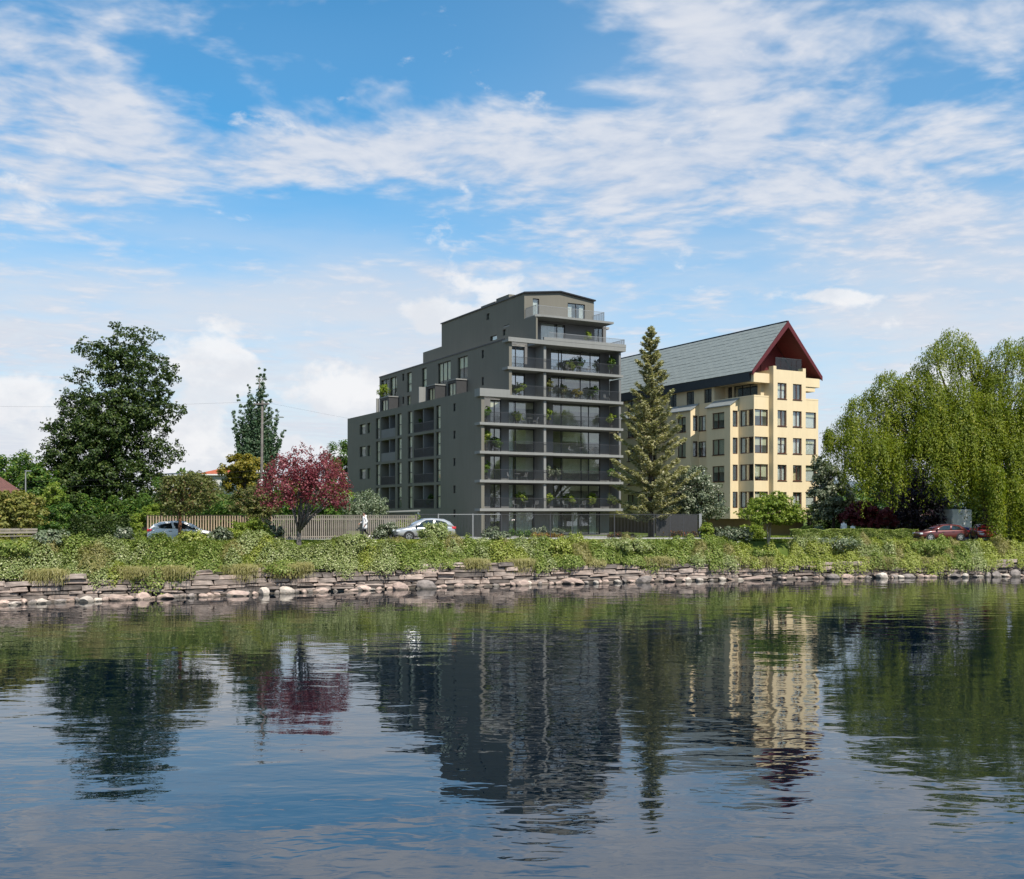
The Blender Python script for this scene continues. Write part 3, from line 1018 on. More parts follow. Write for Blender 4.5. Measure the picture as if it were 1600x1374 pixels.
def dark_front():
    mid = DB.ux(851.5, 0)
    # recessed front, one wall per storey
    tops = LV[1:7]
    for i in range(-1, 6):
        z0 = LV[i] if i >= 0 else 0.0
        z1 = LV[i + 1]
        f = MB(); ops = []; todo = []

        def add(p0, p1, **kw):
            x0, x1 = DB.ux(p0, RD), DB.ux(p1, RD)
            op = (x0, x1, z0 + .06, z1 - .36)
            ops.append(op); todo.append((op, kw))
        if i < 4:
            add(766, 783.2, mull=(.42,), blind=(None, .35, .6, .3)[i % 4], glass='glass')
            add(795, 835.2, mull=(.27,), blind=(1.0, .45, .62, .62, .3)[i + 1] if i >= 0 else None, blind_from=.3,
                curtain=((.05, .24), (.32, .97)) if i == -1 else ((.03, .22),), glass='glass')
            add(864, 938, mull=(.18, .60, .76), blind=(None, .25, .66, .45, .3)[i + 1], blind_from=.22,
                curtain=((.0, .14), (.42, .55), (.8, .95)) if i == -1 else None, glass='glass')
            xl = .36
        else:
            add(796.5, 820, mull=(.42,), glass='glass_strong', curtain=((.05, .35),) if i == 4 else ((.04, .4), (.5, .95)))  # sixth floor white curtains added in place of a bright sky reflection
            add(861, 938, mull=(.16, .22, .6, .8), glass='glass_strong' if i == 5 else 'glass', curtain=((.01, .15), (.23, .4)) if i == 5 else None, blind=None if i == 5 else .2, blind_from=.3)
            xl = XB + .34
        facade(f, 'y', RD, xl, W - .3, z0, z1, ops)
        f.build('front_wall', M['grey_panel'], R)
        for op, kw in todo:
            window(R, 'y', RD, *op[:4], **kw)
    # balcony slabs
    for i in range(0, 4):
        s = MB()
        s.prism([(-.3, -.27), (W + .15, -.27), (W + .15, RD - .004), (.36, RD - .004), (.36, .0), (-.003, .0), (-.003, .95), (-.3, .95)], 'z', LV[i] - .27, LV[i])
        s.build('balcony_slab', M['slab'], R)
    s = MB()                                               # terrace slab with its upstand
    s.prism([(-.3, -.27), (W + .15, -.27), (W + .15, RD - .004), (XB + .36, RD - .004), (.36, .0), (-.003, .0), (-.003, .95), (-.3, .95)], 'z', LV[4] - .29, LV[4])
    s.prism([(-.3, -.27), (XB, -.27), (XB, -.07), (-.08, -.07), (-.08, .95), (-.3, .95)], 'z', LV[4] + .003, LV[4] + .52)
    s.build('balcony_slab', M['slab'], R)
    s = MB()
    s.prism([(XB - .3, -.27), (W + .15, -.27), (W + .15, RD - .004), (XB + .36, RD - .004), (XB + .36, .0), (XB - .003, .0), (XB - .003, .95), (XB - .3, .95)], 'z', LV[5] - .27, LV[5])
    s.build('balcony_slab', M['slab'], R)
    s = MB()
    s.prism([(XB - .3, -.4), (W + .4, -.4), (W + .4, RD + 4), (XC, RD + 4), (XC, .0), (XB - .003, .0), (XB - .003, .95), (XB - .3, .95)], 'z', LV[6] - .35, LV[6] - .1)
    s.prism([(XB - .3, -.4), (W + .4, -.4), (W + .4, -.2), (XB - .1, -.2)], 'z', LV[6] - .097, LV[6] + .1)
    s.prism([(DB.ux(850, -.4), -.42), (W + .42, -.42), (W + .42, RD + 4), (W + .2, RD + 4), (W + .2, -.18), (DB.ux(850, -.4), -.18)], 'z', LV[6] + .104, LV[6] + .42)
    s.build('balcony_slab', M['slab'], R)
    # fins
    for i in range(0, 6):
        b = MB(); b.box(mid - .15, mid + .15, -.0, RD - .004, LV[i] + .004, LV[i + 1] - .3)
        b.build('balcony_divider', M['slab'], R)
        b = MB(); b.box(W - .28, W - .02, -.05, RD - .004, LV[i] + .004, LV[i + 1] - .45)
        b.build('privacy_screen', M['grey_panel'], R)
    mb = MB()                                              # gable end away from the picture, and the back
    mb.quad((W - .3, RD, 0), (W - .3, YA, 0), (W - .3, YA, ZB), (W - .3, RD, ZB))
    mb.build('side_wall', M['grey_wall'], R)
    # railings
    for i in range(0, 6):
        xl = .4 if i < 4 else (XB + .38 if i == 5 else XB + .38)
        railing(R, [(xl, -.16), (W - .3, -.16)], LV[i] + .005, LV[i] + 1.1, .105)
    railing(R, [(DB.ux(858, -.3), -.3), (W + .3, -.3), (W + .3, 2.4)], LV[6] + .42, LV[6] + 1.0, .1, 'rail_pale')
    # entrance canopy and its post on the side
    a0, a1 = DB.vy(690, -3), DB.vy(655, -3)


dark_left_facade(); dark_upper_left(); dark_top(); dark_front()


# ------------------------------------------------------------------ the yellow building with the steep slate roof
YBd = Bld(1178, 109, 2.6, 'gabled_apartment_building', 'pale yellow apartment block with a steep slate roof and maroon gable')
YR = YBd.root


def yellow():
    h = YBd.h
    Wd = YBd.ux(1278.5, 0)
    YE = 46.0
    rows = [(h(.2 + 2.93 * r), h(1.97 + 2.93 * r)) for r in range(4)]
    zb = h(-.95); zt = h(12.1)
    # --- front: left bay, tower, right bay
    t0, t1 = YBd.ux(1208.5, -.7), YBd.ux(1259, -.7)
    mb = MB(); ops = []; todo = []
    bl0, bl1 = YBd.ux(1179.5, 0), YBd.ux(1203, 0)
    br0, br1 = YBd.ux(1259.6, 0) + .05, YBd.ux(1275, 0)
    for r, (z0, z1) in enumerate(rows):
        for a, b in ((.1, t0 - .12), (t1 + .1, br1)):
            ops.append((a, b, z0, z1)); todo.append(((a, b, z0, z1), dict(mull=(.5,) if a < 2 else (), blind=(.55, .75, .5, .4)[r] if a < 2 else .3, curtain=((.05, .95),) if a > 2 else None, glass='glass', room=None if a < 2 else 2.0)))
    facade(mb, 'y', 0, 0, Wd, zb, zt, ops)
    lops = []
    # left side face with the corner glazing of the bay
    yb1 = YBd.vy(1156.5, 0)
    for z0, z1 in rows:
        lops.append((.1, yb1, z0, z1))
    for q0, q1, rr in ((1088.5, 1103, (0, 1, 2, 3)), ):
        for r in rr:
            lops.append((YBd.vy(q1, 0), YBd.vy(q0, 0), rows[r][0], rows[r][1] - .05))
    # rest of the long side, mostly behind trees
    far = []
    for q0, q1 in ((1013, 1026), (985, 994), (962, 972), (940, 950)):
        for r in range(4):
            far.append((YBd.vy(q1, 0), YBd.vy(q0, 0), rows[r][0], rows[r][1] - .05))
    lops += far
    ytr = YBd.vy(1116, 0)
    facade(mb, 'x', 0, 0, YE, zb, zt, lops)
    # fifth floor: flush along the far part of the side, set back round the corner terrace
    z50, z51 = h(12.0), h(13.75)
    l5 = [(YBd.vy(p1, 0), YBd.vy(p0, 0), z50 + .1, z51 - .1) for p0, p1 in ((1100, 1112), (1072.5, 1084.5), (1044, 1057), (1010, 1022), (980, 990))]
    facade(mb, 'x', 0, ytr, YE, zt, h(13.8), l5)
    xs = 1.6
    s5 = [(1.2, 5.0, zt + .1, z51), (5.3, ytr - .4, zt + .1, z51)]
    facade(mb, 'x', xs, .7, ytr, zt, h(13.8), s5)
    mb.quad((xs, .7, zt), (t0 + .3, .7, zt), (t0 + .3, .7, h(13.8)), (xs, .7, h(13.8)))
    mb.quad((0, ytr, zt), (0, ytr, h(13.8)), (xs, ytr, h(13.8)), (xs, ytr, zt))
    mb.quad((Wd - 1.4, .7, zt), (Wd - 1.4, YE, zt), (Wd - 1.4, YE, h(13.8)), (Wd - 1.4, .7, h(13.8)))
    mb.quad((t1 - .3, .7, zt), (Wd - 1.4, .7, zt), (Wd - 1.4, .7, h(13.8)), (t1 - .3, .7, h(13.8)))
    # right side, back, underside, terrace floor
    mb.quad((Wd, 0, zb), (Wd, YE, zb), (Wd, YE, zt), (Wd, 0, zt))
    mb.quad((0, YE, zb), (0, YE, h(14)), (Wd, YE, h(14)), (Wd, YE, zb))
    mb.quad((0, 0, zb), (0, YE, zb), (Wd, YE, zb), (Wd, 0, zb))
    mb.quad((.0, .0, zt - .35), (Wd, .0, zt - .35), (Wd, YE, zt - .35), (.0, YE, zt - .35))
    mb.build('wall', M['yellow_wall'], YR)
    for op, kw in todo:
        window(YR, 'y', 0, *op, frame='frame_brown', **kw)
    for op in lops[:4]:
        w = window(YR, 'x', 0, *op, mull=(.35, .62), frame='frame_brown', blind=.9, blind_from=.5, glass='glass', room=None)
        rb = MB()                                           # one room behind both panes of the corner
        x2, y2 = t0 - .05, yb1 + .4
        rb.quad((x2, .15, op[2]), (x2, y2, op[2]), (x2, y2, op[3]), (x2, .15, op[3]))
        rb.quad((.15, y2, op[2]), (x2, y2, op[2]), (x2, y2, op[3]), (.15, y2, op[3]))
        rb.quad((.0, .0, op[2] - .01), (x2, .0, op[2] - .01), (x2, y2, op[2] - .01), (.0, y2, op[2] - .01))
        rb.quad((.0, .0, op[3] + .01), (x2, .0, op[3] + .01), (x2, y2, op[3] + .01), (.0, y2, op[3] + .01))
        rb.build('room', M['room'], w)
    for i, op in enumerate(lops[4:8]):
        window(YR, 'x', 0, *op, mull=(.5,), frame='frame_brown', blind=(.5, .9, .4, .95)[i], sill='frame_brown')
    for i, op in enumerate(far):
        window(YR, 'x', 0, *op, mull=(.5,), frame='frame_brown', blind=.6)
    for op in l5:
        window(YR, 'x', 0, *op, mull=(.5,), frame='frame_dark', glass='glass_strong')
    for op in s5:
        window(YR, 'x', xs, *op, mull=(.33, .66), frame='frame_dark', glass='glass_strong')
    # tower
    tw = MB(); tops = []
    zp = h(15.05)
    for r in range(5):
        z0, z1 = h(.2 + 2.93 * r), h(1.92 + 2.93 * r)
        for p0, p1 in ((1215, 1229), (1239, 1252.6)):
            tops.append((YBd.ux(p0, -.7), YBd.ux(p1, -.7), z0, z1))
    facade(tw, 'y', -.7, t0, t1, zb, zp, tops)
    tw.quad((t0, -.7, zb), (t0, -.7, zp), (t0, 2.9, zp), (t0, 2.9, zb))
    tw.quad((t1, -.7, zb), (t1, 2.9, zb), (t1, 2.9, zp), (t1, -.7, zp))
    tw.quad((t0, -.7, zb), (t1, -.7, zb), (t1, 0, zb), (t0, 0, zb))
    tw.quad((t0, -.7, zp), (t1, -.7, zp), (t1, 2.9, zp), (t0, 2.9, zp))
    tw.build('tower', M['yellow_wall'], YR)
    wbox(YR, 'pier', 'yellow_wall', t0, t0 + .42, -.7, .0, zp + .003, zp + .36)
    wbox(YR, 'pier', 'yellow_wall', t1 - .42, t1, -.7, .0, zp + .003, zp + .36)
    for i, op in enumerate(tops):
        window(YR, 'y', -.7, *op, mull=(.5,), frame='frame_brown', curtain=((.06, .46), (.54, .94)) if i % 3 else ((.06, .3),), blind=.4 if i % 4 == 0 else None, fw=.09, inset=.14, sill='frame_brown')
    # glass balustrade on the tower: five sheets and a rail
    gb = MB(); gb.box(t0 + .45, t1 - .45, -.55, -.50, zp + 1.28, zp + 1.33)
    g0 = gb.build('balustrade', M['rail_dark'], YR)
    n = 5; L = (t1 - t0 - .9) / n
    for i in range(n):
        g = MB(); g.box(t0 + .45 + i * L + .02, t0 + .45 + (i + 1) * L - .02, -.535, -.515, zp + .06, zp + 1.276)
        g.build('glass_sheet', M['glass_rail'], g0)
    # eave beams across the front, with the open corner terraces under them
    wbox(YR, 'eave_beam', 'yellow_wall', -.12, t0 - .003, -.1, 1.2, h(13.62), h(14.62))
    wbox(YR, 'eave_beam', 'yellow_wall', t1 + .003, Wd + .12, -.1, 1.2, h(13.55), h(14.5))
    wbox(YR, 'eave_beam', 'yellow_wall', t1 + .003, Wd - .5, .0, 1.1, h(13.05), h(13.547))
    for (x0, x1, y0, y1) in ((-.0, t0 - .003, -.02, .12), (-.02, .12, .122, ytr), (t1 + .003, Wd, -.02, .12), (Wd - .12, Wd + .02, .122, ytr)):
        wbox(YR, 'parapet', 'yellow_wall', x0, x1, y0, y1, zt + .003, zt + .16)
    # oriels along the side
    for (q0, q1, qr, w0, w1) in ((1104, 1141, 1155, 1113, 1131.7), (1040, 1079, 1087, 1058.5, 1071.5), (968, 1008, 1016, 980, 996), (905, 940, 950, 915, 930)):
        u = -1.2
        a0, a1 = YBd.vy(q1, u), YBd.vy(q0, u)
        b = MB()
        zo, zi = h(11.35), h(12.05)
        o = [(YBd.vy(w1, u), YBd.vy(w0, u), rows[r][0] - .05, rows[r][1] - .1) for r in range(4)]
        facade(b, 'x', u, a0, a1, zb, zo, o)
        ro = [(-.85, -.15, rows[r][0], rows[r][1]) for r in range(4)]
        facade(b, 'y', a0, u, -.003, zb, zo, ro)
        b.poly([(u, a0, zo), (-.003, a0, zo), (-.003, a0, zi)])
        b.poly([(u, a1, zb), (u, a1, zo), (-.003, a1, zi), (-.003, a1, zb)])
        b.quad((u, a0, zb), (u, a1, zb), (-.003, a1, zb), (-.003, a0, zb))
        b.build('oriel', M['yellow_wall'], YR)
        l = MB()
        l.prism([(u - .18, zo - .1), (-.004, zi + .02), (-.004, zi + .12), (u - .18, zo + .0)], 'y', a0 - .12, a1 + .12)
        l.build('oriel_roof', M['zinc'], YR)
        for i, op in enumerate(o):
            window(YR, 'x', u, *op, mull=(.55,), frame='frame_brown', blind=(.95, .4, .95, .5)[i], room=.8, sill='frame_brown')
        for op in ro:
            window(YR, 'y', a0, *op, frame='frame_brown', room=.7, glass='glass_strong')
    # basement, set back under the overhang
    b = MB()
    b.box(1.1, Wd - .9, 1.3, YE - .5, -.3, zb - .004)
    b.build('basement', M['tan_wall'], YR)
    # --- roof: two slopes carrying slates, bargeboards, gable lining
    xm = Wd / 2
    ze = h(14.72); zr = h(20.45)
    x0, x1 = -.42, Wd + .42
    zlo = ze
    th = .16
    rf = MB()
    rf.prism([(x0, zlo), (xm, zr), (x1, zlo), (x1, zlo - th), (xm, zr - th * 1.6), (x0, zlo - th)], 'y', -.15, YE + .3)
    roof = rf.build('roof', M['fascia'], YR)
    wbox(YR, 'fascia', 'fascia', x0, -.13, .3, YE + .2, h(13.72), zlo - th)
    wbox(YR, 'soffit', 'yellow_wall', -.125, xs + .05, .3 + .9, YE - .1, h(13.80), h(13.9))
    rc = MB(); rc.box(xm - .14, xm + .14, -.2, YE + .32, zr + .0, zr + .09)
    rc.build('ridge_cap', M['fascia'], roof)
    for s in (-1, 1):
        p = MB()
        xe = x0 if s < 0 else x1
        p.prism([(xe - s * .02, zlo - .42), (xm, zr - .62), (xm, zr + .06), (xe - s * .02, zlo + .06)], 'y', -.26, -.153)
        p.build('bargeboard', M['maroon'], YR)
        q = MB()                                            # lining of the overhanging roof
        q.prism([(xe - s * .06, zlo - th - .02), (xm, zr - th * 1.6 - .02), (xm, zr - th * 1.6 - .1), (xe - s * .06, zlo - th - .1)], 'y', -.15, 3.1)
        q.build('gable_lining', M['maroon'], YR)
    g = MB(); g.poly([(x0 + .2, 3.1, h(14.3)), (xm, 3.1, zr - .3), (x1 - .2, 3.1, h(14.3))])
    g.build('gable_wall', M['maroon'], YR)
    gd = MB(); gd.box(xm - .9, xm + .9, 3.03, 3.095, zp + .05, zp + 2.2)
    gdo = gd.build('door', M['maroon'], YR)
    # slates
    Ls = math.hypot(xm - x0, zr - zlo); an = math.atan2(zr - zlo, xm - x0)
    nr, cw = 13, 1.25
    hr = Ls / nr
    me = bpy.data.meshes.new('slate')
    bb = MB(); bb.box(0, hr + .05, 0, cw - .02, 0, .028)
    me.from_pydata(bb.v, [], bb.f)
    me.materials.append(M['slate'])
    me2 = bpy.data.meshes.new('half_slate')
    bb = MB(); bb.box(0, hr + .05, 0, cw / 2 - .02, 0, .028)
    me2.from_pydata(bb.v, [], bb.f)
    me2.materials.append(M['slate'])
    rest = MB(); cells = []
    for s in (0, 1):
        for i in range(nr):
            for j in range(int(YE / cw) + 1):
                cells.append((s, i, j))
    cells.sort(key=lambda c: (c[0], c[2]))
    kk = 0
    for (s, i, j) in cells:
        half = (i % 2 == 1 and j == 0)
        yo = -.12 + j * cw - (cw / 2 if i % 2 and j else 0)
        lift = .02 + random.random() * .018
        tilt = an - .03
        Mx = Matrix.Translation((x0, 0, zlo)) @ Matrix.Rotation(-an, 4, 'Y') @ Matrix.Translation((i * hr - .03, yo, lift + .012)) @ Matrix.Rotation(.035 + random.uniform(-.006, .006), 4, 'Y')
        if s:
            Mx = Matrix.Translation((2 * xm, 0, 0)) @ Matrix.Scale(-1, 4, (1, 0, 0)) @ Mx
        if kk < 300 and s == 0:
            o = link_mesh('slate', me2 if half else me, None, roof)
            o.matrix_local = Mx
            kk += 1
        else:
            rest.box(0, hr + .05, 0, (cw / 2 if half else cw) - .02, 0, .028, Mx)
    rest.build('slate', M['slate'], roof, kind='stuff')


yellow()

# ------------------------------------------------------------------ shoreline: stone wall and rocks
def stone_mesh(name, m_, seed, jitter=0.09, sub=1):
    """a rough unit block (-.5..5 in x and z, 0..1 in y) with chipped edges"""
    r = random.Random(seed)
    bm = bmesh.new()
    bmesh.ops.create_cube(bm, size=1.0)
    bmesh.ops.bevel(bm, geom=bm.edges[:], offset=0.10, segments=1, affect='EDGES')
    for v in bm.verts:
        v.co += Vector((r.uniform(-1, 1) * jitter * .6, r.uniform(-1, 1) * jitter, r.uniform(-1, 1) * jitter * 1.2))
    me = bpy.data.meshes.new(name)
    bm.to_mesh(me); bm.free()
    me.materials.append(m_)
    return me


def build_wall():
    root = empty('stone_wall', (0, 0, 0), 0, 'low dry stone wall of flat pinkish grey blocks along the water', 'wall')
    vs = [stone_mesh('stone', M[('stone_a', 'stone_b', 'stone_a', 'stone_c')[i % 4]], 100 + i) for i in range(12)]
    X = np.arange(-46, 62, 0.05)
    Y = yw(X)
    S = np.concatenate([[0], np.cumsum(np.hypot(np.diff(X), np.diff(Y)))])
    stones = []
    s_max = S[-1]
    z = -0.12; course = 0
    r = random.Random(5)
    while z < 1.62:
        ch = r.uniform(.17, .34)
        s = r.uniform(0, .6)
        while s < s_max:
            L = r.uniform(.5, 1.8) * (1.15 if ch > .24 else .9)
            x = float(np.interp(s + L / 2, S, X))
            wob = .05 * math.sin(s * .43) + .04 * math.sin(s * 1.1 + 1)
            if z + ch * .6 < wall_top(x) + wob * 2 + .06 * math.sin(s * .9):
                stones.append((s, L, z + wob, ch, course))
                if ch > .24 and r.random() < .16:            # a tall block is split in two flat ones
                    stones[-1] = (s, L, z + wob, ch * .48, course)
                    stones.append((s + .05, L * .9, z + wob + ch * .52, ch * .48, course))
            s += L + r.uniform(.01, .07)
        z += ch + .012; course += 1

    def place(st):
        s, L, zz, ch, c = st
        x = float(np.interp(s + L / 2, S, X)); y = float(np.interp(s + L / 2, S, Y))
        x1 = float(np.interp(min(s + L, s_max), S, X)); y1 = float(np.interp(min(s + L, s_max), S, Y))
        an = math.atan2(y1 - y, x1 - x)
        out = r.uniform(-.13, .12) + zz * .06
        Mx = Matrix.Translation((x, y + .28 + out, zz + ch / 2)) @ Matrix.Rotation(an + r.uniform(-.05, .05), 4, 'Z') @ Matrix.Rotation(r.uniform(-.035, .035), 4, 'Y') @ Matrix.Rotation(r.uniform(-.06, .06), 4, 'X')
        return x, y, Mx @ Matrix.Diagonal((L * 1.0, .6, ch * r.uniform(.86, 1.02), 1))
    todo = []
    for st in stones:
        x, y, Mx = place(st)
        px = 800 + F * x / y
        vis = -25 < px < 1625 and st[2] + st[3] > 0.02 and st[2] < wall_top(x) - .05
        todo.append((0 if vis else 1, math.hypot(x, y), Mx))
    todo.sort(key=lambda t: (t[0], t[1]))
    rest_v = {}
    for i, (v, d, Mx) in enumerate(todo):
        me = vs[i * 7 % len(vs)]
        if i < 300:
            o = link_mesh('stone', me, None, root)
            o.matrix_local = Mx
        else:
            rest_v.setdefault(me.materials[0].name, []).append((me, Mx))
    mats = list(rest_v)
    V = []; Fs = []; mi = []; base = 0
    for k_, name in enumerate(mats):
        for me, Mx in rest_v[name]:
            co = np.array([v.co[:] for v in me.vertices])
            A = np.array(Mx)
            V.append(co @ A[:3, :3].T + A[:3, 3])
            for p in me.polygons:
                Fs.append(tuple(base + i for i in p.vertices)); mi.append(k_)
            base += len(co)
    me = bpy.data.meshes.new('stone')
    me.from_pydata(np.concatenate(V).tolist(), [], Fs)
    for name in mats:
        me.materials.append(bpy.data.materials[name])
    me.polygons.foreach_set('material_index', mi)
    me.update()
    link_mesh('stone', me, None, root, 'stuff')
    # earth packed behind the stones
    xs = np.arange(-60, 75, .8)
    Vc = np.stack([np.stack([xs, yw(xs) + .36, np.full_like(xs, -1.0)], -1), np.stack([xs, yw(xs) + .40, wall_top(xs) - .02], -1), np.stack([xs, yw(xs) + .8, wall_top(xs) + .02], -1)], 1)
    c = grid_mesh('earth_core', Vc, M['soil'], None, False)
    c.parent = root


def rock_mesh(name, m_, seed):
    r = random.Random(seed)
    bm = bmesh.new()
    bmesh.ops.create_icosphere(bm, subdivisions=2, radius=.5)
    cuts = [(Vector((r.uniform(-1, 1), r.uniform(-1, 1), r.uniform(-.4, 1))).normalized(), r.uniform(.27, .42)) for _ in range(7)]
    for v in bm.verts:
        for n, d in cuts:
            k = v.co.dot(n)
            if k > d:
                v.co -= n * (k - d)
        v.co += Vector((r.uniform(-1, 1), r.uniform(-1, 1), r.uniform(-1, 1))) * .022
    me = bpy.data.meshes.new(name)
    bm.to_mesh(me); bm.free()
    me.materials.append(m_)
    return me


def build_rocks():
    kinds = [('rock_pink', 'pinkish'), ('rock_pale', 'pale cream'), ('rock_grey', 'grey brown')]
    ms = {k: [rock_mesh('shore_rock', M[k], 300 + i * 10 + j) for j in range(5)] for i, (k, _) in enumerate(kinds)}
    r = random.Random(21)
    named = [  # photo column, width, height (m), kind, label
        (22, .55, .22, 'rock_pale', 'small white angular rock at the waterline at the far left end of the wall'),
        (67, .8, .38, 'rock_pale', 'cream wedge shaped rock at the waterline below the grey leaved bush'),
        (136, 1.0, .42, 'rock_pale', 'broad cream rock with a dark band standing in the water under the big dark tree'),
        (186, 1.15, .5, 'rock_pink', 'smooth pale pink rock at the foot of the wall under the big dark tree'),
        (222, 1.0, .55, 'rock_pink', 'pointed pink rock leaning on the wall below the silver hatchback'),
        (262, .95, .4, 'rock_pink', 'low pink rock at the waterline below the silver hatchback'),
        (372, 1.5, .42, 'rock_pink', 'long low pink rock in the water left of the plum tree'),
        (414, .95, .55, 'rock_pale', 'upright triangular cream rock against the wall below the plum tree'),
        (447, 1.15, .55, 'rock_pale', 'big angular cream rock against the wall right below the plum tree trunk'),
        (500, 1.2, .34, 'rock_pink', 'flat pink rock in the water right of the plum tree'),
        (570, 1.3, .42, 'rock_pink', 'rounded pink rock at the waterline below the walking person'),
        (625, 1.15, .6, 'rock_pink', 'pink squared boulder at the waterline below the front of the grey car'),
        (667, 1.5, .75, 'rock_grey', 'biggest flat topped boulder standing in the water below the grey car'),
        (718, .8, .45, 'rock_pink', 'small knobbly pink rock in the water right of the biggest boulder'),
        (815, 1.2, .5, 'rock_pink', 'split pinkish rock at the waterline below the flower bed'),
        (893, 2.4, .55, 'rock_pink', 'long humped pink boulder at the waterline below the right balconies'),
        (932, .5, .32, 'rock_pale', 'small white rock at the waterline between two humped boulders'),
        (965, .5, .3, 'rock_pale', 'small white pointed rock at the waterline below the tall conifer'),
        (998, .5, .35, 'rock_pale', 'whitest square rock at the waterline below the tall conifer'),
        (1007, 1.5, .62, 'rock_grey', 'humped grey boulder against the wall below the tall conifer'),
        (1046, 1.1, .45, 'rock_pink', 'pinkish rock at the waterline below the grey green tree'),
        (1175, 2.0, .34, 'rock_pink', 'long flat pale slab of rock in the water below the small maple'),
        (1302, 1.1, .5, 'rock_grey', 'grey rounded rock at the foot of the wall below the yellow building edge'),
        (1322, 1.1, .55, 'rock_pink', 'domed pinkish rock below the two people in white'),
        (1357, .55, .2, 'rock_pale', 'tiny cream stone in the water under the overhanging straw grass'),
        (1379, 1.15, .55, 'rock_pale', 'cream domed rock standing in the water below the red shrub'),
        (1409, .75, .28, 'rock_pale', 'low white flat rock in the water below the purple tree'),
        (1420, 1.1, .42, 'rock_grey', 'grey slab rock behind the low white flat rock'),
        (1490, 1.2, .4, 'rock_grey', 'grey rock at the waterline below the maroon car'),
        (1508, .55, .4, 'rock_pale', 'small pale rock at the waterline below the rear of the maroon car'),
        (1543, .8, .5, 'rock_grey', 'grey rock at the waterline left of the lowest willow strand'),
        (1557, .8, .55, 'rock_grey', 'pinkish grey rock directly under the lowest willow strand'),
        (1586, 1.0, .75, 'rock_grey', 'big rounded rock in the willow shade at the right end of the shore'),
    ]

    def solve(px, d):
        x = 0.0
        t = (px - 800) / F
        for _ in range(40):
            x = t * (float(yw(x)) + d)
        return x, float(yw(x)) + d
    for i, (px, w_, h_, kd, lab) in enumerate(named):
        x, y = solve(px, r.uniform(-.75, -.3))
        o = link_mesh('shore_rock', ms[kd][i % 5], None)
        o.location = (x, y, h_ * .22); o.scale = (w_, r.uniform(.7, 1.0), h_ * 1.25); o.rotation_euler = (r.uniform(-.15, .15), r.uniform(-.15, .15), r.uniform(-.5, .5))
        tag(o, lab, 'rock', 'rocks along the foot of the stone wall')
    for i in range(110):
        px = -10 + 1620 * i / 110 + r.uniform(-6, 6)
        x, y = solve(px, r.uniform(-.7, -.05))
        k, word = kinds[r.choice((0, 0, 0, 1, 2, 2))]
        o = link_mesh('shore_stone', ms[k][r.randrange(5)], None)
        w_ = r.uniform(.35, .95); h_ = r.uniform(.16, .38)
        o.location = (x, y, h_ * .2); o.scale = (w_, r.uniform(.35, .7), h_ * 1.2)
        o.rotation_euler = (r.uniform(-.2, .2), r.uniform(-.2, .2), r.uniform(-3, 3))
        tag(o, 'small %s stone among the others along the waterline of the wall' % word, 'stone', 'small %s stones along the waterline' % word)


build_wall()
build_rocks()


# ------------------------------------------------------------------ plants
def sphere_dirs(n):
    return unit(rng.normal(size=(n, 3)))


def crown_points(clumps, n, sub=9, sub_r=(.28, .5), flat=0.8, shell=0.62):
    """leaf points on small tufts spread over the shells of the clumps"""
    C = np.array([c[:3] for c in clumps]); Rr = np.array([c[3:6] for c in clumps])
    wt = (Rr[:, 0] * Rr[:, 2]) ; wt = wt / wt.sum()
    tc = []; tr = []; to = []
    for i in range(len(C)):
        m = max(4, int(sub * (0.6 + 0.8 * wt[i] * len(C))))
        d = sphere_dirs(m)
        rad = shell + (1 - shell) * rng.random(m) ** .7
        tc.append(C[i] + d * Rr[i] * rad[:, None])
        tr.append(Rr[i].mean() * rng.uniform(*sub_r, m))
        to.append(np.tile(C[i], (m, 1)))
    tc = np.concatenate(tc); tr = np.concatenate(tr); to = np.concatenate(to)
    w2 = tr ** 2; w2 = w2 / w2.sum()
    idx = rng.choice(len(tc), size=n, p=w2)
    d = sphere_dirs(n)
    rr = tr[idx] * (0.35 + .75 * rng.random(n) ** .6)
    P = tc[idx] + d * (rr[:, None] * np.array([1, 1, flat]))
    Nn = unit(d * .7 + unit(P - to[idx]) * .5 + np.array([0, 0, .55]) + rng.normal(size=(n, 3)) * .45)
    return P, Nn, tc, tr


def trunk_obj(root, pts, rad, bark, name='trunk', n=9):
    mb = MB(); mb.tube(pts, rad, n)
    return mb.build(name, M[bark], root, smooth=True)


def limb(trunk, a, b, r0, r1, bark, sag=0.12):
    a = Vector(a); b = Vector(b)
    d = b - a
    m1 = a + d * .35 + Vector((random.uniform(-1, 1), random.uniform(-1, 1), sag * 4)) * d.length * .06
    m2 = a + d * .7 + Vector((random.uniform(-1, 1), random.uniform(-1, 1), sag * 3)) * d.length * .05
    mb = MB(); mb.tube([a, m1, m2, b], [r0, r0 * .72, (r0 + r1) * .42, r1], 6)
    return mb.build('branch', M[bark], trunk, smooth=True)


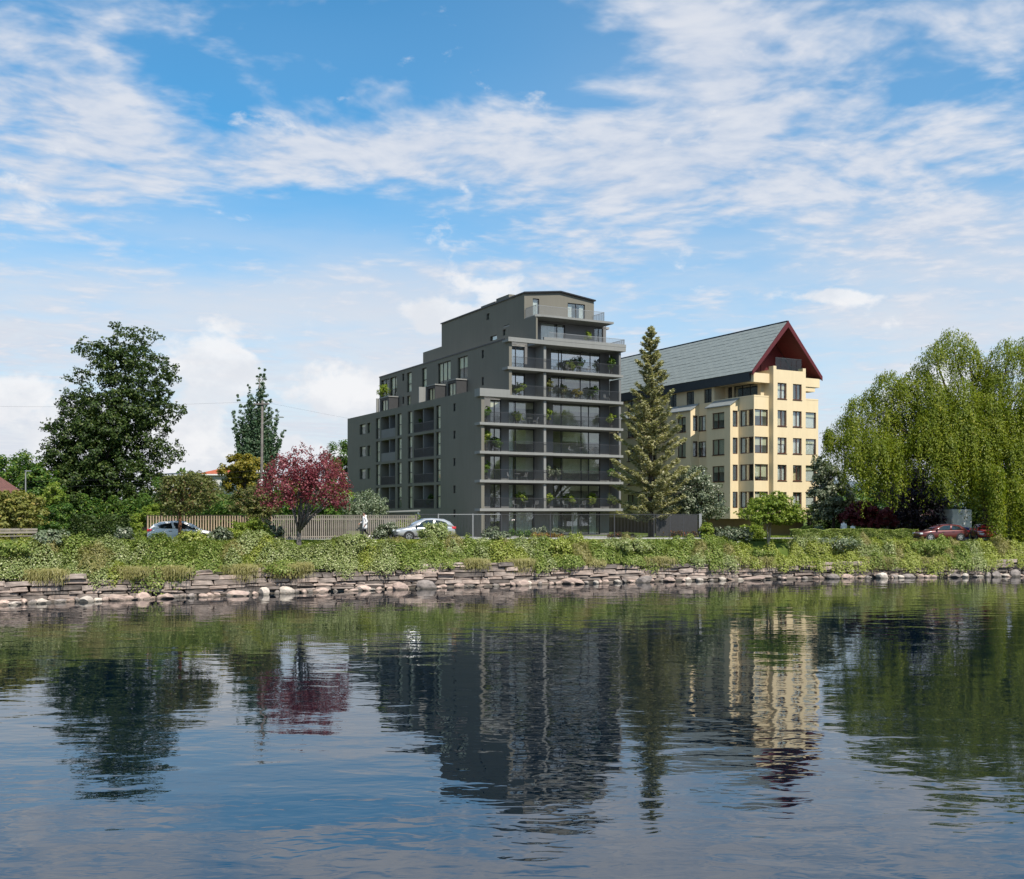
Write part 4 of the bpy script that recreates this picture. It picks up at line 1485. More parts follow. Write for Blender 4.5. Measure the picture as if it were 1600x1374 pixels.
def tree(name, label, clpx, Y, base_px, base_z=None, n=9000, leaf=(.20, .15), lm='green', bark='bark', trunk_r=.2, depth=.75,
         cat='tree', fork=None, limbs=8, group=None, sub=9, sub_r=(.28, .5), shell=.62, stems=1, seed=None, trunk=True, flat=.8, rz=None):
    """crown clumps given as (column, row, radius[, radius z]) of the photograph at distance Y; filled out in depth to a round crown"""
    s = Y / F
    bx = (base_px - 800) * s
    bz = float(ground(bx, Y)) if base_z is None else base_z
    root = empty(name, (bx, Y, bz), 0, label, cat, group)
    cl = []
    xs = np.array([c[0] for c in clpx], float); ws = np.array([c[2] for c in clpx], float)
    cx = (xs * ws).sum() / ws.sum(); half = max(np.max(np.abs(xs - cx) + ws), 1)
    for c in clpx:
        p = P3(c[0], c[1], Y) - Vector((bx, Y, bz))
        r_ = c[2] * s; rz_ = (c[3] if len(c) > 3 else c[2]) * s
        off = abs(c[0] - cx) / half
        D = depth * half * s * math.sqrt(max(0.0, 1 - off * off))
        m = max(1, int(round(D / max(r_, .3))))
        for j in range(m):
            y = 0 if m == 1 else (-1 + 2 * j / (m - 1)) * max(D - r_ * .6, 0)
            k = random.uniform(.85, 1.1)
            cl.append((p.x + random.uniform(-.15, .15) * r_, y, p.z + random.uniform(-.12, .12) * r_, r_ * k, r_ * k, rz_ * k))
    P, Nn, tc, tr = crown_points(cl, n, sub, sub_r, flat, shell)
    L = leaf[0] * rng.uniform(.65, 1.3, n); W_ = leaf[1] * rng.uniform(.65, 1.3, n)
    np_quads('crown', leaf_quads(P, Nn, L, W_), LM[lm], root, None, rng.random(n))
    if trunk:
        top = np.array([c[:3] for c in cl])
        fz = (fork if fork is not None else max(.5, np.percentile(top[:, 2], 25)))
        tips = sorted(cl, key=lambda c: -c[3])[:limbs]
        for k in range(stems):
            lean = 0 if stems == 1 else (k - (stems - 1) / 2) * .35
            ft = (lean * fz * .6 + random.uniform(-.1, .1) * fz * .3, random.uniform(-.1, .1), fz)
            t = trunk_obj(root, [(lean * .15, 0, -.25), (lean * .2, 0, .15), (ft[0] * .55, ft[1] * .4, fz * .55), ft, (ft[0] * 1.1, ft[1], fz * 1.25)],
                          [trunk_r * 1.35, trunk_r, trunk_r * .85, trunk_r * .7, trunk_r * .35], bark)
            for c in tips[k::stems]:
                if c[2] > fz * .6:
                    limb(t, (ft[0] * .9, ft[1] * .9, fz * random.uniform(.75, 1.0)), (c[0], c[1], c[2]), trunk_r * .5, trunk_r * .14, bark)
    return root


def big_dark_tree():
    cl = [(196, 516, 6, 9), (205, 535, 13), (240, 521, 6, 4), (226, 523, 7, 5), (213, 530, 6), (184, 545, 13), (155, 548, 11), (135, 553, 7), (170, 560, 17), (212, 558, 18), (245, 560, 10), (262, 575, 11), (268, 588, 6), (135, 588, 8), (122, 596, 6),
          (200, 580, 24), (238, 585, 16), (165, 583, 12), (225, 612, 22), (190, 612, 24), (155, 618, 14), (125, 622, 12), (250, 612, 12), (265, 640, 14), (285, 638, 8), (215, 640, 26), (170, 640, 26), (130, 640, 20), (112, 632, 8), (245, 655, 18),
          (76, 672, 5), (88, 668, 8), (102, 665, 14), (120, 675, 24), (155, 670, 28), (195, 672, 28), (240, 690, 16), (262, 700, 16), (278, 712, 9), (75, 712, 7), (92, 700, 16), (115, 710, 28), (160, 712, 30), (215, 715, 24), (258, 722, 10),
          (95, 740, 24), (130, 748, 30), (180, 748, 28), (225, 752, 24), (250, 750, 10), (105, 775, 26), (140, 790, 30), (205, 790, 26), (235, 780, 16), (95, 800, 20), (120, 820, 22), (160, 818, 20), (205, 820, 22)]
    tree('broadleaf_tree', 'huge dark green broadleaf tree, the tallest one beside the timber fence', cl, 106, 162, n=90000, leaf=(.255, .185), lm='dark', bark='bark', trunk_r=.6,
         depth=.5, fork=5.5, limbs=12, sub=14, sub_r=(.19, .38), shell=.6, flat=.75)


def poplar():
    Y = 122; s = Y / F
    bx = (403 - 800) * s; bz = float(ground(bx, Y))
    root = empty('poplar_tree', (bx, Y, bz), 0, 'slim grey green poplar with upright plumes behind the utility pole', 'tree')
    plumes = [(404, 577, 770, 9), (410, 577, 700, 8), (398, 588, 740, 8), (417, 600, 740, 8), (392, 604, 760, 8), (384, 620, 760, 8), (374, 618, 760, 7), (366, 645, 765, 7), (361, 660, 740, 5),
              (424, 622, 760, 7), (430, 640, 765, 8), (437, 655, 760, 7), (442, 672, 740, 5), (378, 655, 770, 9), (395, 650, 780, 11), (415, 650, 780, 11), (428, 690, 770, 9), (370, 690, 770, 9)]
    for _ in range(34):
        q = random.uniform(-1, 1)
        plumes.append((403 + q * 36, 590 + 95 * abs(q) ** .9 + random.uniform(0, 45), random.uniform(745, 785), random.uniform(7, 11)))
    P = []; N_ = []
    tr = trunk_obj(root, [(0, 0, -.3), (0, 0, 2), (.1, 0, 8), (.2, 0, (HZ - 590) * s + CZ - bz)], [.35, .3, .2, .04], 'bark_grey')
    for (px, yt, yb, r_) in plumes:
        dy = random.uniform(-1.8, 1.8)
        top = np.array(P3(px, yt, Y)) - np.array([bx, Y, bz]); bot = np.array(P3(403 + (px - 403) * .35, yb, Y)) - np.array([bx, Y, bz])
        m = 42
        for i in range(m):
            f = i / (m - 1)
            c = bot + (top - bot) * f + np.array([math.sin(f * 5 + px) * .3 * (1 - f) + rng.normal() * .10, dy * (.4 + .6 * f) + rng.normal() * .10, rng.normal() * .2])
            R_ = r_ * s * (1.05 - .75 * f) * (.55 + .45 * math.sin(min(1, f * 2.2) * math.pi / 2)) * random.uniform(.5, 1.45)
            k = random.randint(8, 26)
            d = sphere_dirs(k)
            P.append(c + d * R_ * rng.random((k, 1)) ** .5 * np.array([1, 1, .9])); N_.append(unit(d + np.array([0, 0, .3])))
        limb(tr, (0, 0, 2 + random.random() * 2), tuple(bot * .3 + top * .7), .09, .02, 'bark_grey')
    P = np.concatenate(P); N_ = np.concatenate(N_)
    n = len(P)
    np_quads('crown', leaf_quads(P, N_, .27 * rng.uniform(.6, 1.4, n), .15 * rng.uniform(.6, 1.4, n)), LM['poplar'], root, None, rng.random(n))


def conifer():
    Y = 89.5; s = Y / F
    bx = (1017 - 800) * s; bz = float(ground(bx, Y))
    root = empty('conifer_tree', (bx, Y, bz), 0, 'tall pointed conifer with cream tipped branches between the two buildings', 'tree')
    H = (HZ - 510) * s + CZ - bz
    tr = trunk_obj(root, [(0, 0, -.3), (0, 0, 1.5), (-.05, 0, H * .5), (.02, 0, H - .2)], [.28, .24, .15, .02], 'bark', n=9)
    P = []; N_ = []; A = []
    z = 2.1
    while z < H - .2:
        f = (z - 2.1) / (H - 2.1)
        Rm = 4.2 * (1 - f) ** .88 * (1 - .35 * math.exp(-((f - .0) / .08) ** 2)) + .12
        nb = int(4 + 5 * (1 - f))
        a0 = random.uniform(0, 6.28)
        for j in range(nb):
            a = a0 + 6.283 * j / nb + random.uniform(-.35, .35)
            L = Rm * random.uniform(.62, 1.12)
            if random.random() < .06: L *= .5
            dz = random.uniform(-.12, .18)
            m = int(16 + 42 * L / 3.8)
            t = rng.random(m) ** .75
            lift = (-.16 + .30 * t * t) * L + dz * L * t + (0.55 * f) * L * t
            c = np.stack([np.cos(a) * L * t, np.sin(a) * L * t, z + lift], -1)
            wd = (.10 + .40 * np.sin(np.clip(t, 0, 1) * 2.6 + .3)) * L * .24 + .05
            side = np.array([-math.sin(a), math.cos(a), 0])
            for rep_ in range(9):
                u = rng.uniform(-1, 1, m)
                q = c + side * (u * wd)[:, None] + rng.normal(size=(m, 3)) * np.array([.07, .07, .075])
                P.append(q)
                N_.append(unit(np.array([0, 0, 1.0]) + rng.normal(size=(m, 3)) * .6))
                ax = np.array([math.cos(a), math.sin(a), .35]) + side * (u * .8)[:, None] + rng.normal(size=(m, 3)) * .35
                A.append(unit(ax))
            if j % 2 == 0 and L > .9:
                mb = MB(); mb.tube([(0, 0, z), (math.cos(a) * L * .5, math.sin(a) * L * .5, z - .1 * L), (math.cos(a) * L * .9, math.sin(a) * L * .9, z + .08 * L)], [.05, .035, .012], 5)
                mb.build('branch', M['bark'], tr, smooth=True)
        z += random.uniform(.6, 1.0) * (1.25 - .6 * f)
    P = np.concatenate(P); N_ = np.concatenate(N_); A = np.concatenate(A)
    n = len(P)
    np_quads('crown', leaf_quads(P, N_, .30 * rng.uniform(.6, 1.3, n), .11 * rng.uniform(.7, 1.3, n), A), LM['conifer'], root, None, rng.random(n))


def willow():
    Y = 90; s = Y / F
    bx = (1535 - 800) * s; bz = float(ground(bx, Y))
    root = empty('willow_tree', (bx, Y, bz), 0, 'huge weeping willow with hanging light green strands reaching over the water', 'tree')
    # tops of the hanging masses: column, row, half width px, row where the strands end, depth offset
    mounds = [(1490, 540, 30, 610, 0), (1462, 556, 22, 620, -.6), (1515, 560, 24, 640, .2), (1436, 585, 20, 640, .6),
              (1388, 600, 24, 655, -.4), (1412, 606, 20, 680, -.9), (1364, 622, 20, 690, .3), (1338, 634, 16, 690, 0), (1322, 662, 18, 725, .5), (1303, 688, 13, 742, 0), (1295, 676, 7, 715, .3),
              (1345, 712, 22, 775, -2.2), (1372, 705, 24, 800, -2.6), (1395, 716, 16, 790, -2.0), (1332, 722, 13, 765, -.6), (1425, 650, 22, 730, .9),
              (1462, 622, 28, 712, -1.6), (1500, 612, 26, 700, -2.0), (1448, 668, 24, 770, -2.6), (1478, 690, 24, 800, -3.2), (1505, 668, 24, 790, -2.6), (1532, 628, 24, 730, -1.4), (1470, 735, 14, 790, -3.4),
              (1575, 556, 30, 640, -.5), (1612, 552, 34, 680, 0), (1556, 596, 20, 690, -1.2), (1590, 622, 28, 740, -2.2), (1620, 640, 30, 760, -2.4), (1548, 668, 22, 800, -2.8), (1572, 700, 24, 822, -3.2), (1600, 702, 26, 835, -3.4),
              (1540, 735, 15, 838, -4.0), (1557, 735, 11, 886, -5.6), (1585, 755, 14, 850, -4.6), (1594, 780, 9, 868, -5.4), (1625, 740, 30, 840, -3), (1510, 742, 16, 812, -2.5), (1650, 600, 40, 760, 0), (1680, 660, 40, 800, 0), (1730, 700, 40, 810, 0),
              (1470, 640, 30, 760, 2.5), (1530, 650, 30, 780, 2.8), (1400, 660, 26, 760, 2.2), (1590, 660, 32, 790, 3),
              (1335, 690, 24, 795, -1.4), (1368, 688, 26, 806, -1.9), (1398, 700, 20, 800, -2.2), (1440, 690, 26, 786, -2.4), (1465, 650, 28, 770, -2.2), (1500, 650, 28, 790, -2.6), (1528, 690, 26, 815, -3), (1550, 640, 26, 780, -2.4),
              (1415, 620, 22, 700, -.6), (1380, 650, 24, 740, -.8), (1448, 600, 22, 690, -.8), (1340, 665, 18, 730, -.8), (1545, 590, 26, 690, .5), (1570, 660, 30, 800, -2)]
    P = []; N_ = []; A = []; T = []
    trunk = trunk_obj(root, [(1.2, .6, -.4), (1.1, .5, .6), (.7, .3, 3.0), (.2, 0, 5.2), (-.6, 0, 7.5)], [.75, .6, .5, .42, .25], 'bark', n=11)
    base = np.array([bx, Y, bz])
    for (px, py, w, ye, dy) in mounds:
        for rep_ in range(1):
            yo = dy * 1.0 + (0 if rep_ == 0 else random.uniform(1.2, 3.2))
            c = np.array(P3(px, py, Y + yo)) - base
            w_m = w * (Y + yo) / F; H = (ye - py) * (Y + yo) / F
            ns = int(95 * (w / 30) + 22) if w > 12 else 52
            for i in range(ns):
                a = random.uniform(0, 6.283); q = math.sqrt(random.random())
                ox, oy = math.cos(a) * q * w_m, math.sin(a) * q * w_m * .8
                top = c + np.array([ox, oy, w_m * .95 * (1 - q * q) - .1 + random.uniform(-.35, .2)])
                Ls = H * (random.uniform(.12, .55) if random.random() < .5 else random.uniform(.5, 1.05)) * (.45 + .55 * q) if w > 12 else H * random.uniform(.55, 1.0)
                m = max(6, int(Ls / .088))
                t = (np.arange(m) + rng.random(m)) / m
                out = np.array([math.cos(a), math.sin(a), 0]) * w_m * .35 * q
                pts = top + out * np.sin(np.minimum(t * 1.6, 1.57))[:, None] + np.stack([np.zeros(m), np.zeros(m), -t * Ls + .25 * np.sin(t * 3.1) * q], -1)
                pts = pts + rng.normal(size=(m, 3)) * np.array([.14, .14, .07])
                P.append(pts)
                N_.append(unit(np.array([math.cos(a), math.sin(a), .55]) + rng.normal(size=(m, 3)) * .55))
                A.append(unit(np.array([0, 0, -1.0]) + rng.normal(size=(m, 3)) * .6))
                T.append(np.clip(rng.random(m) * .75 + .25 * random.random(), 0, 1))
        if w > 20:
            limb(trunk, (.2 + random.uniform(-.4, .4), 0, random.uniform(3.2, 6.2)), tuple(np.array(P3(px, py, Y + dy)) - base + np.array([0, 0, -.3])), .2, .04, 'bark', sag=.3)
    P = np.concatenate(P); N_ = np.concatenate(N_); A = np.concatenate(A); T = np.concatenate(T)
    n = len(P)
    np_quads('crown', leaf_quads(P, N_, .24 * rng.uniform(.7, 1.3, n), .085 * rng.uniform(.7, 1.3, n), A), LM['willow'], root, None, T)
    print('willow leaves', n)


def plum():
    Y = 68; s = Y / F
    cl = [(462, 712, 5, 15), (480, 708, 5, 13), (508, 714, 5, 16), (523, 722, 4, 12), (446, 724, 5, 13), (430, 738, 5, 12), (535, 742, 5, 11), (480, 738, 18, 22), (462, 728, 14), (495, 730, 15), (512, 735, 16), (508, 715, 6, 10), (440, 740, 18), (425, 752, 16), (415, 765, 14), (402, 770, 8), (530, 750, 15), (540, 765, 10),
          (450, 760, 22), (475, 768, 24), (500, 762, 22), (520, 775, 18), (430, 780, 14), (448, 780, 12), (500, 780, 13), (530, 782, 10), (480, 745, 18), (440, 722, 10), (520, 725, 6, 10), (535, 785, 12), (415, 785, 7)]
    t = tree('plum_tree', 'plum tree with dark pink leaves and forked grey trunk on the bank', cl, Y, 467, n=10500, leaf=(.165, .105), lm='plum', bark='bark_grey', trunk_r=.17,
             depth=.6, fork=.95, limbs=18, sub=8, sub_r=(.22, .42), shell=.45, flat=1.15)
    return t


big_dark_tree(); poplar(); conifer(); willow(); plum()

# the rest of the trees and shrubs
tree('golden_tree', 'round golden yellow topped tree behind the timber fence', [(372, 722, 14), (390, 724, 14), (360, 738, 13), (380, 742, 18), (400, 742, 14), (365, 760, 16), (388, 765, 18)], 98, 382, n=7000, leaf=(.24, .18), lm='golden', trunk_r=.16, cat='tree')
tree('small_tree', 'small brownish tree with a reddish trunk standing in front of the silver hatchback', [(262, 768, 14), (280, 762, 16), (300, 760, 18), (320, 765, 16), (285, 782, 14), (266, 788, 10), (315, 785, 14), (335, 780, 9), (275, 750, 9), (300, 743, 9), (318, 750, 8), (268, 800, 8), (296, 802, 7), (252, 780, 7)], 65.5, 281, n=6500,
     leaf=(.17, .12), lm='olive', bark='bark_red', trunk_r=.13, fork=2.2, limbs=9, shell=.4, sub_r=(.3, .55))
garden = [
    ('shrub', 'olive shrub behind the timber fence left of the orange roof', [(300, 775, 24), (330, 780, 20), (315, 758, 14), (345, 790, 16), (280, 785, 16)], 88, 312, 'olive', 7000),
    ('shrub', 'bright green shrub behind the timber fence below the golden tree', [(335, 795, 18), (355, 790, 18), (378, 795, 16), (398, 790, 15)], 84, 362, 'green', 6000),
    ('shrub', 'dark leafy shrub behind the fence just right of the huge dark tree', [(255, 770, 20), (238, 790, 18), (270, 795, 16)], 86, 252, 'green', 5000),
    ('fern_clump', 'bright green ferny growth beside the left end of the timber fence', [(220, 815, 16), (235, 800, 14), (212, 830, 12), (228, 835, 12)], 74, 222, 'lime', 4200),
    ('shrub', 'mixed olive shrub on dark stems in front of the fence left of the plum tree', [(385, 780, 15), (400, 772, 14), (372, 790, 12), (418, 785, 14), (430, 795, 12), (395, 795, 14), (410, 800, 12)], 74, 400, 'olive', 7000),
    ('shrub', 'low golden green bush in front of the fence below the olive shrub', [(378, 830, 14), (398, 826, 15), (415, 833, 12), (365, 836, 9), (395, 840, 12)], 71, 392, 'lime', 5000),
    ('shrub', 'small grey green bush left of the plum tree trunk', [(420, 826, 11), (433, 832, 9), (412, 838, 8)], 72, 422, 'greygreen', 2600),
    ('variegated_shrub', 'big silvery variegated shrub rising over the fence beside the dark building', [(552, 788, 15), (572, 784, 16), (590, 788, 13), (560, 802, 14), (585, 802, 14), (542, 800, 10), (600, 797, 7)], 88, 570, 'sage', 6500),
    ('shrub', 'grey leaved bush beside the front of the grey car', [(598, 830, 11), (610, 826, 11), (620, 832, 9), (590, 836, 8)], 76.5, 606, 'greygreen', 3000),
    ('shrub', 'yellow green bush behind the bonnet of the grey car', [(632, 822, 11), (645, 816, 11), (657, 820, 9), (640, 830, 11)], 80.5, 643, 'lime', 3200),
    ('shrub', 'round grey green bush behind the metal fence near the building corner', [(765, 832, 9), (773, 830, 8), (759, 836, 6)], 88, 766, 'greygreen', 2400),
    ('shrub', 'pale low bush standing in front of a fence post near the building', [(790, 835, 5), (794, 838, 5)], 86, 792, 'sage', 900),
    ('shrub', 'left of two blue green bushes behind the orange flower bed', [(840, 832, 8), (850, 831, 8)], 90, 845, 'greygreen', 1800),
    ('shrub', 'right of two blue green bushes behind the orange flower bed', [(868, 833, 8), (877, 834, 7)], 90, 872, 'greygreen', 1600),
    ('grey_tree', 'round grey green tree with whitish leaf tops right of the conifer', [(1075, 742, 14), (1085, 755, 22), (1060, 765, 20), (1105, 765, 18), (1050, 785, 18), (1085, 785, 24), (1115, 788, 16), (1125, 800, 10), (1065, 800, 14), (1100, 805, 14)], 93, 1085, 'greygreen', 13000),
    ('shrub', 'yellow green bush beside the pale end post of the metal fence', [(1103, 826, 9), (1108, 835, 9), (1100, 838, 7), (1112, 840, 5)], 86, 1105, 'lime', 2200),
    ('shrub', 'small grey bush right of the yellow green bush by the fence end', [(1122, 830, 6), (1124, 836, 6)], 87, 1123, 'greygreen', 1200),
    ('shrub', 'yellow green bush left of the small maple below the yellow building', [(1165, 832, 10), (1178, 830, 11), (1190, 834, 9), (1157, 836, 7), (1180, 838, 8)], 86, 1175, 'lime', 3200),
    ('grey_tree', 'grey leaved tree with white tips at the right edge of the yellow building', [(1290, 735, 18), (1305, 750, 20), (1288, 765, 20), (1315, 775, 18), (1295, 790, 18), (1322, 800, 14), (1285, 800, 12), (1280, 720, 8), (1330, 785, 8)], 100, 1302, 'greygreen', 11000),
    ('shrub', 'lime green shrub under the right corner of the yellow building', [(1258, 828, 7), (1265, 832, 8), (1252, 836, 6)], 96, 1258, 'lime', 1500),
    ('shrub', 'silver grey bush under the right corner of the yellow building', [(1268, 834, 8), (1275, 830, 7), (1285, 832, 7)], 93, 1272, 'sage', 1800),
    ('red_shrub', 'bushy dark red tree behind the two people in white', [(1330, 800, 14), (1345, 795, 14), (1357, 803, 13), (1338, 810, 12), (1322, 808, 9), (1350, 815, 9)], 97, 1344, 'red', 5500),
    ('red_shrub', 'second dark red tree under the willow right of the first', [(1380, 808, 12), (1390, 802, 10), (1374, 818, 10), (1395, 815, 9)], 96, 1384, 'red', 3600),
    ('purple_tree', 'very dark purple leaved tree under the willow behind the maroon car', [(1410, 770, 24), (1430, 750, 24), (1450, 780, 24), (1420, 800, 22), (1455, 808, 18), (1405, 815, 16), (1435, 820, 16), (1475, 805, 14), (1405, 740, 20), (1420, 700, 22)], 100, 1428, 'purple', 12000),
    ('yellow_shrub', 'bright yellow green shrub just behind the two people in white', [(1328, 828, 5), (1340, 830, 6), (1348, 832, 5)], 94.5, 1338, 'lime', 900),
    ('dark_tree', 'dark evergreen tree filling the gap behind the willow trunk', [(1560, 760, 34), (1590, 740, 34), (1600, 790, 34), (1570, 810, 26), (1625, 800, 34), (1640, 760, 34)], 99, 1595, 'dark', 9000),
    ('dark_tree', 'dark dense tree behind the left half of the willow', [(1375, 735, 26), (1400, 715, 28), (1350, 750, 20), (1385, 770, 28), (1420, 750, 26)], 108, 1388, 'dark', 9000),
    ('dark_tree', 'dark dense tree behind the middle of the willow above the white van', [(1470, 720, 30), (1500, 700, 30), (1525, 730, 30), (1490, 760, 32), (1530, 775, 26), (1455, 765, 22)], 110, 1496, 'dark', 11000),
    ('round_tree', 'round green tree showing past the far end of the dark building', [(535, 705, 18), (522, 722, 16), (540, 730, 18), (515, 745, 12), (530, 755, 18), (548, 715, 14)], 150, 535, 'green', 8000),
    ('shrub', 'yellow flowering shrub seen through the plum tree', [(468, 765, 8), (470, 780, 8), (462, 790, 7), (545, 775, 8)], 92, 470, 'lime', 2000),
    ('acacia_tree', 'small spreading yellow green tree on pale stems above the bench at the left', [(5, 785, 14), (22, 778, 16), (42, 785, 15), (12, 800, 15), (35, 802, 15), (55, 800, 10), (58, 815, 7), (28, 790, 16), (-8, 800, 14), (20, 815, 12), (45, 815, 10)], 66, 21, 'olive2', 8000),
    ('shrub', 'dark green shrub under the huge dark tree on its left', [(75, 800, 16), (90, 815, 16), (70, 822, 13), (100, 800, 14)], 76, 82, 'green', 5000),
    ('shrub', 'bright green bamboo like shrub left of the huge dark tree', [(82, 765, 10), (90, 778, 12), (80, 790, 12), (72, 780, 8)], 79, 84, 'lime', 2600),
]
LM['olive2'] = leaf_mat('golden olive leaf', (0.17, 0.18, 0.04), (0.29, 0.28, 0.07), (0.34, 0.27, 0.08), 0.33)
for nm, lab, cl, Y, bpx, lm, n in garden:
    kw = dict(cat='tree' if nm.endswith('tree') else 'shrub', trunk_r=.12 if nm.endswith('tree') else .05, limbs=5)
    if nm == 'fern_clump': kw['cat'] = 'fern'
    if nm == 'acacia_tree': kw.update(bark='bark_pale', stems=3, trunk_r=.05, fork=.9, limbs=9, shell=.4)
    if nm == 'red_shrub': kw.update(cat='tree', stems=2, bark='bark_grey', trunk_r=.07)
    if nm in ('grey_tree', 'purple_tree', 'dark_tree', 'round_tree'): kw.update(trunk_r=.18, limbs=8)
    lf = (.20, .15)
    if 'shrub' in nm: lf = (.15, .11)
    if nm == 'fern_clump': lf = (.26, .07)
    if Y > 95: lf = (.24, .18)
    tree(nm, lab, cl, Y, bpx, n=n, leaf=lf, lm=lm, **kw)
tree('maple_tree', 'small spreading lime green maple with pale forked stems in front of the yellow building',
     [(1205, 779, 13, 10), (1190, 787, 15, 11), (1222, 788, 16, 11), (1172, 797, 14, 10), (1205, 797, 19, 12), (1238, 799, 13, 10), (1250, 806, 9, 7), (1160, 804, 10, 7), (1183, 809, 15, 9), (1226, 809, 15, 9), (1205, 788, 17, 11), (1243, 811, 10, 6), (1205, 812, 14, 7)],
     80.3, 1201, n=11000, leaf=(.17, .13), lm='lime', bark='bark_pale', trunk_r=.07, fork=1.7, limbs=12, stems=2, sub=12, sub_r=(.22, .42), shell=.55, flat=.7)
# trees at the back of the gardens on the left, and the low hedge along the street on the right
for i, (lab, cl, Y, bpx, lm) in enumerate([
    ('tall green tree with feathery top at the far left behind the house roof', [(10, 725, 16), (30, 720, 16), (0, 745, 22), (28, 742, 20), (-25, 730, 25), (15, 765, 22), (40, 740, 12)], 104, 10, 'green'),
    ('green tree behind the slim lamp post at the left', [(55, 740, 16), (45, 760, 18), (65, 765, 18), (70, 745, 12), (55, 785, 20), (85, 775, 16)], 100, 58, 'green'),
    ('dark green tree low behind the slim lamp post', [(65, 790, 18), (40, 795, 20), (85, 800, 18), (60, 815, 18)], 92, 62, 'dark'),
    ('deep green hedge tree behind the fence left of the golden tree', [(318, 800, 20), (290, 805, 18), (345, 805, 18)], 93, 318, 'green'),
    ('green tree over the fence between the plum tree and the dark building', [(500, 790, 20), (530, 790, 16), (470, 795, 18), (515, 770, 12)], 98, 505, 'green')]):
    tree('garden_tree', lab, cl, Y, bpx, n=7000, leaf=(.26, .19), lm=lm, trunk_r=.15, limbs=5, group='trees in the gardens behind the street')


def vnoise(x, y, sc, seed):
    r = np.random.default_rng(seed)
    g = r.random((64, 64))
    u = np.asarray(x) / sc + 100; v = np.asarray(y) / sc + 100
    i = np.floor(u).astype(int); j = np.floor(v).astype(int)
    fu = u - i; fv = v - j
    fu = fu * fu * (3 - 2 * fu); fv = fv * fv * (3 - 2 * fv)
    G = lambda a, b_: g[a % 64, b_ % 64]
    return (G(i, j) * (1 - fu) + G(i + 1, j) * fu) * (1 - fv) + (G(i, j + 1) * (1 - fu) + G(i + 1, j + 1) * fu) * fv


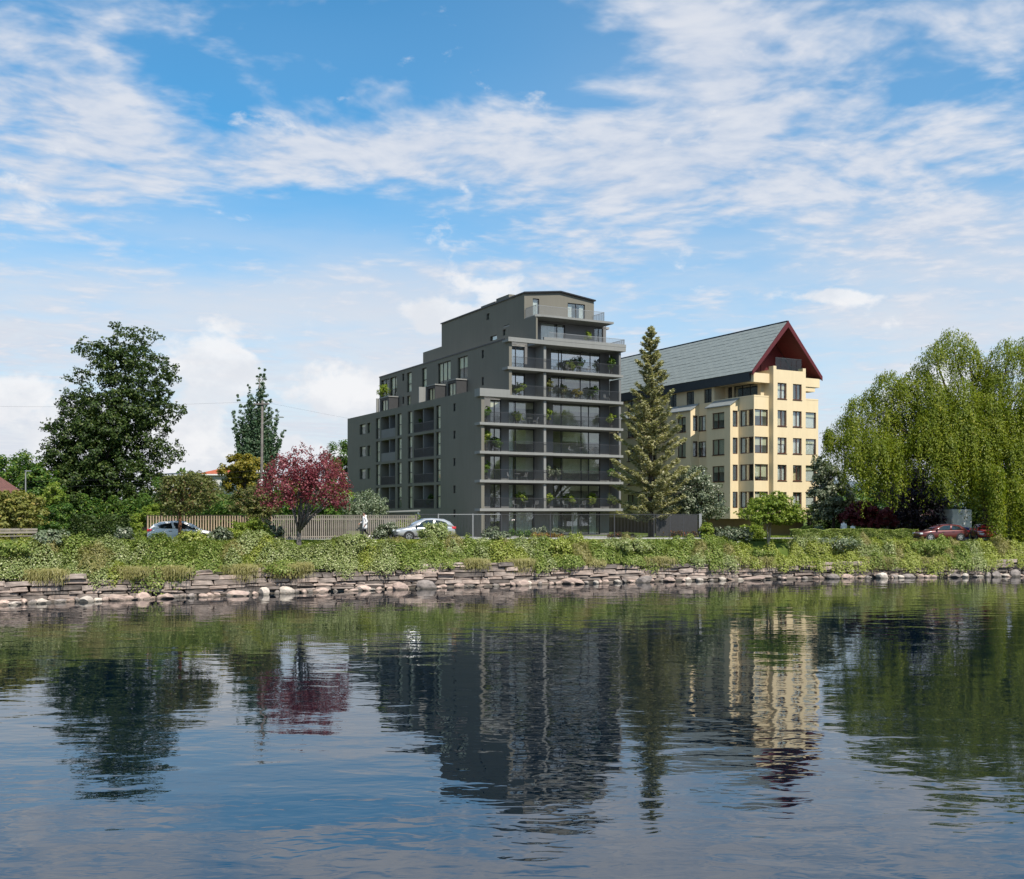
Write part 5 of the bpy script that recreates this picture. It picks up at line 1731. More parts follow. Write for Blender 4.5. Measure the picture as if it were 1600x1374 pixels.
def scatter_cover():
    """the planted bank: mounds of leafy ground cover between the wall and the grass edge"""
    r = random.Random(11)
    buckets = {0: [], 1: [], 2: [], 3: []}
    for d0, R0, H0, step in ((.35, .75, .62, .95), (.95, .78, .98, 1.12), (1.65, .74, .82, 1.18), (2.25, .7, .30, 1.15)):
        x = -40.0
        while x < 52:
            x += step * r.uniform(.6, 1.35)
            d = d0 + r.uniform(-.28, .28)
            Rm = R0 * r.uniform(.65, 1.35); H = H0 * r.uniform(.55, 1.35)
            hang = float(vnoise(x, 0, 2.6, 3))
            if (abs(x - 20.1) < 1.7 and d > .9) or (abs(x + 14.1) < 1.2 and d > 1.3):
                continue
            if d0 < .5 and hang < .47 and r.random() < .9:
                continue
            drop = max(0, hang - .52) * 1.7 if d0 < .5 else 0
            q = float(vnoise(x, d, 3.2, 8)) + r.uniform(-.22, .22)
            c = 0 if q > .60 else (1 if q > .36 else 2)
            if r.random() < .15 and .5 < d < 2.2:
                c = 3; H *= 1.2
            n = int(1350 * Rm * Rm + 360) if d0 < 2.2 else int(1000 * Rm * Rm + 240)
            th = rng.random(n) * 6.283; rho = np.sqrt(rng.random(n))
            lump = 1 + .16 * np.sin(th * 3 + x) + .12 * np.sin(th * 5 + 2 * x)
            ox = np.cos(th) * rho * Rm * lump; oy = np.sin(th) * rho * Rm * lump * .85
            hh_ = H * np.sqrt(np.clip(1 - rho ** 2, 0, 1)) * (1 + .25 * np.sin(ox * 7 + x) * np.sin(oy * 6 + 1))
            X = x + ox; D = d + oy
            Y = yw(X) + D
            g = ground(X, np.maximum(Y, yw(X) + .5))
            over = np.clip(.42 - D, 0, 1)
            Z = g + hh_ * (1 - .35 * rng.random(n) ** 2) - over * (.25 + drop * 1.6) * rng.random(n) ** .5
            # tufts: the leaves gather in small sprays that catch light and leave dark gaps
            k = max(6, int(n / 24))
            tuft = rng.integers(0, k, n)
            off = rng.normal(size=(k, 3)) * np.array([.05, .05, .07])
            P = np.stack([X, Y, Z], -1) + off[tuft]
            N_ = unit(np.stack([np.cos(th) * rho * .9, np.sin(th) * rho * .9 - .25, np.ones(n) * .75], -1) + off[tuft] * 5 + rng.normal(size=(n, 3)) * .34)
            buckets[c].append((P, N_))
    for c, lm, L, W_, lab in ((0, 'cover_a', .13, .08, 'yellow green leafy ground cover spilling down the bank'), (1, 'cover_b', .125, .078, 'pale sage ground cover spread over the bank'), (2, 'cover_c', .135, .09, 'deep green ground cover between paler patches on the bank'),
                              (3, 'straw', .26, .035, 'tufts of straw coloured grass growing through the ground cover')):
        P = np.concatenate([p for p, _ in buckets[c]]); N_ = np.concatenate([q for _, q in buckets[c]])
        k = len(P)
        o = np_quads('ground_cover', leaf_quads(P, N_, L * rng.uniform(.6, 1.35, k), W_ * rng.uniform(.6, 1.35, k), None if c < 3 else unit(np.array([0, -.35, .8]) + rng.normal(size=(k, 3)) * .45)), LM[lm], None, 'stuff', rng.random(k))
        tag(o, lab, 'ground cover')
        print('cover', c, k)
    k = 110000
    x = rng.uniform(-40, 52, k); d = 2.25 + 1.6 * rng.random(k)
    keep = d > 2.25 + .9 * vnoise(x, d, 1.3, 5)
    x, d = x[keep], d[keep]; k = len(x)
    Y = yw(x) + d
    P = np.stack([x, Y, ground(x, Y) + .05 + .06 * rng.random(k)], -1)
    ax = unit(np.array([0, 0, 1.0]) + rng.normal(size=(k, 3)) * .45)
    o = np_quads('grass', leaf_quads(P, unit(rng.normal(size=(k, 3)) + np.array([0, -.6, .3])), .20 * rng.uniform(.6, 1.35, k), .035, ax), LM['grass'], None, 'stuff', rng.random(k))
    tag(o, 'bright mown grass edge along the top of the bank', 'grass')
    # lawn between road and buildings on the right
    k = 60000
    x = rng.uniform(12, 60, k); Y = yw(x) + rng.uniform(9.6, 26, k)
    P = np.stack([x, Y, ground(x, Y) + .07 + .08 * rng.random(k)], -1)
    ax = unit(np.array([0, 0, 1.0]) + rng.normal(size=(k, 3)) * .45)
    o = np_quads('grass', leaf_quads(P, unit(rng.normal(size=(k, 3)) + np.array([0, -.6, .2])), .28 * rng.uniform(.6, 1.35, k), .06, ax), LM['grass'], None, 'stuff', rng.random(k))
    tag(o, 'grass of the garden in front of the yellow building', 'grass')


scatter_cover()


def on_bank(px, d):
    t = (px - 800) / F
    x = 0.0
    for _ in range(60):
        x = .5 * x + .5 * t * (float(yw(x)) + d)
    y = float(yw(x)) + d
    return x, y, float(ground(x, y))


def bank_bush(px, d, w, h_, lm, n, label, leaf=(.15, .11), name='bank_shrub'):
    x, y, z = on_bank(px, d)
    root = empty(name, (x, y, z), 0, label, 'shrub')
    cl = []
    for i in range(7):
        a = i / 7 * 6.28
        q = .5 if i else 0
        cl.append((math.cos(a) * w * .5 * q, math.sin(a) * w * .5 * q, h_ * random.uniform(.35, .6), w * .3, w * .3, h_ * .45))
    P, Nn, _, _ = crown_points(cl, n, 10, (.3, .5), .8, .6)
    np_quads('foliage', leaf_quads(P, Nn, leaf[0] * rng.uniform(.7, 1.3, n), leaf[1] * rng.uniform(.7, 1.3, n)), LM[lm], root, None, rng.random(n))
    st = MB()
    for i in range(5):
        a = i / 5 * 6.28
        st.tube([(0, 0, -.1), (math.cos(a) * w * .12, math.sin(a) * w * .12, h_ * .3), (math.cos(a) * w * .3, math.sin(a) * w * .3, h_ * .6)], [.03, .02, .008], 5)
    st.build('stems', M['bark'], root)


for a in [(80, 2.5, 2.0, .9, 'sage', 2800, 'grey leaved rounded bush on the bank below the left bench', (.2, .15)),
          (20, 1.6, 2.4, .8, 'cover_c', 2600, 'dark green bush on the bank at the far left'),
          (195, 3.4, 1.2, .95, 'greygreen', 1500, 'small upright grey green bush on the bank top under the huge dark tree'),
          (345, 3.5, 1.5, .95, 'greygreen', 1900, 'pale grey green bush on the bank in front of the hatchback bonnet'),
          (300, 3.3, 1.9, .7, 'cover_a', 1900, 'yellow green bush on the bank at the foot of the reddish trunk'),
          (403, 3.3, 1.7, .8, 'cover_b', 1900, 'sage bush on the bank just left of the plum tree foot'),
          (680, 3.6, 2.1, 1.35, 'cover_b', 3200, 'light green bush on the bank in front of the grey car'),
          (778, 3.3, 1.2, .8, 'greygreen', 1300, 'little grey green bush on the bank top left of the flower bed'),
          (870, 1.4, 2.2, .9, 'cover_a', 2800, 'yellow green bush on the bank below the flower bed'),
          (985, 1.6, 3.2, .9, 'cover_b', 3600, 'wide sage bush on the bank below the tall conifer'),
          (1152, 2.5, 2.2, 1.2, 'greygreen', 3000, 'grey green bush on the bank left of the small maple'),
          (1185, .9, 2.4, .6, 'cover_c', 2400, 'leafy green bush on the bank below the small maple'),
          (1310, 1.6, 3.2, .9, 'sage', 3200, 'silvery bush on the bank below the two people in white'),
          (1440, 1.3, 3.4, 1.0, 'cover_c', 3600, 'dark green bush on the bank below the maroon car'),
          (560, 1.9, 3.0, .9, 'cover_b', 3600, 'light sage bush on the bank below the walking person')]:
    bank_bush(*a[:7], **({'leaf': a[7]} if len(a) > 7 else {}))


def drooping_grass(px, w, drop, label):
    x, y, z = on_bank(px, .55)
    root = empty('drooping_grass', (x, y, z), 0, label, 'grass clump', 'straw coloured grass clumps hanging over the wall')
    ns = int(620 * w)
    P = []; N_ = []; A = []
    for i in range(ns):
        a = random.uniform(0, 6.283)
        ox = max(-w * .75, min(w * .75, random.gauss(0, w * .33))); oy = random.uniform(-.2, 1.0)
        L = random.uniform(.5, 1.0) * (drop + .55)
        m = 6
        t = (np.arange(m) + .5) / m
        dx = math.cos(a) * .28; dy = -.35 - .35 * random.random()
        pts = np.stack([ox + dx * t, oy + dy * np.sin(t * 1.5), .70 * np.sin(t * 2.2) * (.6 + .4 * random.random()) - t * t * L * .85], -1)
        tan = np.gradient(pts, axis=0)
        P.append(pts); A.append(unit(tan)); N_.append(unit(np.tile([dx, -.7, .5], (m, 1)) + rng.normal(size=(m, 3)) * .4))
    P = np.concatenate(P); N_ = np.concatenate(N_); A = np.concatenate(A); n = len(P)
    np_quads('blades', leaf_quads(P, N_, .30, .024, A), LM['straw'], root, 'stuff', rng.random(n))


for px, w, dr, lab in [(62, 2.0, .6, 'straw grass clump at the left end of the wall below the grey bush'), (200, 2.0, .5, 'straw grass clump hanging on the wall under the huge dark tree'),
                       (255, 2.2, .6, 'straw grass clump hanging below the silver hatchback'), (372, 1.8, .95, 'longest straw grass clump left of the plum tree'),
                       (430, 2.2, .8, 'broad straw grass clump right below the plum tree'), (458, 1.6, .75, 'straw grass clump beside the broad one below the plum tree'),
                       (735, 1.7, .5, 'straw grass clump below the building corner'), (808, 1.8, .8, 'straw grass clump below the left balconies'),
                       (1020, 2.2, .5, 'straw grass clump below the tall conifer'), (1165, 2.6, .7, 'straw grass clump below the small maple'),
                       (1372, 2.0, .8, 'straw grass clump hanging below the red shrubs'), (1440, 2.2, .7, 'straw grass clump hanging below the maroon car')]:
    drooping_grass(px, w, dr, lab)

# ------------------------------------------------------------------ hedges and what stands far behind
def leaf_bank(name, label, cat, px0, px1, Y, ytop, ybot, lm, n, leaf, kind=None, depth=2.0, lump=1.0, group=None):
    """a long clipped or grown-out mass of leaves between two photo columns"""
    x0 = (px0 - 800) / F * Y; x1 = (px1 - 800) / F * Y
    g0 = float(ground((x0 + x1) / 2, Y))
    zt = CZ - (ytop - HZ) / F * Y
    root = empty(name, ((x0 + x1) / 2, Y, g0), 0, label, cat, group)
    W_ = x1 - x0
    x = rng.uniform(-W_ / 2, W_ / 2, n); yy = rng.uniform(-depth / 2, depth / 2, n)
    top = (zt - g0) * (1 - .22 * lump * (.5 + .5 * np.sin(x * .9 + px0)) * (.6 + .4 * np.sin(x * 2.3 + 1)) - .1 * lump * np.sin(x * 4.1 + yy))
    f = 1 - rng.random(n) ** 2 * 1.0
    bul = np.sqrt(np.clip(1 - (f - .35) ** 2 * .9, .1, 1))
    y = yy * bul + rng.normal(size=n) * .08
    face = np.where(rng.random(n) < .6, -depth / 2 * bul * (1 + .12 * np.sin(x * 3 + f * 5)), y)
    P = np.stack([x, face, top * f], -1)
    N_ = unit(np.stack([np.zeros(n), -np.ones(n) * .6, .35 + .7 * f], -1) + rng.normal(size=(n, 3)) * .6)
    o = np_quads('foliage', leaf_quads(P, N_, leaf * rng.uniform(.6, 1.3, n), leaf * .75 * rng.uniform(.6, 1.3, n)), LM[lm], root, None, rng.random(n))
    mb = MB()
    mb.box(-W_ / 2 + .1, W_ / 2 - .1, -depth * .22, depth * .22, -.2, (zt - g0) * .62)
    mb.build('stems', M['soil'], root)
    return root


leaf_bank('hedge', 'long green garden hedge behind the timber fence', 'hedge', 20, 545, 103, 778, 835, 'green', 16000, .26, depth=2.4)
leaf_bank('hedge', 'dense green growth under the huge dark tree beside the fence end', 'hedge', 70, 232, 82, 806, 842, 'dark', 11000, .2, depth=2.2)
leaf_bank('hedge', 'low clipped hedge along the street below the red trees', 'hedge', 1236, 1432, 88.6, 827, 842, 'cover_c', 11000, .15, depth=1.0, lump=.5)
leaf_bank('hedge', 'dark garden hedge behind the red trees and the purple tree', 'hedge', 1262, 1640, 112, 790, 840, 'dark', 12000, .3, depth=2.4)
leaf_bank('hedge', 'shaded hedge at the water edge under the willow at the right end', 'hedge', 1562, 1640, 85.6, 838, 876, 'dark', 5000, .2, depth=1.4)
leaf_bank('hedge', 'brownish hedge behind the bench at the left end', 'hedge', -30, 62, 78, 806, 838, 'olive2', 4000, .2, depth=1.4)


def distant_trees():
    n = 26000
    x = rng.uniform(-330, 330, n)
    Y = 330 + 40 * rng.random(n)
    prof = 9 + 3.0 * np.sin(x * .05) + 2.5 * np.sin(x * .17 + 1) + 1.8 * np.sin(x * .41 + 2) + 1.2 * np.sin(x * 1.1)
    f = rng.random(n) ** .6
    P = np.stack([x, Y - 6 * np.sqrt(np.clip(1 - f, 0, 1)), 2.3 + prof * f], -1)
    N_ = unit(np.array([0, -.6, .6]) + rng.normal(size=(n, 3)) * .6)
    o = np_quads('distant_trees', leaf_quads(P, N_, 1.7 * rng.uniform(.6, 1.3, n), 1.4 * rng.uniform(.6, 1.3, n)), LM['green'], None, 'stuff', rng.random(n))
    tag(o, 'far belt of trees seen along the horizon between the buildings', 'trees')


distant_trees()


def house(name, label, px0, px1, Y, eave_py, ridge_py, roofm, depth=7.0, gable='x', wall='plaster', nwin=3):
    x0 = (px0 - 800) / F * Y; x1 = (px1 - 800) / F * Y
    g0 = float(ground((x0 + x1) / 2, Y))
    ze = CZ - (eave_py - HZ) / F * Y - g0; zr = CZ - (ridge_py - HZ) / F * Y - g0
    root = empty(name, ((x0 + x1) / 2, Y, g0), 0, label, 'house')
    w = x1 - x0; d = depth
    mb = MB(); ops = [(-w / 2 + w * (i + .5) / nwin - .55, -w / 2 + w * (i + .5) / nwin + .55, max(.4, ze - 1.9), ze - .5) for i in range(nwin)]
    facade(mb, 'y', 0, -w / 2, w / 2, -.3, ze, ops, .15)
    mb.quad((-w / 2, 0, -.3), (-w / 2, 0, ze), (-w / 2, d, ze), (-w / 2, d, -.3))
    mb.quad((w / 2, 0, -.3), (w / 2, d, -.3), (w / 2, d, ze), (w / 2, 0, ze))
    mb.quad((-w / 2, d, -.3), (-w / 2, d, ze), (w / 2, d, ze), (w / 2, d, -.3))
    if gable == 'y':
        mb.poly([(-w / 2, 0, ze), (w / 2, 0, ze), (0, 0, zr)]); mb.poly([(-w / 2, d, ze), (0, d, zr), (w / 2, d, ze)])
    mb.build('wall', M[wall], root)
    for o in ops:
        window(root, 'y', 0, *o, mull=(.5,), frame='white', blind=.4, room=.8)
    r = MB(); e = .35
    if gable == 'hip':
        k = min(d / 2, w * .28)
        A, B, C_, D = (-w / 2 - e, -e, ze), (w / 2 + e, -e, ze), (w / 2 + e, d + e, ze), (-w / 2 - e, d + e, ze)
        r1, r2 = (-w / 2 + k, d / 2, zr), (w / 2 - k, d / 2, zr)
        r.quad(A, B, r2, r1); r.quad(C_, D, r1, r2); r.poly([B, C_, r2]); r.poly([D, A, r1]); r.quad(D, C_, B, A)
        r.build('roof', M[roofm], root)
        wbox(root, 'gutter', 'white', -w / 2 - e - .05, w / 2 + e + .05, -e - .06, -e + .05, ze - .16, ze - .002)
    else:
        for s_ in (-1, 1):
            q = MB()
            q.prism([(s_ * (w / 2 + e), ze - .2), (0, zr + .02), (0, zr + .16), (s_ * (w / 2 + e), ze - .04)], 'y', -e, d + e)
            rf = q.build('roof', M[roofm], root)
            b = MB()
            b.prism([(s_ * (w / 2 + e), ze - .34), (0, zr - .14), (0, zr + .14), (s_ * (w / 2 + e), ze - .05)], 'y', -e - .09, -e - .004)
            b.build('bargeboard', M['white'], rf)
    return root


house('house', 'white house with an orange hipped roof seen over the shrubs at the left', 312, 392, 128, 741, 730, 'terracotta', gable='hip')
house('house', 'long low pale grey house half hidden behind the huge dark tree', 236, 305, 140, 742, 738, 'fascia', gable='hip', nwin=4)
house('house', 'house with a dull red gabled roof cut by the left picture edge', -150, -30, 88, 769, 728, 'brick_roof', gable='y', wall='wood_dark', nwin=2)
house('house', 'grey house with a low red roof under the willow behind the maroon car', 1440, 1500, 118, 806, 795, 'brick_roof', gable='hip', nwin=2)


# ------------------------------------------------------------------ fences
def shore_pt(px, d):
    t = (px - 800) / F
    x = 0.0
    for _ in range(80):
        x = .5 * x + .5 * t * (float(yw(x)) + d)
    y = float(yw(x)) + d
    return Vector((x, y, float(ground(x, y))))


def fence_line(px0, px1, d, step):
    a = shore_pt(px0, d); b = shore_pt(px1, d)
    L = (b - a).length
    n = max(1, int(round(L / step)))
    return a, b, L, n


def timber_fence(name, label, px0, px1, slat_mat, gap, sw, post_every, post_mat, d=9.7, rail='wood_dark'):
    a, b, L, n = fence_line(px0, px1, d, gap)
    an = math.atan2(b.y - a.y, b.x - a.x)
    root = empty(name, a, an, label, 'fence')
    zt = CZ - 8.6 / F * ((a.y + b.y) / 2) - a.z
    me = bpy.data.meshes.new('slat')
    mb = MB(); mb.box(-sw / 2, sw / 2, -.012, .012, 0, 1)
    me.from_pydata(mb.v, [], mb.f); me.materials.append(M[slat_mat])
    for i in range(n + 1):
        x = L * i / n
        o = link_mesh('slat', me, None, root)
        z0 = float(ground(a.x + math.cos(an) * x, a.y + math.sin(an) * x)) - a.z + .06
        zz = CZ - 8.6 / F * (a.y + math.sin(an) * x) - a.z
        o.location = (x, random.uniform(-.006, .006), z0)
        o.scale = (random.uniform(.9, 1.1), 1, zz - z0 - random.uniform(.0, .025))
        o.rotation_euler = (0, random.uniform(-.006, .006), 0)
    m = max(1, int(round(L / post_every)))
    for i in range(m + 1):
        x = L * i / m
        zz = CZ - 7.8 / F * (a.y + math.sin(an) * x) - a.z
        wbox(root, 'post', post_mat, x - .055, x + .055, .045, .155, -.3, zz)
    for f in (.16, .86):
        z0 = zt * f
        sl = (CZ - 8.6 / F * b.y) - (CZ - 8.6 / F * a.y)
        r = MB(); r.prism([(0, z0 - .04), (L, z0 - .04 + sl), (L, z0 + .04 + sl), (0, z0 + .04)], 'y', .0135, .0445)
        r.build('rail', M[rail], root)
    sl = (CZ - 8.6 / F * b.y) - (CZ - 8.6 / F * a.y)
    r = MB(); r.prism([(-.03, zt + .0), (L + .03, zt + sl + .0), (L + .03, zt + sl + .035), (-.03, zt + .035)], 'y', -.03, .04)
    r.build('cap_rail', M[rail], root)


timber_fence('timber_fence', 'warm brown slatted timber fence with dark posts behind the silver hatchback', 231, 424, 'wood_warm', .185, .085, 2.0, 'wood_dark')
timber_fence('timber_fence', 'grey slatted timber fence behind the plum tree and the walking person', 425.5, 651, 'wood_grey', .155, .075, 3.2, 'wood_grey', rail='wood_grey')


def metal_fence():
    pxs = [653, 685, 739, 783, 860, 895, 960, 1022, 1047, 1068, 1094]
    a = shore_pt(653, 9.7)
    root = empty('metal_fence', a, 0, 'long dark metal picket fence in front of the dark building', 'fence')
    pal = MB()
    prev = None
    for i, px in enumerate(pxs):
        p = shore_pt(px, 9.7)
        zt = CZ - 6.5 / F * p.y
        q = p - a
        last = i == len(pxs) - 1
        w = .11 if last else .04
        m_ = 'rail_pale' if (last or i in (1, 2)) else 'rail_dark'
        wbox(root, 'post', m_, q.x - w, q.x + w, q.y - w, q.y + w, q.z - .3, zt - a.z + .03)
        if prev is not None:
            pp, pz = prev
            L = math.hypot(q.x - pp.x, q.y - pp.y); an = math.atan2(q.y - pp.y, q.x - pp.x)
            Mx = Matrix.Translation((pp.x, pp.y, 0)) @ Matrix.Rotation(an, 4, 'Z')
            r = MB()
            r.box(.045, L - .045 - (.07 if last else 0), -.02, .02, pz - a.z - .05, pz - a.z, Mx)
            r.box(.045, L - .045 - (.07 if last else 0), -.02, .02, q.z + .10, q.z + .14, Mx)
            r.build('rail', M['rail_pale' if i in (2, 3) else 'rail_dark'], root)
            n = int(L / .125)
            for k in range(1, n):
                x = L * k / n
                pal.box(x - .009, x + .009, -.009, .009, q.z + .14, pz - a.z - .05, Mx)
        prev = (q, zt)
    pal.build('paling', M['rail_dark'], root, kind='stuff')
    # solid dark garden wall just behind its right half
    p0 = shore_pt(1025, 11.9); p1 = shore_pt(1090, 11.2)
    wroot = empty('garden_wall', p0, math.atan2(p1.y - p0.y, p1.x - p0.x), 'dark grey panelled screen wall behind the right end of the metal fence', 'wall')
    L = (p1 - p0).length; n = 3
    for i in range(n):
        wbox(wroot, 'panel', 'shaded_panel', L * i / n + .015, L * (i + 1) / n - .015, 0, .1, -.2, CZ - 8 / F * p0.y - p0.z)  # dark wall with the conifer's shade also put into its colour
    pb = shore_pt(1058, 9.9)
    k = empty('low_kerb', pb, math.atan2(p1.y - p0.y, p1.x - p0.x), 'pale low kerb edging the red flowers at the fence end', 'kerb')
    wbox(k, 'edging', 'paving', -1.9, 1.9, 0, .16, -.2, .14)


metal_fence()


def entrance_canopy():
    Y = 93; p = P3(626, 840, Y); g = float(ground(p.x, Y))
    root = empty('bin_shelter', (p.x, Y, g), PHI * .3, 'small grey shelter with a thin pale flat roof beside the dark building', 'shelter')
    h = CZ - (802 - HZ) / F * Y - g
    wbox(root, 'wall', 'grey_panel', -1.5, 1.25, 0, 2.6, -.2, h - .004)
    r = MB(); r.prism([(-1.7, h + .06), (1.75, h + .16), (1.75, h + .30), (-1.7, h + .14)], 'y', -.5, 2.9)
    r.build('roof', M['slab'], root)
    wbox(root, 'post', 'white', 1.5, 1.66, -.3, -.14, -.2, h + .1)
    d = MB(); d.box(-.4, .6, -.03, -.004, 0, 2.0)
    d.build('door', M['frame_dark'], root)


entrance_canopy()


# ------------------------------------------------------------------ cars
def car(name, label, px, d, heading, paint, st, cab, side_win, wheel_x, wr=.33, H=1.46, screen=(), rearglass=(), category='car', lamps=True):
    """st: stations (x, z bottom, z shoulder, half width); cab: stations (x, roof z, half width at roof); x points forward"""
    p = shore_pt(px, d) if not isinstance(px, Vector) else px
    root = empty(name, p + Vector((0, 0, .006)), heading, label, category)

    def loft(rings):
        mb = MB(); n = len(rings[0])
        for r in rings:
            mb.v += r
        for i in range(len(rings) - 1):
            for j in range(n):
                k = (j + 1) % n
                mb.f.append((i * n + j, i * n + k, (i + 1) * n + k, (i + 1) * n + j))
        mb.f.append(tuple(range(n))); mb.f.append(tuple(reversed(range((len(rings) - 1) * n, len(rings) * n))))
        return mb
    rings = []
    for (x, zb, zs, hw) in st:
        h = [(hw * .84, zb), (hw * .97, zb + .10), (hw, zb + (zs - zb) * .45), (hw * .985, zb + (zs - zb) * .78), (hw * .93, zs - .025), (hw * .82, zs), (hw * .4, zs + .02)]
        rings.append([(x, y, z) for y, z in h] + [(x, -y, z) for y, z in reversed(h)])
    body = loft(rings).build('body', M[paint], root, smooth=True)
    sm = body.modifiers.new('smooth', 'SUBSURF'); sm.levels = 1; sm.render_levels = 2
    hb = max(s_[3] for s_ in st) * .93
    xs = [s_[0] for s_ in st]; zs_ = [s_[2] for s_ in st]; hw_ = [s_[3] for s_ in st]

    def belt(x):
        return float(np.interp(x, xs, zs_)), float(np.interp(x, xs, hw_)) * .90
    rings = []
    for (x, zr, hr) in cab:
        z0, h0 = belt(x)
        z0 -= .06
        zr = max(zr, z0 + .05)
        h = [(h0, z0), (h0 + (hr - h0) * .5, z0 + (zr - z0) * .5), (hr, zr - min(.07, (zr - z0) * .3)), (hr * .86, zr - .008), (hr * .4, zr + .012)]
        rings.append([(x, y, z) for y, z in h] + [(x, -y, z) for y, z in reversed(h)])
    cabin = loft(rings).build('cabin', M[paint], root, smooth=True)
    cxs = [c[0] for c in cab]

    def roof(x):
        return float(np.interp(x, cxs, [c[1] for c in cab])), float(np.interp(x, cxs, [c[2] for c in cab]))

    def side(x, f):
        """a point on the cabin side, f from belt (0) to roof (1)"""
        z0, h0 = belt(x); zr, hr = roof(x)
        z0 -= .06; zt = zr - min(.07, (zr - z0) * .3)
        return h0 + (hr - h0) * f + .012, z0 + (zt - z0) * f
    for s_ in (-1, 1):
        for poly in side_win:
            g = MB()
            px_ = [q[0] for q in poly]
            nx, nf = 10, 4
            cols = []
            for ii in range(nx + 1):
                x = min(px_) + .004 + (max(px_) - min(px_) - .008) * ii / nx
                fs = []
                for (xa, fa), (xb_, fb) in zip(poly, poly[1:] + poly[:1]):
                    if (xa - x) * (xb_ - x) <= 0 and abs(xa - xb_) > 1e-6:
                        fs.append(fa + (fb - fa) * (x - xa) / (xb_ - xa))
                f0, f1 = min(fs), max(fs)
                col = []
                for jj in range(nf + 1):
                    y, z = side(x, f0 + (f1 - f0) * jj / nf)
                    col.append((x, s_ * (y + .004), z))
                cols.append(col)
            for ii in range(nx):
                for jj in range(nf):
                    g.quad(cols[ii][jj], cols[ii + 1][jj], cols[ii + 1][jj + 1], cols[ii][jj + 1])
            rim = [c[0] for c in cols] + [c[-1] for c in reversed(cols)]
            for q0, q1 in zip(rim, rim[1:] + rim[:1]):
                g.quad(q0, q1, (q1[0], q1[1] - s_ * .03, q1[2]), (q0[0], q0[1] - s_ * .03, q0[2]))
            g.build('side_window', M['car_glass'], cabin)
    for nm, seg in (('windscreen', screen), ('rear_window', rearglass)):
        (xa, fa), (xb_, fb) = seg
        za, ha = roof(xa); zb_, hb_ = roof(xb_)
        sgn = 1 if nm == 'windscreen' else -1
        g = MB(); o = Vector((sgn * .012, 0, .012))
        n = 5
        row = []
        for (x, z, h) in ((xa, za, ha), (xb_, zb_, hb_)):
            row.append([Vector((x, h * .82 * (-1 + 2 * i / n), z + .012 * (1 - abs(-1 + 2 * i / n)))) + o for i in range(n + 1)])
        for i in range(n):
            g.quad(row[0][i], row[0][i + 1], row[1][i + 1], row[1][i])
            g.quad(row[0][i] - o * 2, row[1][i] - o * 2, row[1][i + 1] - o * 2, row[0][i + 1] - o * 2)
        g.build(nm, M['car_glass'], cabin)
    for x in wheel_x:
        hw = float(np.interp(x, xs, hw_))
        for s_ in (-1, 1):
            a = MB(); a.lathe([(wr + .055, s_ * (hw - .22)), (wr + .055, s_ * (hw + .006))], 20, 'y', (x, 0, wr))
            a.build('wheel_arch', M['black_plastic'], root)
            t = MB()
            w0, w1 = hw - .19, hw + .018
            t.lathe([(wr * .62, s_ * w0), (wr * .95, s_ * w0), (wr, s_ * (w0 + .03)), (wr, s_ * (w1 - .03)), (wr * .95, s_ * w1), (wr * .66, s_ * (w1 + .004))], 22, 'y', (x, 0, wr))
            ty = t.build('wheel', M['tyre'], root, smooth=True)
            r = MB()
            r.lathe([(wr * .655, s_ * (w1 - .02)), (wr * .655, s_ * (w1 + .008)), (wr * .56, s_ * (w1 + .008)), (wr * .56, s_ * (w1 - .012))], 22, 'y', (x, 0, wr))
            for k in range(5):
                an = k * 1.2566 + .3
                Mx = Matrix.Translation((x, 0, wr)) @ Matrix.Rotation(an, 4, 'Y')
                yy0, yy1 = sorted((s_ * (w1 - .03), s_ * (w1 + .006)))
                r.box(.0, wr * .6, yy0, yy1, -.035, .035, Mx)
            r.lathe([(.06, s_ * (w1 - .03)), (.06, s_ * (w1 + .012))], 10, 'y', (x, 0, wr))
            r.build('rim', M['rim'], ty)
    xf, xr = xs[-1], xs[0]
    zf = zs_[-2]; zr_ = zs_[1]
    hf = hw_[-2]; hr_ = hw_[1]
    for s_ in (-1, 1):
        y0, y1 = sorted((s_ * hf * .50, s_ * hf * 1.0))
        m = MB(); m.box(xs[-2] - .16, xf - .03, y0, y1, zf - .17, zf - .03)
        m.build('headlight', M['clear_lamp'], root, bevel=.03)
        y0, y1 = sorted((s_ * hr_ * .62, s_ * hr_ * 1.03))
        m = MB(); m.box(xr + .01, xs[1] + .26, y0, y1, zr_ - .17, zr_ + .0)
        m.build('tail_light', M['red_lamp'], root, bevel=.03)
        zb0, hb0 = belt(screen[0][0] - .25)
        y0, y1 = sorted((s_ * (hb0 + .04), s_ * (hb0 + .22)))
        m = MB(); m.box(screen[0][0] - .42, screen[0][0] - .28, y0, y1, zb0 + .0, zb0 + .14)
        m.build('mirror', M['black_plastic' if paint in ('gunmetal', 'silver') else paint], root, bevel=.03)
        for xh in (wheel_x[0] + .62, wheel_x[0] + 1.48):
            hh_ = float(np.interp(xh, xs, hw_))
            y0, y1 = sorted((s_ * (hh_ * .975), s_ * (hh_ * .985 + .02)))
            m = MB(); m.box(xh - .1, xh + .1, y0, y1, float(np.interp(xh, xs, zs_)) - .17, float(np.interp(xh, xs, zs_)) - .135)
            m.build('door_handle', M['black_plastic'], root)
    m = MB(); m.box(xs[-1] - .10, xs[-1] + .012, -hf * .7, hf * .7, .24, .36); m.build('bumper_grille', M['black_plastic'], root, bevel=.02)
    m = MB(); m.box(xs[0] - .012, xs[0] + .10, -hr_ * .8, hr_ * .8, .30, .44); m.build('rear_bumper', M['black_plastic'], root, bevel=.02)
    m = MB(); m.box(xs[0] - .02, xs[0] - .008, -.26, .26, .5, .61); m.build('number_plate', M['white'], root)
    return root


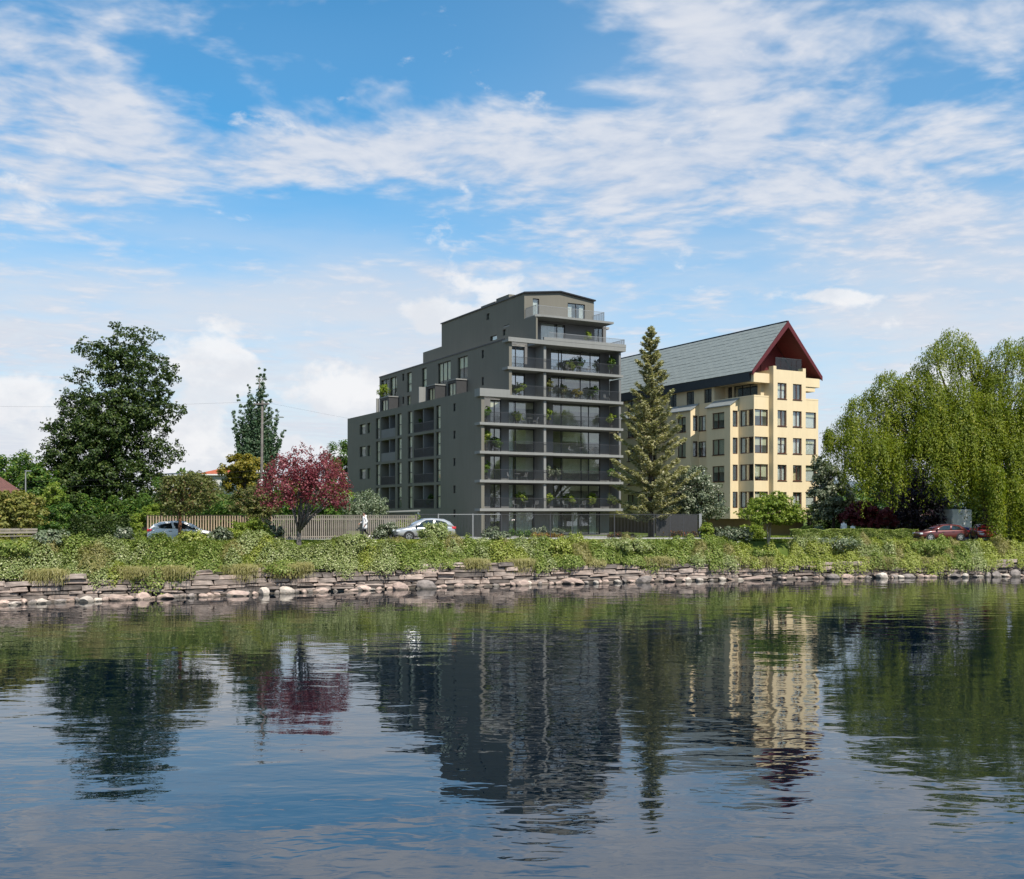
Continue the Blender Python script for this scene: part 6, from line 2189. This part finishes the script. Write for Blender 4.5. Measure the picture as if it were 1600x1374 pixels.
HATCH = dict(st=[(-2.16, .42, .78, .62), (-2.10, .30, .98, .78), (-1.75, .22, 1.03, .87), (-.6, .19, .98, .895), (.5, .19, .945, .895), (1.05, .19, .925, .885), (1.55, .22, .83, .86), (1.98, .26, .70, .78), (2.15, .36, .60, .58)],
             cab=[(-2.05, 1.0, .70), (-1.78, 1.26, .66), (-1.35, 1.42, .63), (-.5, 1.48, .62), (.15, 1.44, .63), (.62, 1.27, .67), (1.22, .93, .78)],
             side_win=[[(-1.45, .28), (-1.52, .72), (-.98, .9), (-.62, .93), (-.58, .16), (-1.2, .16)], [(-.50, .16), (-.54, .93), (.02, .93), (.38, .78), (.86, .30), (.80, .16)]],
             wheel_x=(-1.33, 1.32), screen=((1.10, 0), (.28, 1)), rearglass=((-2.0, 0), (-1.48, 1)))
hd = math.atan2(float(yw(-19.5) - yw(-21.5)), 2.0)
car('parked_car', 'silver hatchback parked in front of the warm timber fence, its nose to the right', 285, 6.2, hd * .55, 'silver', **HATCH)
SUV = dict(st=[(-2.26, .50, .85, .66), (-2.20, .36, 1.06, .82), (-1.8, .30, 1.10, .90), (-.6, .27, 1.07, .915), (.5, .27, 1.04, .915), (1.05, .27, 1.03, .905), (1.6, .30, .97, .88), (2.08, .34, .86, .80), (2.25, .44, .72, .62)],
           cab=[(-2.14, 1.10, .72), (-1.86, 1.42, .67), (-1.4, 1.62, .64), (-.5, 1.68, .63), (.05, 1.65, .64), (.55, 1.45, .68), (1.2, 1.04, .80)],
           side_win=[[(-1.66, .42), (-1.45, .74), (-1.05, .88), (-.66, .92), (-.62, .16), (-1.35, .18)], [(-.55, .16), (-.58, .92), (.0, .92), (.36, .78), (.86, .28), (.80, .16)]],
           wheel_x=(-1.36, 1.30), wr=.36, screen=((1.08, 0), (.2, 1)), rearglass=((-2.1, 0), (-1.58, 1)))
hd2 = math.atan2(float(yw(-6) - yw(-8)), 2.0)
car('parked_car', 'dark grey crossover car facing left in front of the shelter', 662, 6.3, math.pi + hd2 * .75, 'gunmetal', **SUV)
SEDAN = dict(st=[(-2.18, .44, .74, .62), (-2.12, .30, .90, .76), (-1.7, .22, .96, .85), (-.6, .18, .93, .87), (.5, .18, .91, .87), (1.05, .18, .89, .86), (1.6, .20, .82, .84), (2.05, .26, .72, .76), (2.18, .36, .62, .58)],
             cab=[(-2.0, .95, .66), (-1.7, 1.18, .62), (-1.3, 1.35, .60), (-.5, 1.41, .59), (.1, 1.38, .60), (.55, 1.22, .64), (1.15, .90, .74)],
             side_win=[[(-1.45, .25), (-1.4, .75), (-.98, .9), (-.62, .93), (-.58, .16), (-1.2, .16)], [(-.50, .16), (-.54, .93), (.02, .93), (.38, .78), (.86, .30), (.80, .16)]],
             wheel_x=(-1.30, 1.30), wr=.31, screen=((1.05, 0), (.22, 1)), rearglass=((-1.95, 0), (-1.42, 1)))
car('parked_car', 'maroon hatchback on the street under the willow, facing left', 1470, 5.6, math.pi + .06, 'maroon_car', **SEDAN)
car('parked_car', 'small bright red car seen nose on beside the lowest willow strand', 1538, 5.9, -math.pi / 2 - .25, 'red_car', **SEDAN)


def box_van():
    p = P3(1503, 840, 97); g = float(ground(p.x, 97))
    root = empty('white_van', (p.x, 97, g), math.pi / 2 + .12, 'white box van standing behind the maroon car', 'van')
    wbox(root, 'box_body', 'white', .0, 3.0, -1.0, 1.0, .55, 2.75, bevel=.04)
    wbox(root, 'cab', 'white', 3.02, 4.5, -.95, .95, .5, 2.0, bevel=.15)
    wbox(root, 'bumper', 'black_plastic', -.12, -.003, -.98, .98, .42, .6)
    wbox(root, 'side_window', 'car_glass', 3.4, 4.1, -.965, .965, 1.25, 1.8)
    wbox(root, 'door', 'white', -.03, -.004, -.93, -.01, .68, 2.65)
    wbox(root, 'door', 'white', -.03, -.004, .01, .93, .68, 2.65)
    for s_ in (-1, 1):
        y0, y1 = sorted((s_ * .8, s_ * .97))
        wbox(root, 'tail_light', 'red_lamp', -.05, -.031, y0, y1, .75, .98)
        for x in (.8, 3.6):
            t = MB(); t.lathe([(.2, s_ * .72), (.36, s_ * .72), (.36, s_ * .93), (.2, s_ * .94)], 18, 'y', (x, 0, .36)); t.build('wheel', M['tyre'], root, smooth=True)


box_van()


def wheelie_bin():
    p = P3(1507, 840, 92); g = float(ground(p.x, 92))
    root = empty('wheelie_bin', (p.x, 92, g), .2, 'blue plastic wheelie bin beside the rear of the maroon car', 'bin')
    mb = MB(); n = 4
    mb.v += [(-.24, -.26, .06), (.24, -.26, .06), (.24, .24, .06), (-.24, .24, .06), (-.29, -.34, .98), (.29, -.34, .98), (.29, .34, .98), (-.29, .34, .98)]
    for q in ((3, 2, 1, 0), (4, 5, 6, 7), (0, 1, 5, 4), (1, 2, 6, 5), (2, 3, 7, 6), (3, 0, 4, 7)):
        mb.f.append(q)
    mb.build('body', M['blue_plastic'], root, bevel=.03)
    l = MB(); l.prism([(-.36, .99), (.38, .99), (.38, 1.05), (.1, 1.1), (-.36, 1.04)], 'x', -.31, .31); l.build('lid', M['blue_plastic'], root, bevel=.015)
    for s_ in (-1, 1):
        w = MB(); w.lathe([(.03, s_ * .24), (.1, s_ * .24), (.1, s_ * .29), (.03, s_ * .29)], 14, 'y', (0, 0, .1))
        o = w.build('wheel', M['tyre'], root); o.rotation_euler = (0, 0, math.pi / 2); o.location = (0, .22, 0)
    h = MB(); h.tube([(-.2, .36, 1.0), (-.2, .42, 1.02), (.2, .42, 1.02), (.2, .36, 1.0)], .015, 6); h.build('handle', M['blue_plastic'], root)


wheelie_bin()


# ------------------------------------------------------------------ people
def skinned(name, verts, edges, radii, m_, parent, root_i=0, levels=2):
    me = bpy.data.meshes.new(name)
    me.from_pydata(verts, edges, [])
    me.materials.append(m_)
    o = link_mesh(name, me, None, parent)
    sk = o.modifiers.new('skin', 'SKIN'); sk.use_smooth_shade = True
    if not me.skin_vertices:
        bm = bmesh.new(); bm.from_mesh(me); bm.verts.layers.skin.verify(); bm.to_mesh(me); bm.free()
    for i, r in enumerate(radii):
        d = me.skin_vertices[0].data[i]
        d.radius = (r, r) if not hasattr(r, '__len__') else r
        d.use_root = (i == root_i)
    ss = o.modifiers.new('subdiv', 'SUBSURF'); ss.levels = levels; ss.render_levels = levels
    return o


def hand(V, E, R_, wrist, d, side_v, idx):
    """palm, four bent fingers and a thumb, all grown from the wrist vertex of the same body"""
    d = Vector(d).normalized(); sv = Vector(side_v).normalized()
    w = Vector(wrist)
    palm = len(V); V.append(tuple(w + d * .07)); E.append((idx, palm)); R_.append(.03)
    for k, (off, ln) in enumerate(((-.026, .062), (-.009, .075), (.009, .07), (.026, .055))):
        a = len(V); V.append(tuple(w + d * .105 + sv * off)); E.append((palm, a)); R_.append(.011)
        b = len(V); V.append(tuple(w + d * (.105 + ln * .55) + sv * off * 1.1)); E.append((a, b)); R_.append(.009)
        c = len(V); V.append(tuple(w + d * (.105 + ln * .95) + sv * off * 1.1 + d.cross(sv) * .022)); E.append((b, c)); R_.append(.008)
    t = len(V); V.append(tuple(w + d * .055 - sv * .045)); E.append((palm, t)); R_.append(.011)
    t2 = len(V); V.append(tuple(w + d * .09 - sv * .062)); E.append((t, t2)); R_.append(.009)


def figure(loc, rz, J, label, top_m, leg_m, shoe_m, coat=True, hood=False, scale=1.0, group=None, hair_long=False):
    """J: joint positions in metres, x forward; one continuous body with clothes, hair and shoes as its children"""
    root = empty('person', loc, rz, label, 'person', group)
    root.scale = (scale,) * 3
    names = ['pelvis', 'waist', 'chest', 'neck', 'head', 'crown', 'shL', 'elL', 'wrL', 'shR', 'elR', 'wrR', 'hipL', 'knL', 'anL', 'toL', 'hipR', 'knR', 'anR', 'toR']
    V = [tuple(J[n]) for n in names]
    ix = {n: i for i, n in enumerate(names)}
    E = [(ix[a], ix[b]) for a, b in (('pelvis', 'waist'), ('waist', 'chest'), ('chest', 'neck'), ('neck', 'head'), ('head', 'crown'), ('chest', 'shL'), ('shL', 'elL'), ('elL', 'wrL'), ('chest', 'shR'), ('shR', 'elR'), ('elR', 'wrR'),
                                         ('pelvis', 'hipL'), ('hipL', 'knL'), ('knL', 'anL'), ('anL', 'toL'), ('pelvis', 'hipR'), ('hipR', 'knR'), ('knR', 'anR'), ('anR', 'toR'))]
    R_ = [.12, .115, .13, .052, .095, .085, .062, .042, .03, .062, .042, .03, .085, .055, .04, .03, .085, .055, .04, .03]
    for s_ in 'LR':
        el, wr = Vector(J['el' + s_]), Vector(J['wr' + s_])
        hand(V, E, R_, wr, wr - el, (wr - el).cross(Vector((0, 1, 0))), ix['wr' + s_])
    body = skinned('body', V, E, R_, M['skin'], root)
    # face: eyes, nose, ears
    hd_ = Vector(J['head']); up = (Vector(J['crown']) - hd_).normalized()
    fw = Vector(J.get('look', (1, 0, 0))).normalized(); lf = up.cross(fw).normalized()
    f = MB()
    f.lathe([(.002, 0), (.016, .0), (.012, .018), (.002, .026)], 8, 'z', tuple(hd_ + fw * .088 + up * .0))
    f.build('nose', M['skin'], body)
    for s_ in (-1, 1):
        e = MB(); e.lathe([(.002, -.012), (.013, -.004), (.013, .004), (.002, .012)], 8, 'z', tuple(hd_ + fw * .084 + lf * .034 * s_ + up * .035)); e.build('eye', M['cloth_black'], body)
        e = MB(); e.lathe([(.004, -.03), (.018, -.012), (.018, .012), (.004, .03)], 8, 'z', tuple(hd_ + lf * .092 * s_ + up * .01)); e.build('ear', M['skin'], body)
    mth = MB(); c = hd_ + fw * .086 - up * .045
    mth.tube([tuple(c - lf * .022), tuple(c + fw * .004), tuple(c + lf * .022)], .006, 6); mth.build('mouth', M['maroon'], body)
    # hair: cap over the crown and back of the head
    hv = [tuple(hd_ - fw * .03 + up * .0), tuple(hd_ - fw * .025 + up * .07), tuple(hd_ + fw * .03 + up * .10)]
    he = [(0, 1), (1, 2)]; hr = [.092, .098, .072]
    if hair_long:
        hv.append(tuple(hd_ - fw * .07 - up * .14)); he.append((0, 3)); hr.append(.05)
    skinned('hair', hv, he, hr, M['hair'], root)
    # top: torso, sleeves, skirt of the coat
    P_ = lambda n: Vector(J[n])
    cm = MB()
    hem = P_('pelvis') - Vector((0, 0, .30 if coat else .06))
    spine = [(P_('neck') + up * .02, .062, .066), (P_('neck') - up * .035, .085, .10), (P_('chest') + (P_('neck') - P_('chest')) * .55, .115, .185), (P_('chest'), .140, .205), (P_('waist'), .130, .180),
             (P_('pelvis') + Vector((0, 0, .04)), .150, .190), (hem * .5 + P_('pelvis') * .5, .165, .200), (hem, .185, .212), (hem + Vector((0, 0, .01)), .165, .19)]
    nn = 16
    for c_, rx, ry in spine:
        for j in range(nn):
            an = 6.28318 * j / nn
            cm.v.append((c_.x + math.cos(an) * rx, c_.y + math.sin(an) * ry, c_.z))
    for i in range(len(spine) - 1):
        for j in range(nn):
            k = (j + 1) % nn
            cm.f.append((i * nn + j, i * nn + k, (i + 1) * nn + k, (i + 1) * nn + j))
    cm.f.append(tuple(range(nn)))
    cm.f.append(tuple((len(spine) - 1) * nn + j for j in reversed(range(nn))))
    for s_ in 'LR':
        sh, el, wr = P_('sh' + s_), P_('el' + s_), P_('wr' + s_)
        inn = sh.lerp(P_('chest'), .35)
        cm.tube([inn, sh, sh.lerp(el, .5), el, el.lerp(wr, .5), el.lerp(wr, .93)], [.075, .078, .068, .062, .056, .05], 10)
    if hood:
        hb = P_('neck') - fw * .075
        cm.lathe([(.02, -.11), (.08, -.07), (.10, .0), (.075, .05), (.02, .065)], 12, 'z', tuple(hb))
    co = cm.build('coat' if coat else 'shirt', top_m, root, smooth=True) if not isinstance(top_m, str) else None
    lv = [P_('pelvis'), P_('hipL'), P_('knL'), P_('anL') * .92 + P_('knL') * .08, P_('hipR'), P_('knR'), P_('anR') * .92 + P_('knR') * .08]
    skinned('trousers', [tuple(v) for v in lv], [(0, 1), (1, 2), (2, 3), (0, 4), (4, 5), (5, 6)], [.095, .082, .068, .056, .082, .068, .056], leg_m, root, 0)
    for s_ in 'LR':
        a, t = P_('an' + s_), P_('to' + s_)
        dirn = (t - a).normalized()
        skinned('shoe', [tuple(a - dirn * .045), tuple(a + dirn * .06 - Vector((0, 0, .012))), tuple(t + dirn * .01)], [(0, 1), (1, 2)], [.055, .05, .042], shoe_m, root, 1)
    return root


walk = dict(pelvis=(0, 0, .93), waist=(.01, 0, 1.10), chest=(.02, 0, 1.32), neck=(.035, 0, 1.49), head=(.055, 0, 1.60), crown=(.055, 0, 1.70), look=(1, 0, -.1),
            shL=(.02, .17, 1.40), elL=(-.10, .22, 1.14), wrL=(.02, .23, .93), shR=(.02, -.17, 1.40), elR=(.06, -.23, 1.13), wrR=(.26, -.20, 1.02),
            hipL=(0, .09, .90), knL=(.16, .09, .50), anL=(.20, .09, .09), toL=(.36, .09, .045), hipR=(0, -.09, .90), knR=(-.04, -.09, .48), anR=(-.34, -.09, .20), toR=(-.27, -.09, .06))
pp = shore_pt(570, 8.9)
figure(pp + Vector((0, 0, .13)), math.pi + .35, walk, 'person in a long white coat, black trousers and white shoes walking along the fence', M['cloth_white'], M['cloth_black'], M['cloth_white'], True, True, 1.13)
stand = dict(pelvis=(0, 0, .94), waist=(.01, 0, 1.10), chest=(.02, 0, 1.32), neck=(.03, 0, 1.49), head=(.05, 0, 1.60), crown=(.05, 0, 1.70), look=(1, 0, -.1),
             shL=(.01, .17, 1.41), elL=(-.02, .24, 1.14), wrL=(.10, .24, .92), shR=(.01, -.17, 1.41), elR=(.0, -.24, 1.14), wrR=(.08, -.25, .91),
             hipL=(0, .09, .90), knL=(.07, .09, .50), anL=(.08, .09, .09), toL=(.24, .10, .045), hipR=(0, -.09, .90), knR=(.0, -.09, .49), anR=(-.08, -.09, .09), toR=(.08, -.10, .045))
Yp = 91.5
for px, sc_, lab, long_ in ((1318.5, .97, 'taller person in a white top behind the low hedge, seen from behind', False), (1332.5, .80, 'shorter dark haired person in a white top on the right behind the low hedge', True)):
    x = (px - 800) / F * Yp
    figure((x, Yp, float(ground(x, Yp))), math.pi / 2, stand, lab, M['cloth_white'], M['cloth_black'], M['cloth_black'], False, False, sc_, None, long_)


def bench(loc, rz, L, label, m_='wood_grey', back=True, name='wooden_bench'):
    root = empty(name, loc, rz, label, 'bench')
    for i in range(3):
        wbox(root, 'plank', m_, -L / 2, L / 2, -.22 + i * .15, -.09 + i * .15, .40, .445)
    if back:
        for i in range(2):
            wbox(root, 'plank', m_, -L / 2, L / 2, .26, .30, .58 + i * .18, .71 + i * .18)
    for s_ in (-1, 1):
        x = s_ * (L / 2 - .25)
        wbox(root, 'leg', 'wood_dark', x - .05, x + .05, -.2, -.11, -.1, .398)
        wbox(root, 'leg', 'wood_dark', x - .05, x + .05, .305, .38, -.1, .9 if back else .398)
        wbox(root, 'crosspiece', 'wood_dark', x - .04, x + .04, -.105, .30, .32, .396)
    return root


pb = shore_pt(12, 8.4)
bench(pb + Vector((0, 0, .13)), .45, 3.4, 'long weathered wooden bench under the small spreading tree at the far left')


# ------------------------------------------------------------------ poles and wires
def utility_pole():
    Y = 83; p = P3(409, 800, Y); g = float(ground(p.x, Y))
    root = empty('utility_pole', (p.x, Y, g), 0, 'tall grey wooden utility pole in front of the poplar', 'pole')
    H = CZ - (626 - HZ) / F * Y - g
    mb = MB(); mb.tube([(0, 0, -.3), (0, 0, H * .5), (.05, 0, H)], [.13, .115, .085], 10); mb.build('pole', M['bark_grey'], root, smooth=True)
    for z, w in ((H - .35, 1.3), (H - 5.9, .9)):
        wbox(root, 'crossarm', 'bark_grey', -w / 2, w / 2, -.17, -.08, z, z + .1)
        for x in (-w / 2 + .1, -w / 6, w / 6, w / 2 - .1):
            i = MB(); i.lathe([(.02, z + .1), (.045, z + .13), (.03, z + .18), (.045, z + .22), (.01, z + .25)], 8, 'z', (x, -.125, 0)); i.build('insulator', M['white'], root)
    a = MB(); a.tube([(.1, -.05, H - 1.9), (.8, -.2, H - 1.45), (1.5, -.3, H - 1.35)], .035, 6); arm = a.build('lamp_arm', M['zinc'], root)
    l = MB(); l.box(1.45, 1.85, -.38, -.22, H - 1.43, H - 1.32); l.build('lamp_head', M['zinc'], arm, bevel=.03)
    b = MB(); b.box(-.16, .16, -.34, -.18, H - 6.9, H - 6.4); b.build('junction_box', M['white'], root)
    for i, (z, x1, y1, z1, lab) in enumerate(((H - .1, -62, 70, H - .3, 'highest thin power line running left from the utility pole'), (H - 5.65, -60, 78, H - 5.9, 'upper of two low power lines running left from the utility pole'),
                                              (H - 6.1, -60, 76, H - 6.4, 'lower of two low power lines running left from the utility pole'), (H - .1, 5, 140, H + 1.0, 'thin power line running right from the utility pole to the building'))):
        a_ = Vector((p.x, Y - .125, g + z)); b_ = Vector((x1, y1, g + z1))
        pts = [a_.lerp(b_, t) - Vector((0, 0, .9 * math.sin(t * math.pi))) for t in np.linspace(0, 1, 14)]
        w = MB(); w.tube(pts, .005, 5)
        tag(w.build('power_line', M['rail_dark'], None), lab, 'wire', 'power lines')


utility_pole()
p_ = P3(40, 800, 90); g_ = float(ground(p_.x, 90))
lp = empty('lamp_post', (p_.x, 90, g_), 0, 'slim pale lamp post among the trees at the far left', 'lamp post')
hz_ = CZ - (737 - HZ) / F * 90 - g_
mb = MB(); mb.tube([(0, 0, -.2), (0, 0, hz_)], [.07, .05], 8); mb.build('post', M['rail_pale'], lp)
mb = MB(); mb.box(-.05, .5, -.09, .09, hz_, hz_ + .08); mb.build('lamp_head', M['zinc'], lp, bevel=.02)


# ------------------------------------------------------------------ things on the balconies
def dbw(x, y, z):
    q = DB.o + UX * x + VX * y
    return Vector((q.x, q.y, DB.o.z + z))


FLOOR = ['first', 'second', 'third', 'fourth', 'fifth', 'sixth', 'seventh', 'eighth']


def pot_plant(x, y, z, h_, lm, label, n=560, w=.72):
    root = empty('potted_plant', dbw(x, y, z), random.uniform(0, 6), label, 'potted plant', 'potted plants on the dark building')
    p = MB(); p.lathe([(.13, 0), (.19, .34), (.2, .36), (.17, .36), (.16, .30)], 12); p.build('pot', M['pot'], root, smooth=False)
    st = MB()
    for k in range(4):
        a = k * 1.57 + random.random()
        st.tube([(0, 0, .28), (math.cos(a) * .08, math.sin(a) * .08, h_ * .5), (math.cos(a) * w * .4, math.sin(a) * w * .4, h_ * .9)], [.018, .012, .006], 5)
    st.build('stem', M['bark'], root)
    cl = [(math.cos(a) * w * .3 * (i > 0), math.sin(a) * w * .3 * (i > 0), h_ * f, w * .42, w * .42, h_ * .22) for i, (a, f) in enumerate(((0, .85), (0, .7), (2.1, .6), (4.2, .75), (1, .5)))]
    P, Nn, _, _ = crown_points(cl, n, 7, (.35, .55), .8, .5)
    np_quads('leaves', leaf_quads(P, Nn, .20 * rng.uniform(.7, 1.3, n), .10 * rng.uniform(.7, 1.3, n)), LM[lm], root, None, rng.random(n))


def chair(x, y, z, rz, label, m_='rail_pale'):
    root = empty('garden_chair', dbw(x, y, z), PHI + rz, label, 'chair', 'wire garden chairs on the balconies')
    s_ = MB()
    for i in range(5):
        s_.box(-.22 + i * .09, -.15 + i * .09, -.22, .22, .43, .45)
    s_.build('seat', M[m_], root)
    for (a, b) in ((-.2, -.2), (.2, -.2), (-.2, .2), (.2, .2)):
        l = MB(); l.tube([(a * 1.15, b * 1.15, 0), (a, b, .428)], .014, 6); l.build('leg', M[m_], root)
    b = MB(); b.tube([(-.22, .22, .45), (-.24, .30, .84), (.24, .30, .84), (.22, .22, .45)], .016, 6)
    for i in range(4):
        b.tube([(-.14 + i * .09, .225, .45), (-.14 + i * .09, .30, .83)], .009, 5)
    b.build('backrest', M[m_], root)


def table(x, y, z, label):
    root = empty('garden_table', dbw(x, y, z), 0, label, 'table', 'small round tables on the balconies')
    t = MB(); t.lathe([(.05, .70), (.34, .70), (.34, .725), (.05, .725)], 18); t.build('tabletop', M['rail_pale'], root)
    l = MB(); l.tube([(0, 0, .02), (0, 0, .70)], .025, 8); l.build('stem', M['rail_pale'], root)
    b = MB(); b.lathe([(.22, 0), (.2, .02), (.03, .03)], 14); b.build('base', M['rail_pale'], root)


where = {760: 'at the left end of', 857: 'beside the divider on', 955: 'at the right end of', 930: 'by the corner window of', 800: 'left of the divider on', 880: 'right of the divider on'}
for i, px, h_, lm in ((3, 760, 1.5, 'green'), (2, 760, 2.0, 'lime'), (1, 760, 1.7, 'green'), (3, 857, 1.6, 'lime'), (1, 857, 1.5, 'greygreen'), (0, 857, 1.4, 'lime'), (4, 857, 1.9, 'olive'),
                      (3, 955, 1.5, 'lime'), (1, 955, 1.3, 'green'), (0, 955, 1.2, 'lime'), (5, 955, 1.9, 'green'), (6, 930, 1.6, 'lime')):
    y = .75 if px != 955 else .55
    px2 = 919 if px == 930 else px
    pot_plant(DB.ux(px2, y), y, LV[i] + (.0 if i < 6 else -.09), h_ * 1.12, lm, 'leafy potted plant %s the %s floor balcony of the dark building' % (where[px], FLOOR[i]))
for i, px, h_, lm, lab in ((5, 905, 1.8, 'green', 'bushy potted plant standing against the large sixth floor window'), (5, 890, 1.4, 'lime', 'lower lime green potted plant against the large sixth floor window'),
                           (4, 880, 1.7, 'olive', 'olive potted plant against the large fifth floor window'), (4, 900, 1.3, 'golden', 'golden potted plant against the large fifth floor window'), (4, 927, 1.7, 'green', 'green potted plant at the right of the large fifth floor window'),
                           (4, 812, 1.5, 'lime', 'potted plant against the narrow fifth floor window'), (3, 808, 1.4, 'lime', 'potted plant against the window left of the divider, fourth floor'),
                           (2, 775, 1.5, 'green', 'potted plant against the narrow third floor window'), (0, 815, 1.7, 'lime', 'big lime potted plant against the first floor window left of the divider'),
                           (0, 890, 1.6, 'lime', 'big lime potted plant against the first floor window right of the divider'), (0, 925, 1.6, 'lime', 'lime potted plant at the right end of the first floor window'), (1, 868, 1.5, 'greygreen', 'grey green potted plant against the second floor window')):
    pot_plant(DB.ux(px, 1.3), 1.3, LV[i], h_, lm, lab, 700, .95)
for i, px, px2, w_ in ((3, 818, 836, 800), (2, 893, 922, 880), (1, 797, 819, 800), (0, 806, 836, 800), (0, 884, 910, 880), (5, 889, 918, 880)):
    y = .65
    chair(DB.ux(px, y), y, LV[i], random.uniform(1.2, 1.9), 'wire chair left of the table %s the %s floor balcony' % (where[w_], FLOOR[i]))
    chair(DB.ux(px2, y), y, LV[i], random.uniform(-1.9, -1.2), 'wire chair right of the table %s the %s floor balcony' % (where[w_], FLOOR[i]))
    table(DB.ux((px + px2) / 2, y), y, LV[i], 'small round table %s the %s floor balcony' % (where[w_], FLOOR[i]))
chair(DB.ux(948, .7), .7, LV[4], .5, 'single pale wire chair at the right end of the fifth floor balcony')
pot_plant(2.2, DB.vy(599, 2.2), LV[4] + 2.2, 2.3, 'lime', 'tall bushy potted tree on the upper terrace at the far end of the side wall', 900, 1.3)
pot_plant(.8, DB.vy(614, .8), LV[2] + .03, 1.8, 'green', 'tall plant in the left side loggia on the third floor', 400, .7)
pot_plant(.8, DB.vy(655, .8), LV[3] + .03, 1.9, 'green', 'tall plant in the right side loggia on the fourth floor', 400, .7)
pot_plant(.8, DB.vy(673, .8), LV[0] + .03, 1.6, 'green', 'plant in the right side loggia on the first floor', 400, .7)

# flower beds behind the metal fence
for nm, lab, cl, Y, bpx, lm, n in (
        ('flower_bed', 'orange and yellow flowers behind the metal fence in front of the balconies', [(835, 837, 5, 4), (845, 837, 6, 4), (856, 837, 6, 4), (867, 838, 6, 4), (876, 838, 5, 3)], 88.5, 856, 'flower', 1500),
        ('flower_bed', 'red and orange flowers along the kerb at the right end of the metal fence', [(1035, 834, 6, 4), (1048, 834, 6, 4), (1060, 834, 7, 4), (1072, 834, 7, 4), (1084, 835, 6, 4)], 89, 1060, 'redflower', 1700),
        ('flower_bed', 'low dull red flowers by the building corner under the conifer', [(955, 838, 6, 4), (966, 836, 7, 5), (978, 838, 6, 4), (990, 838, 6, 3)], 91, 970, 'redflower', 1100),
        ('low_hedge', 'low dark clipped hedge outside the ground floor windows', [(800, 834, 6, 5), (812, 834, 6, 5), (825, 834, 6, 5)], 93, 812, 'green', 1500)):
    tree(nm, lab, cl, Y, bpx, n=n, leaf=(.14, .11), lm=lm, cat=nm.replace('_', ' '), trunk=False)
